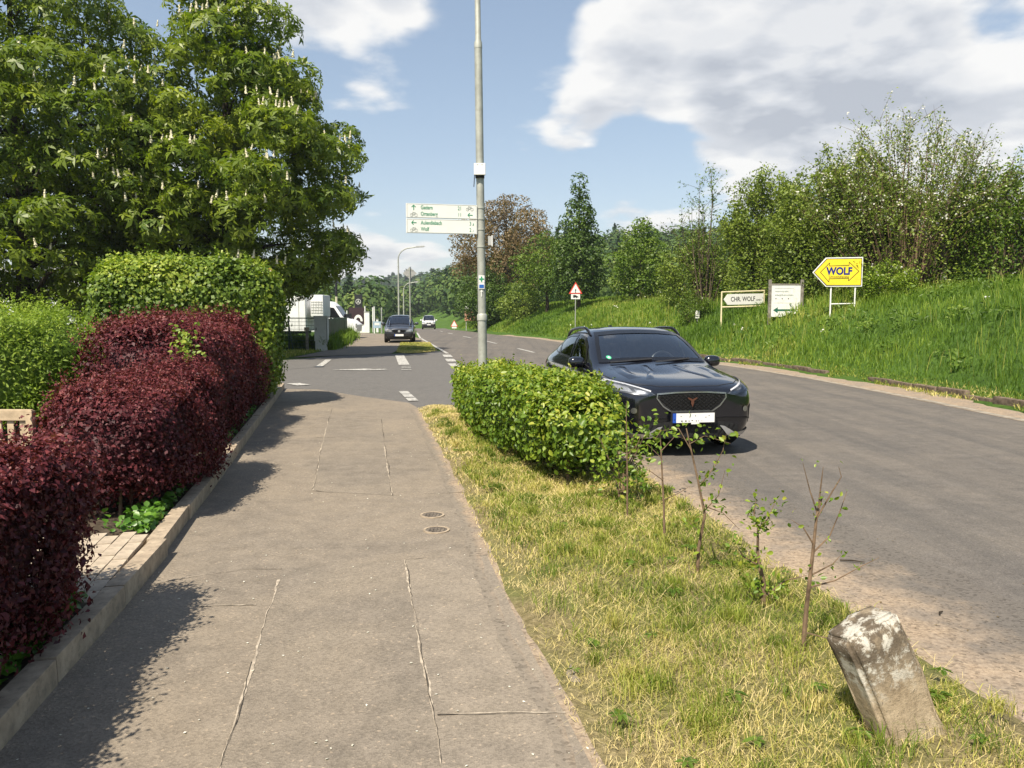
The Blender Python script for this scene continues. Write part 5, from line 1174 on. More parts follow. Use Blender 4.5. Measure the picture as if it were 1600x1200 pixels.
    for sx in (-1, 1):
        m = [(sx * .20, 1.15), (sx * .24, .75), (sx * .40, .34)]; m2 = [(sx * .56, 1.12), (sx * .60, .75), (sx * .56, .42)]
        # raised pressings of the bonnet
        for cl, wd, hh in ((m, .10, .012), (m2, .16, .014)):
            B = Car.resample(cl, .04, False); V = []; F = []; n = len(B)
            for i, p in enumerate(B):
                e = min(1, min(i, n - 1 - i) / 4)
                for q in (-1, -.5, 0, .5, 1):
                    hp, hn = c.hit('top', p[0] + q * wd / 2, p[1]); V.append(hp + hn * (.001 + hh * e * max(0, (1 - (q * q))) ** 1.0))
            for i in range(n - 1):
                for k in range(4): F.append((i * 5 + k, i * 5 + k + 1, (i + 1) * 5 + k + 1, (i + 1) * 5 + k))
            me = bpy.data.meshes.new('bonnet_crease'); me.from_pydata([tuple(v) for v in V], [], F); me.update(); me.materials.append(paint); me.polygons.foreach_set('use_smooth', np.ones(len(F), dtype=bool))
            o = bpy.data.objects.new('bonnet_crease', me); COL.objects.link(o); o.parent = c.root
    # grille with its frame, mesh bars and emblem
    gp = [(-.43, .775), (-.44, .72), (-.36, .62), (-.26, .555), (.26, .555), (.36, .62), (.44, .72), (.43, .775), (.2, .792), (0, .796), (-.2, .792)]
    g = c.decal('grille', gp, 'front', M_BLKMAT, .006, .05)
    c.band('grille_frame', gp, .016, 'front', M_CHROME, .016, parent=g)
    inner = [(x * .93, .68 + (z - .68) * .86) for x, z in gp]
    for sgn in (-1, 1):
        for k in range(-12, 13):
            pts = []
            for t in np.linspace(-.3, .3, 41):
                q = (k * .058 + t * 1.35 * sgn, .675 + t)
                if Car.inside(q, inner): pts.append(q)
            if len(pts) > 3: c.band('grille_bar', pts, .010 if sgn > 0 else .008, 'front', M_BLKGLOSS, .014 + .002 * sgn, closed=False, parent=g)
    em = [(0, .58), (.028, .655), (.022, .685), (.085, .73), (.075, .745), (.02, .725), (0, .712), (-.02, .725), (-.075, .745), (-.085, .73), (-.022, .685), (-.028, .655)]
    c.decal('emblem', [(x * .72, .672 + (z - .665) * .72) for x, z in em], 'front', M_COPPER, .034, .02, parent=g)
    # lower bumper
    lo = c.decal('lower_intake', [(-.60, .40), (-.62, .30), (-.50, .255), (.50, .255), (.62, .30), (.60, .40), (.30, .445), (-.30, .445)], 'front', M_BLKMAT, .006, .05)
    for k in range(-8, 9):
        c.band('intake_bar', [(k * .065 - .05, .27), (k * .065 + .04, .40)], .008, 'front', M_BLKGLOSS, .012, closed=False, parent=lo)
    c.band('bumper_crease', [(-.78, .46), (-.45, .475), (-.28, .465)], .018, 'front', M_BLKGLOSS, .016, closed=False)
    c.band('bumper_crease', [(.28, .465), (.45, .475), (.78, .46)], .018, 'front', M_BLKGLOSS, .016, closed=False)
    for sx in (-1, 1):
        c.decal('silver_blade', [(sx * .36, .385), (sx * .42, .375), (sx * .56, .295), (sx * .84, .33), (sx * .85, .30), (sx * .78, .262), (sx * .50, .255), (sx * .46, .27)], 'front', M_SILVER, .02, .03)
        c.decal('air_vent', [(sx * .78, .60), (sx * .845, .64), (sx * .86, .42), (sx * .80, .38)], 'front', M_BLKMAT, .006, .04)
        hl = [(sx * .455, .765), (sx * .52, .745), (sx * .72, .770), (sx * .865, .79), (sx * .90, .875), (sx * .86, .905), (sx * .70, .860), (sx * .52, .80)]
        h = c.decal('headlight', hl, 'front', plain('smoked_lamp_body', (.12, .125, .135), .3, .5, metal=.5), .005, .03)
        inn = [(x * .98 + sx * .012, .818 + (z - .818) * .72) for x, z in hl]
        c.decal('headlight_reflector', [(sx * .53, .765), (sx * .66, .772), (sx * .68, .82), (sx * .56, .79)], 'front', M_LAMPW, .009, .03, parent=h)
        c.decal('headlight_reflector', [(sx * .70, .785), (sx * .83, .80), (sx * .855, .87), (sx * .73, .838)], 'front', M_LAMPW, .009, .03, parent=h)
        c.band('daytime_lamp', [(sx * .50, .797), (sx * .62, .833), (sx * .74, .868), (sx * .86, .895), (sx * .885, .865)], .014, 'front', plain('daytime_lamp_white', (.5, .5, .52), .3), .012, closed=False, parent=h)
        c.decal('headlight_cover', hl, 'front', G_LAMP, .018, .03, parent=h)
        c.decal('fog_lamp', [(sx * .70 + .035 * math.cos(a), .575 + .035 * math.sin(a)) for a in np.linspace(0, 6.28, 14)[:-1]], 'front', M_CHROME, .01, .02)
    # number plate, blanked with specks as in the picture
    pl = empty('number_plate', (0, 0, 0)); pl.parent = c.root; pl.location = (0, -.075, .49)
    MB().box((0, .012, 0), (.56, .016, .14)).build('plate_holder', M_BLKMAT, pl, bevel=.003)
    MB().box((.02, 0, 0), (.48, .006, .112)).build('plate_face', M_PLATE, pl, bevel=.001)
    MB().box((-.24, 0, 0), (.042, .0075, .112)).build('plate_band', M_PLBLUE, pl, bevel=.001)
    rr = random.Random(2); sp = MB()
    for x, z, w_, h_ in [(-.16, .02, .012, .008), (-.05, .012, .008, .012), (.02, .025, .006, .016), (.15, .006, .016, .007), (.19, .025, .010, .010), (-.15, -.035, .02, .012), (-.10, -.035, .018, .014), (-.06, -.036, .012, .012), (-.02, -.03, .02, .008), (.03, -.036, .012, .012), (.06, -.036, .01, .008), (.10, -.036, .006, .008), (-.24, -.02, .012, .012)]:
        sp.box((x, -.0035, z), (w_, .002, h_))
    sp.build('plate_specks', M_BLKMAT, pl)
    MB().box((.02, .004, -.066), (.10, .012, .018)).build('plate_lip', M_PLATE, pl)
    # cabin
    MB().prism([(1.25, .85), (1.28, 1.03), (1.70, 1.03), (1.78, .95), (1.78, .60), (1.25, .6)], -.74, .74, lambda a, b, t: Vector((t, a, b))).build('dashboard', M_INT, c.root, bevel=.02)
    MB().box((0, 2.6, .42), (1.5, 2.9, .06)).build('cabin_floor', M_INT, c.root)
    sw = empty('steering_wheel'); sw.parent = c.root; sw.location = (.37, 1.92, 1.0); sw.rotation_euler = (R(68), 0, 0)
    MB().tube([(.185 * math.cos(a), .185 * math.sin(a), 0) for a in np.linspace(0, 2 * math.pi, 29)], .017, 8, cap=False).build('wheel_ring', M_RIM, sw, smooth=True)
    MB().box((0, 0, 0), (.34, .04, .02)).box((0, -.08, 0), (.04, .16, .02)).lathe([(0, .02), (.06, .015), (.065, -.02)], 14).build('wheel_spokes', M_INT, sw)
    for y0, xs in ((2.35, (-.37, .37)), (3.15, (-.42, 0, .42))):
        for x in xs:
            st = empty('car_seat'); st.parent = c.root; st.location = (x, y0, .45)
            MB().box((0, .0, .16), (.50 if len(xs) == 2 else .40, .52, .16)).build('seat_cushion', M_INT, st, bevel=.04)
            MB().box((0, .30, .50), (.48 if len(xs) == 2 else .40, .14, .60), Matrix.Rotation(R(-14), 3, 'X')).build('seat_back', M_INT, st, bevel=.05)
            MB().box((0, .40, .87), (.25, .09, .17), Matrix.Rotation(R(-8), 3, 'X')).build('headrest', M_INT, st, bevel=.035)
    MB().box((-.05, 1.98, 1.365), (.24, .03, .07)).build('rear_view_mirror', M_BLKMAT, c.root, bevel=.01)
    MB().box((-.50, 1.62, 1.09), (.17, .03, .10)).build('phone_holder', M_BLKMAT, c.root, bevel=.012)
    q, n = c.hit('front', -.60, 1.115)
    c.decal('green_badge', [(-.60 + .033 * math.cos(a), 1.125 + .022 * math.sin(a)) for a in np.linspace(0, 6.28, 16)[:-1]], 'front', M_GREENST, .010, .02)
    c.decal('badge_centre', [(-.60 + .016 * math.cos(a), 1.122 + .010 * math.sin(a)) for a in np.linspace(0, 6.28, 12)[:-1]], 'front', M_PLATE, .0125, .02)
    for k, (a, b) in enumerate((((-.62, 1.06), (-.02, 1.10)), ((.0, 1.06), (.52, 1.10)))):
        c.band('wiper', [a, b], .016, 'front', M_BLKMAT, .02, closed=False)
    # roof rails, fin, mirrors, wheels
    for sx in (-1, 1):
        pts = []
        for t in np.linspace(0, 1, 12):
            y = 2.08 + t * 1.45; q, n = c.hit('top', sx * (.655 - .03 * t), y); pts.append(q + Vector((sx * .01, 0, .055 * min(1, 6 * min(t, 1 - t)) + .002)))
        MB().tube(pts, [.013] + [.022] * 10 + [.013], 8).build('roof_rail', M_BLKGLOSS, c.root, smooth=True)
    q, n = c.hit('top', 0, 3.3)
    MB().prism([(3.18, q.z - .01), (3.30, q.z + .055), (3.36, q.z + .055), (3.40, q.z - .01)], -.018, .018, lambda a, b, t: Vector((t, a, b))).build('antenna_fin', M_BLKGLOSS, c.root, bevel=.006)
    c.mirror(.985, 1.66, 1.055, paint); c.wheels(.225, 10); c.finish()
    MB().box((0, 2.2, .235), (1.45, 4.0, .05)).build('underbody', M_BLKMAT, c.root)
    return c
CAR_LOC = (2.14, 9.40, 0.0); CAR_ROT = 10.0
crossover()

# ---- far vehicles: a parked people carrier and an oncoming van
def boxy(name, label, cat, loc, rz, paint, W, H, Lc, hood_s, hood_z, scr_s, nose_z, rear_s, bumper):
    w = W / 2
    def st(y, zb, k, zsh, zbelt, zr, kr): return (y, zb, [w * .86 * k, (w * .96 * k, .36), (w * k, .6), (w * .995 * k, zsh), (w * .96 * k, zbelt), (w * kr * .97, (zbelt + zr) / 2), (w * kr * .86, zr - .06), (w * kr * .45, zr - .01)], zr)
    S = [st(0, .24, .70, nose_z - .18, nose_z - .06, nose_z, .60), st(.05, .20, .86, nose_z - .14, nose_z, nose_z + .06, .76), st(.25, .18, .97, nose_z - .06, nose_z + .06, nose_z + .13, .88),
         st(hood_s - .08, .18, 1, hood_z - .16, hood_z - .06, hood_z, .88), st(hood_s + .06, .18, 1, hood_z - .12, hood_z, hood_z + .07, .90), st((hood_s + scr_s) / 2, .18, 1, hood_z - .1, hood_z, hood_z + (H - hood_z) * .58, .90), st(scr_s, .18, 1, hood_z - .1, hood_z, H - .05, .86), st(scr_s + .35, .18, 1, hood_z - .08, hood_z + .02, H - .01, .84),
         st(rear_s - .5, .2, 1, hood_z - .08, hood_z + .02, H, .84), st(rear_s, .22, .99, hood_z - .08, hood_z + .02, H - .05, .82), st(Lc - .12, .28, .96, hood_z - .1, hood_z, H - .22, .78), st(Lc, .34, .88, hood_z - .15, hood_z - .05, H - .5, .72)]
    c = Car(name, label, cat, loc, rz, S, paint, (.86, Lc - .95), .315, W - .22)
    zt = H - .10
    c.window('windscreen', [(-w * .80, hood_z + .04), (0, hood_z + .07), (w * .80, hood_z + .04), (w * .70, zt), (0, zt + .03), (-w * .70, zt)], 'front', G_SCREEN, frame=.05, ymax=scr_s + .3)
    for ax in ('side+', 'side-'):
        c.window('side_window', [(hood_s + .42, hood_z + .05), (hood_s + 1.45, hood_z + .05), (hood_s + 1.45, zt - .06), (scr_s + .10, zt - .06)], ax, G_SIDE)
        c.window('side_window', [(hood_s + 1.53, hood_z + .05), (rear_s - .55, hood_z + .06), (rear_s - .6, zt - .06), (hood_s + 1.53, zt - .06)], ax, G_SIDE)
    nz = nose_z
    if bumper: c.decal('bumper', [(-w * .93, .24), (w * .93, .24), (w * .93, nz - .26), (-w * .93, nz - .26)], 'front', M_BLKMAT, .012, .08)
    c.decal('lower_intake', [(-w * .6, .27), (w * .6, .27), (w * .62, .40), (-w * .62, .40)], 'front', M_BLKGLOSS, .018, .08)
    g = c.decal('grille', [(-w * .40, nz - .14), (-w * .30, nz - .21), (w * .30, nz - .21), (w * .40, nz - .14), (w * .36, nz - .05), (-w * .36, nz - .05)], 'front', M_BLKGLOSS, .014, .06)
    c.decal('emblem', [(.07 * math.cos(a), nz - .125 + .07 * math.sin(a)) for a in np.linspace(0, 6.28, 14)[:-1]], 'front', M_SILVER, .02, .04, parent=g)
    for sx in (-1, 1):
        c.decal('headlight', [(sx * w * .46, nz - .17), (sx * w * .88, nz - .15), (sx * w * .92, nz + .02), (sx * w * .70, nz + .0), (sx * w * .48, nz - .06)], 'front', M_LAMPW, .012, .05)
    pl = empty('number_plate'); pl.parent = c.root; pl.location = (0, -.055, nz - .36); MB().box((0, 0, 0), (.52, .02, .115)).build('plate_face', M_PLATE, pl, bevel=.002)
    MB().box((-.24, -.002, 0), (.042, .02, .11)).build('plate_band', M_PLBLUE, pl)
    MB().prism([(hood_s - .1, .7), (hood_s + .05, hood_z - .02), (hood_s + .5, hood_z - .02), (hood_s + .55, .7)], -w * .82, w * .82, lambda a, b, t: Vector((t, a, b))).build('dashboard', M_INT, c.root)
    for x in (-.38, .38):
        MB().box((x, scr_s + .5, hood_z + .02), (.46, .16, .62)).build('seat_back', M_INT, c.root, bevel=.05); MB().box((x, scr_s + .54, hood_z + .42), (.25, .1, .17)).build('headrest', M_INT, c.root, bevel=.03)
    MB().box((0, Lc / 2, .36), (W * .8, Lc * .7, .05)).build('cabin_floor', M_INT, c.root)
    c.mirror(w + .11, hood_s + .42, hood_z + .10, paint, 1.05); c.wheels(.2, 7, M_SILVER); c.finish()
    return c
boxy('people_carrier', 'blue grey people carrier parked on the far footpath behind the diamond sign', 'car', (-6.62, 46.6, 0.0), R(6), car_paint('blue_grey_paint', (.055, .062, .078), .5, .3), 1.80, 1.66, 4.40, 1.05, 1.02, 1.85, .82, 4.05, True)
boxy('white_van', 'white van driving along the far stretch of the road', 'van', (-11.35, 108.5, float(base_z(109))), R(6), car_paint('white_van_paint', (.72, .72, .70), .0, .35), 1.90, 1.95, 4.9, .85, 1.16, 1.6, 1.0, 4.6, True)
# ------------------------------------------------------------------ leaning boundary stone
def stonemat():
    m, N, L = newmat('lichen_stone'); tc = N.new('ShaderNodeTexCoord'); P = tc.outputs['Object']
    a = noise(N, L, P, 5, 6, .65); b = noise(N, L, P, 42, 5, .75); c = noise(N, L, P, 11, 8, .75, .0); d = noise(N, L, P, 9, 5, .7)
    col = ramp(N, L, a, [(.3, (.22, .17, .11)), (.5, (.33, .265, .18)), (.72, (.40, .34, .24))])
    sp = N.new('ShaderNodeSeparateXYZ'); L.new(P, sp.inputs[0])
    def mr(src, f0, f1, t0, t1):
        q = N.new('ShaderNodeMapRange'); L.new(src, q.inputs['Value']); q.inputs['From Min'].default_value = f0; q.inputs['From Max'].default_value = f1; q.inputs['To Min'].default_value = t0; q.inputs['To Max'].default_value = t1; return q.outputs[0]
    def mul(x, y):
        q = N.new('ShaderNodeMath'); q.operation = 'MULTIPLY'; L.new(x, q.inputs[0]); L.new(y, q.inputs[1]); return q.outputs[0]
    hi = mr(sp.outputs['Z'], .25, .42, 0, 1)
    # dark weathered crust towards the old top, then pale lichen patches
    crust = mul(mr(d, .34, .50, .15, .9), hi); col = mixc(N, L, crust, col, (.085, .068, .05))
    lich = mul(mr(c, .505, .57, 0, .9), mr(sp.outputs['Z'], .22, .34, 0, 1)); col = mixc(N, L, lich, col, (.47, .45, .39))
    spots = mr(b, .62, .68, 0, .8); col = mixc(N, L, spots, col, (.06, .05, .04))
    fr = ramp(N, L, b, [(.3, (.7, .7, .7)), (.65, (1.2, 1.2, 1.2))]); col = mixc(N, L, .7, col, fr, 'MULTIPLY')
    MATS['stone'] = finish(m, N, L, col, .95, .15, bump=b, bstr=.7, bdist=.012); return m
M_STONE = stonemat()
def stone():
    bm = bmesh.new(); bmesh.ops.create_cube(bm, size=1)
    for v in bm.verts: v.co = Vector((v.co.x * .255, v.co.y * .165, v.co.z * .70 + .19))
    bmesh.ops.subdivide_edges(bm, edges=bm.edges, cuts=1, use_grid_fill=True)
    es = [e for e in bm.edges if len(e.link_faces) == 2 and e.calc_face_angle(0) > .5]
    bmesh.ops.bevel(bm, geom=es, offset=.018, segments=3, affect='EDGES'); bmesh.ops.subdivide_edges(bm, edges=bm.edges, cuts=3, use_grid_fill=True)
    P = np.array([v.co[:] for v in bm.verts]); n = fnoise(P, 9, 3, 4) * .009 + fnoise(P, 38, 5, 3) * .004
    bm.normal_update()
    for v, k in zip(bm.verts, n): v.co += v.normal * float(k)
    for v in bm.verts:
        if v.co.z > .5: v.co.z -= .10 * max(0, -v.co.x - .0) * 1.2 + .05 * abs(v.co.x) ; v.co.x *= 1.0
    me = bpy.data.meshes.new('boundary_stone'); bm.to_mesh(me); bm.free(); me.materials.append(M_STONE); me.polygons.foreach_set('use_smooth', np.ones(len(me.polygons), dtype=bool))
    o = bpy.data.objects.new('boundary_stone', me); COL.objects.link(o); o.location = (1.60, 3.04, .0); o.rotation_euler = (R(-12), R(-20), R(16))
    tag(o, 'old leaning square boundary stone with lichen standing in the verge', 'stone'); return o
stone()
# tufts round the stone
r = np.random.default_rng(91); n = 1500; a = r.uniform(0, 6.28, n); x = 1.66 + np.cos(a) * .17 * r.uniform(.7, 1.6, n); y = 3.22 + np.sin(a) * .13 * r.uniform(.7, 1.6, n); P = np.stack([x, y, np.full(n, .03)], 1)
grass_object('grass_tuft', 'grass tufts round the foot of the leaning stone', P, r.uniform(.05, .13, n), .0045 * r.uniform(.7, 1.4, n), r.uniform(.2, 1.1, n), 92, np.clip(.5 + r.normal(size=n) * .22, 0, 1), LM_VERGE)

# ------------------------------------------------------------------ lamp post with cycle signs
M_GALV = plain('weathered_galvanised_steel', (.36, .37, .33), .6, .4, metal=.25, var=.16, nscale=5, dirt=((.22, .22, .18), .5))
M_SIGNW = plain('sign_white', (.70, .70, .66), .5, .4, var=.06, nscale=2)
M_SIGNB = plain('sign_back_grey', (.42, .42, .40), .5, .5, metal=.4, var=.1)
M_SGREEN = plain('sign_green_print', (.03, .24, .12), .5, .4, var=.05)
M_SGREY = plain('sign_grey_print', (.30, .34, .31), .5, .4, var=.05)
M_BLACK = plain('black_print', (.015, .015, .015), .5, .4, var=.05)
M_RED = plain('sign_red', (.60, .06, .04), .45, .4, var=.08, nscale=2)
M_BLUE = plain('sticker_blue', (.02, .10, .36), .45, .4, var=.05)
M_YEL = plain('sign_yellow', (.80, .62, .03), .5, .4, var=.08, nscale=3, dirt=((.42, .36, .08), .35))
M_NAVY = plain('navy_lettering', (.012, .02, .18), .5, .4, var=.05)
M_WHITEP = plain('white_painted_metal', (.72, .72, .69), .5, .4, var=.07, nscale=3, dirt=((.4, .38, .32), .3))
M_BLACKP = plain('black_panel_and_pole_shade', (.018, .018, .02), .4, .5, var=.15)  # black of boards and panels, also the shade painted on the slim pole
lp = empty('lamp_post', (-.425, 11.8, 0), 0, 'tall grey lamp post behind the hornbeam hedge carrying cycle direction signs', 'lamp post')
lean = lambda z: (-.011 * z, 0, z)
MB().tube([lean(-.1), lean(1.66)], [.068, .066], 20).build('base_tube', M_GALV, lp, smooth=True)
MB().tube([lean(1.62), lean(1.70), lean(1.72)], [.074, .074, .060], 20).build('collar', M_GALV, lp, smooth=True)
MB().tube([lean(1.7), lean(5.55)], [.060, .055], 20).build('pole', M_GALV, lp, smooth=True)
MB().tube([lean(5.52), lean(5.60), lean(5.64), lean(8.2)], [.058, .056, .042, .036], 16).build('upper_pole', M_GALV, lp, smooth=True)
MB().tube([lean(8.15), (-.08, .0, 8.45), (.15, .1, 8.6), (.6, .3, 8.65)], [.036, .034, .032, .03], 10).build('arm', M_GALV, lp, smooth=True)
MB().prism([(.5, 8.60), (.55, 8.72), (1.1, 8.70), (1.2, 8.62)], .18, .42, lambda a, b, t: Vector((a, t, b))).build('lamp_head', M_SIGNB, lp, bevel=.02)
for z in (3.26, 3.10, 2.95, 2.70): MB().lathe([(.066, -.012), (.066, .012), (.058, .012), (.058, -.012)], 18).build('clamp_band', M_GALV, lp, smooth=True, loc=lean(z))
def bike(parent, x, z, s, mat, yoff=-.012):
    m = MB()
    for cx in (-.034, .034): m.tube([(x + s * (cx + .022 * math.cos(a)), yoff, z + s * .022 * math.sin(a)) for a in np.linspace(0, 6.28, 15)], .0022 * s, 4, cap=False)
    for a, b in (((-.034, 0), (-.012, .036)), ((-.012, .036), (.022, .036)), ((-.012, .036), (.0, .0)), ((.0, .0), (.022, .036)), ((.034, 0), (.018, .05)), ((-.034, 0), (0, 0)), ((-.022, .044), (-.004, .044))):
        m.tube([(x + s * a[0], yoff, z + s * a[1]), (x + s * b[0], yoff, z + s * b[1])], .0020 * s, 4)
    m.build('bicycle_symbol', mat, parent)
def arrow(parent, x, z, s, ang, mat, yoff=-.012):
    m = MB(); ca, sa = math.cos(ang), math.sin(ang); q = lambda a, b: (x + s * (a * ca - b * sa), z + s * (a * sa + b * ca))
    for poly in ([q(-.04, -.006), q(.03, -.006), q(.03, .006), q(-.04, .006)], [q(.04, 0), q(.012, .032), q(-.001, .032), q(.024, 0)], [q(.04, 0), q(.024, 0), q(-.001, -.032), q(.012, -.032)]):
        m.prism(poly, yoff - .001, yoff + .001)
    m.build('arrow', mat, parent)
def cyc_board(z, lines, sym):
    b = empty('direction_board'); b.parent = lp; b.location = (-.055 - .03, -.06, z); b.rotation_euler = (0, 0, R(12))
    MB().box((-.515, 0, 0), (1.03, .02, .205)).build('board', M_SIGNW, b, bevel=.004)
    fr = MB()
    for zz in (-.094, .094): fr.box((-.515, -.0105, zz), (1.0, .003, .0035))
    for xx in (-1.015, -.015): fr.box((xx, -.0105, 0), (.0035, .003, .188))
    fr.build('border_line', M_SGREY, b)
    for i, (txt, km, dec) in enumerate(lines):
        zz = .022 if i == 0 else -.068
        text_mesh('lettering', txt, .078, M_SGREEN, b, (-.82, -.0115, zz), (R(90), 0, 0), .72, bold=.001)
        text_mesh('lettering', km, .078, M_SGREEN, b, (-.285 if sym == 'up' else -.115, -.0115, zz), (R(90), 0, 0), .75)
        if dec: text_mesh('lettering', dec, .045, M_SGREEN, b, (-.072, -.0115, zz), (R(90), 0, 0), .75)
    if sym == 'up':
        arrow(b, -.92, .045, .95, R(90), M_SGREEN); bike(b, -.92, -.062, .95, M_SGREY); bike(b, -.11, .038, .95, M_SGREY); arrow(b, -.105, -.045, .95, R(180), M_SGREEN)
    else:
        arrow(b, -.92, .045, .95, R(180), M_SGREEN); bike(b, -.92, -.062, .95, M_SGREY)
cyc_board(3.19, [('Gedern', '21', ''), ('Ortenberg', '11', '')], 'up'); cyc_board(2.975, [('Aulendiebach', '3', ',8'), ('Wolf', '2', ',1')], 'left')
cb = empty('sensor_box'); cb.parent = lp; cb.location = (-.042, -.09, 3.80)
MB().box((0, 0, 0), (.165, .07, .165)).build('housing', M_WHITEP, cb, bevel=.008); MB().box((0, .05, -.10), (.13, .10, .03)).build('bracket', M_BLKMAT, cb)
MB().tube([(-.075, .0, -.08), (-.082, .0, -.2), (-.086, .0, -.25)], .006, 6).build('cable', M_BLKMAT, cb)
for sx in (-.03, .035): MB().lathe([(.008, 0), (.008, .003), (0, .003)], 8, lambda a, b, h, sx=sx: Vector((sx + a, -.036 - h, .062 + b))).build('screw', M_SGREY, cb)
sbx = empty('side_box'); sbx.parent = lp; sbx.location = (.10, .0, 2.78)
MB().box((.0, 0, 0), (.05, .12, .13)).build('housing', M_SIGNB, sbx, bevel=.005); MB().box((.034, 0, .0), (.014, .14, .16)).build('cover', M_WHITEP, sbx, bevel=.003); MB().tube([(-.06, 0, -.02), (-.02, 0, -.02)], .012, 6).build('bracket', M_BLKMAT, sbx)
st_ = empty('sticker'); st_.parent = lp; st_.location = (-.022, -.064, 0)
MB().box((0, -.001, 2.225), (.085, .006, .105)).build('sticker_ground', M_SIGNW, st_); MB().box((0, -.006, 2.225), (.022, .003, .075)).box((0, -.0065, 2.225), (.07, .003, .022)).build('green_cross', M_SGREEN, st_)
MB().box((0, -.001, 2.125), (.085, .006, .085)).build('sticker_ground', M_SIGNW, st_); MB().box((0, -.006, 2.12), (.07, .003, .05)).build('blue_mark', M_BLUE, st_)
MB().prism([(-.005, 1.97), (.005, 1.97), (.005, 2.04), (.02, 2.04), (0, 2.066), (-.02, 2.04), (-.005, 2.04)], -.006, -.003).build('white_arrow', M_SIGNW, st_)

# ------------------------------------------------------------------ signs on the bank
def tri_sign(loc, label, side, post_h, scale=1.0, frog=True, face=0):
    t = empty('warning_sign', loc, face, label, 'sign'); h = side * .866; zb = post_h
    MB().tube([(0, .03, -.3), (0, .03, zb + h * .7)], .032, 10).build('post', M_GALV, t, smooth=True)
    def rt(k, off=0): c = zb + h / 3; return [(-side / 2 * k, c - h / 3 * k), (side / 2 * k, c - h / 3 * k), (0, c + h * 2 / 3 * k)]
    MB().prism(rt(1.0), -.01, .012).build('triangle_back', M_RED, t, bevel=.006)
    MB().prism(rt(.74), -.014, -.008).build('triangle_face', M_SIGNW, t)
    if frog:
        MB().prism([(-.045, zb + .30), (.045, zb + .30), (.03, zb + .14), (-.03, zb + .14)], -.018, -.012).build('exclamation_bar', M_BLACK, t)
        MB().prism([(.035 * math.cos(a), zb + .085 + .035 * math.sin(a)) for a in np.linspace(0, 6.28, 11)[:-1]], -.018, -.012).build('exclamation_dot', M_BLACK, t)
        MB().box((0, 0, zb - .19), (.60, .02, .33)).build('plate', M_SIGNW, t, bevel=.004)
        fg = [(-.19, -.25), (-.13, -.215), (-.16, -.18), (-.20, -.15), (-.15, -.10), (-.06, -.075), (.02, -.09), (.12, -.15), (.20, -.2), (.19, -.245), (.10, -.225), (.12, -.275), (.02, -.275), (.03, -.24), (-.05, -.235), (-.07, -.27), (-.12, -.265)]
        MB().prism([(x, zb + z) for x, z in fg], -.016, -.010).build('frog_symbol', M_BLACK, t)
    else: MB().box((0, 0, zb - .12), (side * .62, .02, .2)).build('plate', M_SIGNW, t, bevel=.004)
    return t
zz = gz(4.22, 53.0)
tri_sign((4.22, 53.0, zz), 'red triangle warning sign with exclamation mark and frog plate on the bank', .90, max(1.2, 3.03 - zz))
tri_sign((-6.9, 95, gz(-6.9, 95)), 'small distant triangle warning sign at the bend of the road', .90, max(.25, .18 - gz(-6.9, 95)), frog=False)

# yellow arrow sign
zs = gz(11.2, 27); ys = empty('arrow_sign', (11.0, 27, zs), 0, 'large yellow arrow shaped sign on two legs lettered WOLF in blue', 'sign')
bz = 2.62 - zs
outer = [(-.86, .48), (-.40, 0), (.83, .01), (.83, 1.0), (-.42, .98)]
MB().prism([(x, bz + z) for x, z in outer], .0, .03).build('frame_panel', M_WHITEP, ys, bevel=.006)
ctr = (.05, .49); sc2 = lambda k: [(ctr[0] + (x - ctr[0]) * (1 - k * 1.0), ctr[1] + (z - ctr[1]) * (1 - k * 1.6)) for x, z in outer]
MB().prism([(x, bz + z) for x, z in sc2(.045)], -.004, -.001).build('black_border', M_BLACK, ys); MB().prism([(x, bz + z) for x, z in sc2(.075)], -.008, -.005).build('yellow_face', M_YEL, ys)
da = [(-.60, .49), (-.30, .80), (-.30, .70), (.36, .72), (.36, .83), (.70, .52), (.36, .20), (.36, .29), (-.30, .27), (-.30, .16)]
m = MB()
for a, b in zip(da, da[1:] + da[:1]):
    d = Vector((b[0] - a[0], b[1] - a[1])); L_ = d.length; n = Vector((-d.y, d.x)) / L_ * .009
    m.prism([(a[0] - n.x, bz + a[1] - n.y), (b[0] - n.x, bz + b[1] - n.y), (b[0] + n.x, bz + b[1] + n.y), (a[0] + n.x, bz + a[1] + n.y)], -.012, -.0085)
m.build('double_arrow_outline', M_BLACK, ys)
text_mesh('lettering', 'WOLF', .34, M_NAVY, ys, (.04, -.010, bz + .415), (R(90), 0, 0), .90, 'CENTER', bold=.014)
text_mesh('lettering', 'Umweltdienste', .105, M_BLACK, ys, (.03, -.010, bz + .305), (R(90), 0, 0), 1.05, 'CENTER')
for x in (-.20, .62): MB().tube([(x, .05, -.3), (x, .05, bz + .9)], .026, 8).build('leg', M_WHITEP, ys, smooth=True)
MB().tube([(-.20, .05, bz - .58), (.62, .05, bz - .56)], .022, 8).build('crossbar', M_WHITEP, ys, smooth=True)

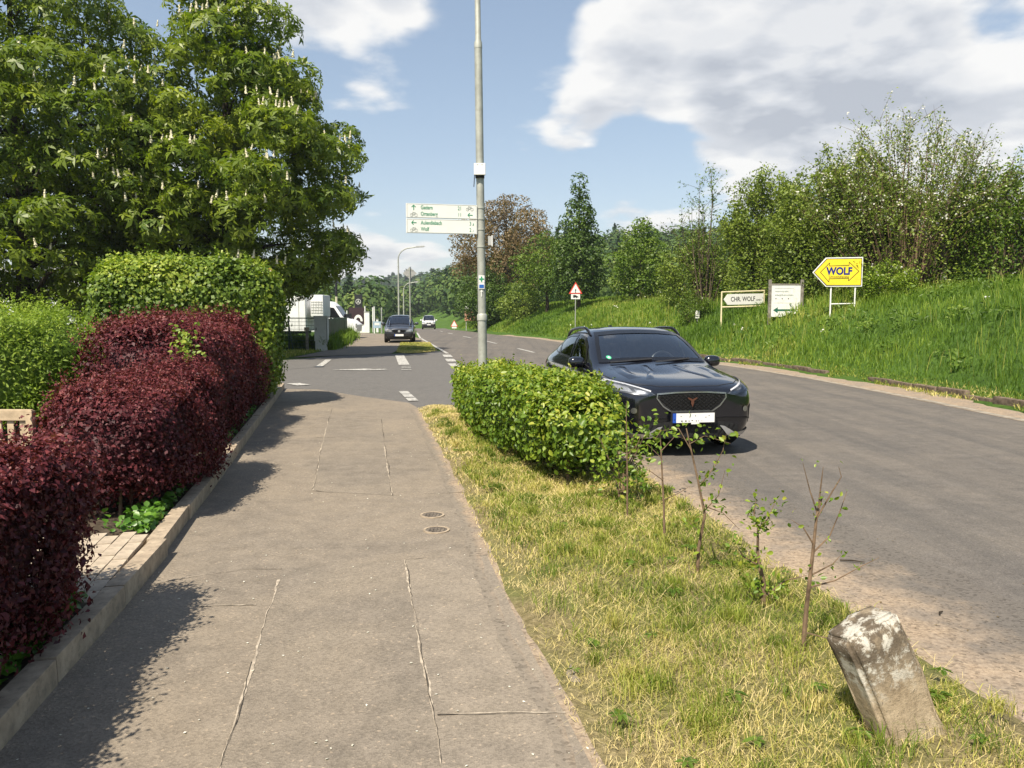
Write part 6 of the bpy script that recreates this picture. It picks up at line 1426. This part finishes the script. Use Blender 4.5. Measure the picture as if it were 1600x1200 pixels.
# white board with green arrow
zs = gz(10.3, 30.1); wb = empty('notice_board', (10.30, 30.1, zs), R(4), 'white weathered board with faded lines and a dark green arrow', 'sign'); b0 = 1.60 - zs
M_WBD = plain('weathered_white_board', (.72, .72, .69), .6, .3, var=.08, nscale=5, dirt=((.42, .41, .37), .6))
MB().box((.03, 0, b0 + .60), (1.12, .025, 1.20)).build('board', M_WBD, wb, bevel=.004)
for x in (-.58, .66): MB().box((x, .03, b0 + .42), (.10, .09, 1.95)).build('post', plain('grey_weathered_wood', (.22, .20, .17), .9, .2, var=.3, nscale=9), wb, bevel=.01)
MB().box((.03, .0, b0 + 1.215), (1.14, .05, .05)).build('top_rail', MATS['grey_weathered_wood'], wb, bevel=.006)
MB().prism([(-.46, b0 + .25), (-.28, b0 + .36), (-.28, b0 + .285), (.38, b0 + .285), (.38, b0 + .215), (-.28, b0 + .215), (-.28, b0 + .14)], -.017, -.0135).build('green_arrow', plain('dark_green_print', (.02, .11, .07), .5, .4), wb)
rb = random.Random(8)
for z_, x1 in ((.95, .12), (.81, .30)):          # two lines of print too faded to read
    x_ = -.40; m = MB()
    while x_ < x1:
        w_ = rb.uniform(.018, .045); m.box((x_ + w_ / 2, -.0145, b0 + z_ + rb.uniform(-.004, .008)), (w_, .002, rb.uniform(.035, .065))); x_ += w_ + .014
    f_ = m.build('faded_lettering', M_SGREY, wb); f_['kind'] = 'stuff'
for x_ in (-.36, -.12, .12): MB().box((x_, -.0145, b0 + .68), (.035, .002, .045)).build('printed_dot', M_BLACK, wb)
m = MB(); m.box((-.05, -.0145, b0 + 1.06), (.75, .002, .012)); m.box((-.05, -.0145, b0 + .52), (.8, .002, .010)); m.build('faded_line', M_SGREY, wb)

# framed CHR. WOLF sign
zs = gz(9.65, 33.4); cs = empty('name_sign', (9.62, 33.2, zs), R(14), 'cream framed white arrow sign lettered CHR. WOLF on two legs', 'sign'); b0 = 2.02 - zs
M_CREAM = plain('cream_painted_tube', (.66, .58, .36), .5, .4, var=.1)
m = MB(); m.tube([(-.98, .02, -.5), (-.98, .02, b0 + .58), (.98, .02, b0 + .66), (.98, .02, -.3)], .038, 8).build('frame', M_CREAM, cs, smooth=True); MB().tube([(-.98, .02, b0 - .04), (.98, .02, b0 + .02)], .035, 8).build('lower_rail', M_CREAM, cs, smooth=True)
MB().prism([(-.90, b0 + .28), (-.72, b0 + .06), (.93, b0 + .10), (.93, b0 + .54), (-.72, b0 + .50)], -.012, .012).build('arrow_board', M_SIGNW, cs, bevel=.004)
text_mesh('lettering', 'CHR. WOLF', .27, M_BLACK, cs, (-.58, -.0135, b0 + .20), (R(90), R(-1.5), 0), .78, bold=.004); text_mesh('lettering', 'GMBH', .11, M_BLACK, cs, (.58, -.0135, b0 + .23), (R(90), R(-1.5), 0), .85)
# small marker plate
zs = gz(8.38, 36); mp = empty('marker_plate', (8.38, 36, zs), 0, 'small white two part marker plate on a thin stake in the bank grass', 'sign')
MB().tube([(0, 0, -.2), (0, 0, 1.86 - zs)], .02, 6).build('stake', M_GALV, mp); MB().box((0, -.025, 1.77 - zs), (.19, .02, .16)).build('plate', M_SIGNW, mp, bevel=.003); MB().box((0, -.025, 1.59 - zs), (.19, .02, .16)).build('plate', M_SIGNW, mp, bevel=.003)
# orange and white sign far up the bank
zs = gz(-3.6, 86); og = empty('billboard', (-4.05, 86, zs), 0, 'orange and white billboard far up the bank behind the lamp post', 'sign'); M_OR = plain('orange_print', (.58, .26, .17), .5, .4, var=.3, nscale=2.4, dirt=((.75, .68, .6), .7))
MB().box((-.2, 0, 1.15), (1.7, .06, 1.2)).build('panel', M_OR, og, bevel=.01); MB().box((-.2, -.005, 1.95), (1.7, .06, .40)).build('white_band', M_SIGNW, og, bevel=.01); MB().box((.15, -.003, 2.26), (.7, .06, .22)).build('top_plate', M_SIGNW, og)
for x in (-.9, .5): MB().box((x, .06, .5), (.09, .09, 2.4)).build('post', M_GALV, og)

# ------------------------------------------------------------------ garden bench, pavers
M_WOOD = plain('pale_teak', (.46, .36, .24), .75, .25, var=.2, nscale=12, bstr=.3)
bn = empty('garden_bench', (-4.60, 6.42, .11), R(-2), 'pale wooden garden bench half hidden behind the red hedge', 'bench')
MB().box((0, 0, .79), (1.42, .035, .09)).build('top_rail', M_WOOD, bn, bevel=.006); MB().box((0, .02, .42), (1.36, .03, .06)).build('lower_rail', M_WOOD, bn, bevel=.005)
for k in range(13): MB().box((-.62 + k * .1035, .01, .60), (.055, .018, .31)).build('back_slat', M_WOOD, bn, bevel=.003)
for x in (-.69, .69):
    MB().box((x, 0, .41), (.055, .05, .83)).build('back_leg', M_WOOD, bn, bevel=.005); MB().box((x, .50, .3), (.055, .05, .60)).build('front_leg', M_WOOD, bn, bevel=.005); MB().box((x, .25, .62), (.06, .56, .03)).build('armrest', M_WOOD, bn, bevel=.005)
for k in range(5): MB().box((0, .08 + k * .10, .41), (1.40, .075, .02)).build('seat_slat', M_WOOD, bn, bevel=.003)
# young yellow shoot in front of the shrub behind the bench
M_PAVE = plain('sandy_paver', (.40, .335, .255), .9, .2, var=.2, nscale=12, bstr=.3, dirt=((.2, .17, .13), .5))
gp_ = empty('paving', (-2.9, 5.2, 0)); gp_['kind'] = 'structure'; gp_['label'] = 'sandy brick paving in the gap between the red hedges'
bk = MB().box((0, 0, 0), (.192, .094, .07)).build('paver', M_PAVE, None, bevel=.006); first = True
d0 = Vector((-.215, .977)); n0 = Vector((-.977, -.215))
for i in range(7):
    for j in range(14):
        p = Vector((-2.37, 4.42)) + d0 * (i * .2 + (.1 if j % 2 else 0)) + n0 * (.058 + j * .1)
        o = bk if first else bk.copy()
        if not first: COL.objects.link(o)
        first = False
        place(o, gp_, (p.x, p.y, .078 + random.uniform(-.004, .004)), math.atan2(d0.y, d0.x) + random.uniform(-.02, .02))

# ------------------------------------------------------------------ across the side road
cbx = empty('switch_cabinet', (-9.0, 37.6, 0), R(3), 'pale grey electrical cabinet at the end of the green fence', 'cabinet'); M_CAB = plain('cabinet_grey', (.55, .56, .53), .6, .35, var=.06, nscale=3, dirt=((.4, .4, .36), .4))
MB().box((0, 0, .2), (.56, .34, .46)).build('plinth', M_CAB, cbx, bevel=.008); MB().box((0, 0, 1.0), (.62, .38, 1.14)).build('housing', M_CAB, cbx, bevel=.012); MB().box((0, -.0, 1.59), (.68, .44, .05)).build('lid', M_CAB, cbx, bevel=.01)
MB().box((.27, -.196, .98), (.012, .012, 1.05)).build('door_gap', M_BLKMAT, cbx); MB().box((-.22, -.20, 1.0), (.03, .02, .12)).build('handle', M_BLKMAT, cbx)
wp = empty('wooden_post', (-9.62, 37.3, 0), 0, 'short pale wooden stake beside the grey cabinet', 'post'); MB().box((0, 0, .5), (.12, .10, 1.1)).build('stake', plain('grey_weathered_wood', (.22, .20, .17)), wp, bevel=.01); MB().box((0, -.06, 1.0), (.22, .04, .16)).build('marker', plain('sandy_paver', (.4, .33, .25)), wp)
M_FGREEN = plain('dark_green_fence_metal', (.018, .05, .035), .5, .4, var=.2)
# mesh fence along the side road
mf = empty('mesh_fence', (-10.4, 39.2, 0), 0, 'dark green wire mesh fence with posts in front of the white lorry', 'fence'); F0 = Vector((-17.5, 41.6, 0)); F1 = Vector((-9.35, 38.5, 0)); fl = Vector((-10.4, 39.2, 0))
for k in range(6):
    p = F0.lerp(F1, k / 5) - fl; MB().tube([(p.x, p.y, -.1), (p.x, p.y, 1.58)], .035, 8).build('post', M_FGREEN, mf)
    if k < 5:
        q = F0.lerp(F1, (k + 1) / 5) - fl; mm = MB()
        for zz in np.linspace(.06, 1.5, 9): mm.tube([(p.x, p.y, zz), (q.x, q.y, zz)], .009 if zz < 1.45 else .024, 4, cap=False)
        for t in np.linspace(0, 1, 22): a_ = p.lerp(q, t); mm.tube([(a_.x, a_.y, .05), (a_.x, a_.y, 1.5)], .005, 3, cap=False)
        mm.build('mesh_panel', M_FGREEN, mf)
mp_ = (F1 - (F1 - F0) * .2 - fl); MB().tube([(mp_.x, mp_.y, 1.3), (mp_.x + .35, mp_.y - .6, 0)], .022, 6).build('brace', M_FGREEN, mf)
# green slatted privacy fence running away from the cabinet
sf = empty('slat_fence', (-9.2, 40, 0), 0, 'dark green upright slat fence running from the cabinet along the far footpath', 'fence'); S0 = Vector((-8.95, 38.3, 0)); S1 = Vector((-10.9, 52.5, 0)); so = Vector((-9.2, 40, 0)); ang = math.atan2((S1 - S0).y, (S1 - S0).x)
sl0 = MB().box((0, 0, .72), (.26, .025, 1.5)).build('slat', M_FGREEN, None, bevel=.004); first = True
for k in range(50):
    p = S0.lerp(S1, k / 49); o = sl0 if first else sl0.copy()
    if not first: COL.objects.link(o)
    first = False; place(o, sf, (p.x, p.y, random.uniform(-.02, .03)), ang + random.uniform(-.05, .05))
for zz in (.35, 1.2): p, q = S0 - so, S1 - so; MB().tube([(p.x - .04, p.y, zz), (q.x - .04, q.y, zz)], .025, 6).build('rail', M_FGREEN, sf)
# dark board fence farther on
bf = empty('board_fence', (-12.2, 58, 0), 0, 'black horizontal board fence beyond the green slats', 'fence'); B0 = Vector((-13.2, 57.2, 0)); B1 = Vector((-11.75, 62.0, 0)); bo = Vector((-12.2, 58, 0)); dv = (B1 - B0); an = math.atan2(dv.y, dv.x)
B0 = Vector((-12.7, 56, 0)); B1 = Vector((-11.5, 56.8, 0)); dv = B1 - B0; an = math.atan2(dv.y, dv.x)
for k in range(6): c_ = B0.lerp(B1, .5) - bo; MB().box((0, 0, 0), (dv.length, .04, .24), Matrix.Rotation(an, 3, 'Z')).build('board', M_BLACKP, bf, loc=(c_.x, c_.y, .25 + k * .265))
for t in (0, 1): c_ = B0.lerp(B1, t) - bo; MB().box((c_.x, c_.y + .05, .85), (.1, .1, 1.8)).build('post', M_BLACKP, bf)
# lorry with box body and cooling unit
M_LW = plain('lorry_white', (.70, .71, .72), .45, .4, var=.05, nscale=1.5, dirt=((.5, .5, .48), .4))
lr = empty('box_lorry', (-14.8, 49, 0), R(0), 'white box lorry parked behind the mesh fence', 'lorry')
MB().box((-1.6, 1.2, 1.72), (7.4, 2.5, 2.15)).build('cargo_box', M_LW, lr, bevel=.03)
for k in range(7): MB().box((-4.6 + k * 1.05, -.058, 1.72), (.03, .012, 2.05)).build('panel_rib', M_SIGNB, lr)
MB().box((-1.6, 1.2, .56), (7.2, 1.0, .18)).build('chassis', M_BLKMAT, lr)
cu_ = MB().box((2.75, 1.2, 2.2), (.8, 2.0, 1.35)).build('cooling_unit', M_LW, lr, smooth=True, bevel=.12)
gl = MB()
for k in range(7): gl.box((2.45 + k * .1, .19, 2.1), (.018, .02, .75))
for k in range(5): gl.box((2.75, .192, 1.76 + k * .17), (.7, .02, .018))
gl.build('cooling_grille', M_SIGNB, lr)
for x in (-3.6, .8):
    w = MB().lathe([(.02, -.14), (.42, -.14), (.47, -.1), (.47, .1), (.42, .14), (.02, .14)], 24, lambda a, b, h: Vector((a, h, b))).build('wheel', M_RUBBER, lr, smooth=True, loc=(x, .2, .47))
# white van standing beside it: cab with sloping screen
vn = empty('panel_van', (-12.9, 55.5, 0), 0, 'white panel van parked nose right beside the lorry', 'van')
prof = [(-3.4, .45), (2.05, .45), (2.12, .95), (1.75, 1.25), (1.15, 1.42), (.62, 2.22), (.2, 2.55), (-.4, 2.62), (-3.4, 2.62)]
MB().prism(prof, -.0, 1.9).build('body', M_LW, vn, smooth=True, bevel=.06)
wv = MB().prism([(.05, 1.45), (.95, 1.42), (.5, 2.12), (.05, 2.18)], -.012, .03).build('side_window', M_BLKGLOSS, vn); MB().prism([(1.13, 1.50), (1.16, 1.46), (.64, 2.25), (.60, 2.22)], .15, 1.75).build('windscreen', M_BLKGLOSS, vn)
for x in (-2.4, 1.25): MB().lathe([(.02, -.11), (.30, -.11), (.34, -.08), (.34, .08), (.30, .11), (.02, .11)], 22, lambda a, b, h: Vector((a, h, b))).build('wheel', M_RUBBER, vn, smooth=True, loc=(x, .08, .34))
MB().box((2.05, -.02, .9), (.12, .03, .25)).build('headlight', M_LAMPW, vn)
# dealer pylon with star emblem, dark wall panel, white pillars
py_ = empty('dealer_pylon', (-16.35, 85, 0), 0, 'black dealer pylon with a white three pointed star in a ring', 'sign'); pbz = float(base_z(85))
MB().box((0, 0, pbz + 1.9), (.82, .3, 3.9)).build('pylon', M_BLACKP, py_, bevel=.02)
m = MB(); cz = 2.98
m.tube([(.26 * math.cos(a), -.17, cz + .26 * math.sin(a)) for a in np.linspace(0, 6.2832, 33)], .022, 6, cap=False)
for k in range(3):
    a = R(90 + 120 * k); t_ = (.25 * math.cos(a), cz + .25 * math.sin(a)); nn = (-math.sin(a) * .05, math.cos(a) * .05); m.prism([(nn[0], cz + nn[1]), t_, (-nn[0], cz - nn[1])], -.19, -.155)
m.build('star_emblem', M_SIGNW, py_)
wl = empty('display_sign', (-14.65, 75, 0), 0, 'dark display sign with a pale arch behind the board fence', 'sign'); z75 = float(base_z(75))
MB().box((0, 0, z75 + 1.15), (1.45, .12, 2.3)).build('panel', plain('dark_plum_panel', (.04, .022, .026), .5, .4), wl, bevel=.01)
m = MB()
for k in range(10):
    a0, a1 = R(180 * k / 10), R(180 * (k + 1) / 10); m.prism([(.18 + .42 * math.cos(a0), 1.0 + .62 * math.sin(a0)), (.18 + .42 * math.cos(a1), 1.0 + .62 * math.sin(a1)), (.18 + .22 * math.cos(a1), 1.0 + .36 * math.sin(a1)), (.18 + .22 * math.cos(a0), 1.0 + .36 * math.sin(a0))], -.08, -.05)
m.build('pale_arch', M_SIGNW, wl)
for i, (x, y, w_, h_) in enumerate([(-13.1, 72, .46, 1.86), (-12.5, 74, .2, 1.2)]):
    q = empty('gate_pillar', (x, y, 0), 0, ['white rendered gate pillar beside the dark display panel', 'low thin white pillar behind the gate pillar'][i], 'pillar'); MB().box((0, 0, h_ / 2 + float(base_z(y))), (w_, .4, h_)).build('pillar', M_WHITEP, q, bevel=.01); MB().box((0, 0, h_ + float(base_z(y)) + .02), (w_ + .06, .46, .05)).build('cap', M_SIGNB, q, bevel=.005)
lw = empty('low_wall', (-13.7, 72.3, 0), 0, 'low white wall at the foot of the gate pillar', 'wall'); MB().box((0, 0, .35 + float(base_z(72))), (.8, .3, .7)).build('wall', M_WHITEP, lw, bevel=.01); MB().box((0, 0, .72 + float(base_z(72))), (.86, .36, .05)).build('coping', M_SIGNB, lw)
# A-board and flag posts
ab = empty('pavement_sign', (-11.2, 66, 0), R(10), 'grey pavement stand beside the far footpath', 'sign')
for x in (-.33, .33): MB().tube([(x, 0, 0), (x, 0, 1.1)], .025, 6).build('leg', M_GALV, ab)
MB().box((0, 0, .80), (.62, .04, .55)).build('panel', plain('pale_blue_print', (.30, .42, .50), .5, .4, var=.25, nscale=3), ab); MB().box((0, -.024, .86), (.4, .01, .2)).build('print', M_SIGNW, ab)
for i, (x, y, h_) in enumerate([(-12.1, 70, 2.3), (-11.95, 73, 2.2), (-16.9, 79, 2.0), (-14.2, 77, 2.4), (-13.8, 79, 2.3), (-17.4, 84, 2.0)]):
    q = empty('bollard_post', (x, y, 0), 0, ['slim white post right beside the grey pavement stand', 'slim dark grey post directly behind the white post beside the pavement stand', 'slim pale post at the outer edge of the dark display sign', 'slim pale post beside the star pylon, nearer the gate pillar', 'slim pale post beside the star pylon, behind the gate pillar', 'slim pale post farthest along the dealer yard'][i], 'post', 'slim posts at the dealer yard'); MB().tube([(0, 0, -.4), (0, 0, h_)], .06, 8).build('post', M_WHITEP if i != 1 else M_SIGNB, q); MB().lathe([(.065, 0), (.05, .05), (0, .06)], 8).build('post_cap', M_SIGNB, q, loc=(0, 0, h_))
# plain pole by the chestnut (shade painted black on its upper half, pale below)
pp = empty('telegraph_pole', (-13.2, 60, 0), 0, 'slim pole with shade painted on its upper half beside the chestnut crown', 'pole'); MB().tube([(0, 0, -.2), (0, 0, 3.0)], .09, 8).build('lower_pole', plain('pale_yellow_paint', (.55, .52, .36)), pp, smooth=True); MB().tube([(0, 0, 3.0), (.0, 0, 6.2)], [.10, .08], 8).build('upper_pole', M_BLACKP, pp, smooth=True)

# diamond priority sign seen from behind
pr = empty('priority_sign', (-6.12, 47.9, 0), R(6), 'grey back of a diamond shaped priority sign on a slim post in the grass island', 'sign')
MB().tube([(0, 0, -.1), (0, 0, 4.5)], .038, 10).build('post', M_GALV, pr, smooth=True)
MB().prism([(0, 3.78), (.42, 4.12), (0, 4.50), (-.42, 4.12)], .04, .06).build('diamond', M_SIGNB, pr, bevel=.004); MB().box((0, .035, 4.3), (.5, .02, .04)).box((0, .035, 3.95), (.4, .02, .04)).build('bracket', M_GALV, pr)
def street_lamp(loc, label, H, reach, rad):
    t = empty('street_lamp', loc, 0, label, 'street lamp', None)
    arc = [(0, 0, H - 1.2)] + [(reach * .55 * (1 - math.cos(a)), 0, H - 1.2 + 1.05 * math.sin(a)) for a in np.linspace(.2, 1.5, 8)] + [(reach * .8, 0, H - .06)]
    MB().tube([(0, 0, -.3), (0, 0, H * .5), (0, 0, H - 1.2)], [rad, rad * .8, rad * .62], 10).build('pole', M_GALV, t, smooth=True); MB().tube(arc, rad * .55, 8).build('arm', M_GALV, t, smooth=True)
    MB().prism([(reach * .76, H - .12), (reach * .8, H + .02), (reach * 1.15, H + .06), (reach * 1.2, H - .02), (reach * 1.1, H - .08)], -.14, .14).build('lamp_head', M_SIGNB, t, bevel=.01)
    return t
street_lamp((-10.65, 75, float(base_z(75))), 'curved arm street lamp standing behind the parked people carrier', 8.0, 2.1, .10)
street_lamp((-14.4, 106, float(base_z(106))), 'smaller looking distant curved arm street lamp beside the white van', 6.3, 1.7, .10)
# round no entry sign half hidden by the tall hedge
rs = empty('round_sign', (-7.28, 24.0, -.12), R(-35), 'round red rimmed sign half hidden behind the tall green hedge', 'sign'); cy_ = lambda k: [(k * math.cos(a), 2.98 + k * math.sin(a)) for a in np.linspace(0, 6.2832, 29)[:-1]]
MB().tube([(0, .03, -.1), (0, .03, 3.2)], .03, 8).build('post', M_GALV, rs); MB().prism(cy_(.22), 0, .012).build('red_rim', M_RED, rs); MB().prism(cy_(.16), -.004, -.001).build('white_disc', M_SIGNW, rs)
# white hall behind the chestnuts
hl_ = empty('commercial_hall', (-30, 56, 0), R(-6), 'long white flat roofed hall behind the chestnuts', 'building'); M_WALL = plain('white_render', (.68, .69, .70), .85, .2, var=.05, nscale=1)
MB().box((0, 0, 2.2), (22, 10, 4.4)).build('wall', M_WALL, hl_); MB().box((0, 0, 4.5), (22.6, 10.6, .3)).build('roof', M_SIGNB, hl_, bevel=.03)
for k in range(7):
    w = MB().box((-9 + k * 3.0, -5.03, 2.4), (1.9, .08, 1.1)).build('window', M_SIGNW, hl_); MB().box((-9 + k * 3.0, -5.08, 2.4), (1.7, .03, .9)).build('pane', M_BLKGLOSS, w)

# ------------------------------------------------------------------ litter: petals, specks and twigs on the ground
r = np.random.default_rng(95); n = 320; y = 2.4 + 12 * r.uniform(0, 1, n) ** 1.6; a = np.interp(y, kp[:, 1], kp[:, 0]); b = np.interp(y, np.array(PATH_R)[:, 1], np.array(PATH_R)[:, 0]); x = a + (b - a) * r.uniform(.02, 1, n)
P = np.stack([x, y, np.full(n, .0105)], 1); V, F = leaf_quads(P, np.tile([0, 0, 1.0], (n, 1)) + r.normal(size=(n, 3)) * .15, r.uniform(.006, .018, n), .7, fold=.05, droop=.0, seed=96)
o = mesh_np('fallen_petals', V, F, LM_WHITE, var=rep(r.uniform(0, 1, n), 4)); tag(o, 'small pale petals scattered over the footpath', 'petals', None, 'stuff')
n = 260; y = 2.6 + 9 * r.uniform(0, 1, n) ** 1.4; xl = np.interp(y, LEFT[:, 1], LEFT[:, 0]); x = xl - .4 + np.abs(r.normal(size=n)) * .7; P = np.stack([x, y, np.full(n, .0115)], 1); V, F = leaf_quads(P, np.tile([0, 0, 1.0], (n, 1)) + r.normal(size=(n, 3)) * .2, r.uniform(.006, .02, n), .6, fold=.1, seed=97)
o = mesh_np('road_litter', V, F, LM_BROWN, var=rep(r.uniform(0, .6, n), 4)); tag(o, 'dry leaf crumbs and grit along the edge of the road', 'leaf litter', None, 'stuff')
for i, (x, y, a, L_) in enumerate([(2.92, 4.15, .4, .11), (2.35, 5.35, -.25, .16), (2.45, 4.4, .9, .06)]):
    t = empty('twig', (x, y, .012), a, ['short thick dark twig lying on the road near the leaning stone', 'long thin dry twig lying on the gritty road edge', 'tiny broken twig lying between two longer ones on the road'][i], 'twig'); MB().tube([(-L_ / 2, 0, .006), (0, .006, .008), (L_ / 2, -.004, .006)], [.005, .006, .003], 5).build('stick', M_DKBARK, t)

# ------------------------------------------------------------------ the air over the valley
def haze():
    m = bpy.data.materials.new('valley_air'); m.use_nodes = True; nt = m.node_tree; nt.nodes.clear(); o = nt.nodes.new('ShaderNodeOutputMaterial'); v = nt.nodes.new('ShaderNodeVolumePrincipled')
    v.inputs['Color'].default_value = (.86, .92, 1.0, 1); v.inputs['Density'].default_value = .00024; v.inputs['Anisotropy'].default_value = .2
    nt.links.new(v.outputs[0], o.inputs['Volume'])
    b = MB().box((0, 1600, 34), (5600, 4200, 84)).build('haze', m); tag(b, 'thin pale haze over the whole valley', None, None, 'stuff')
haze()
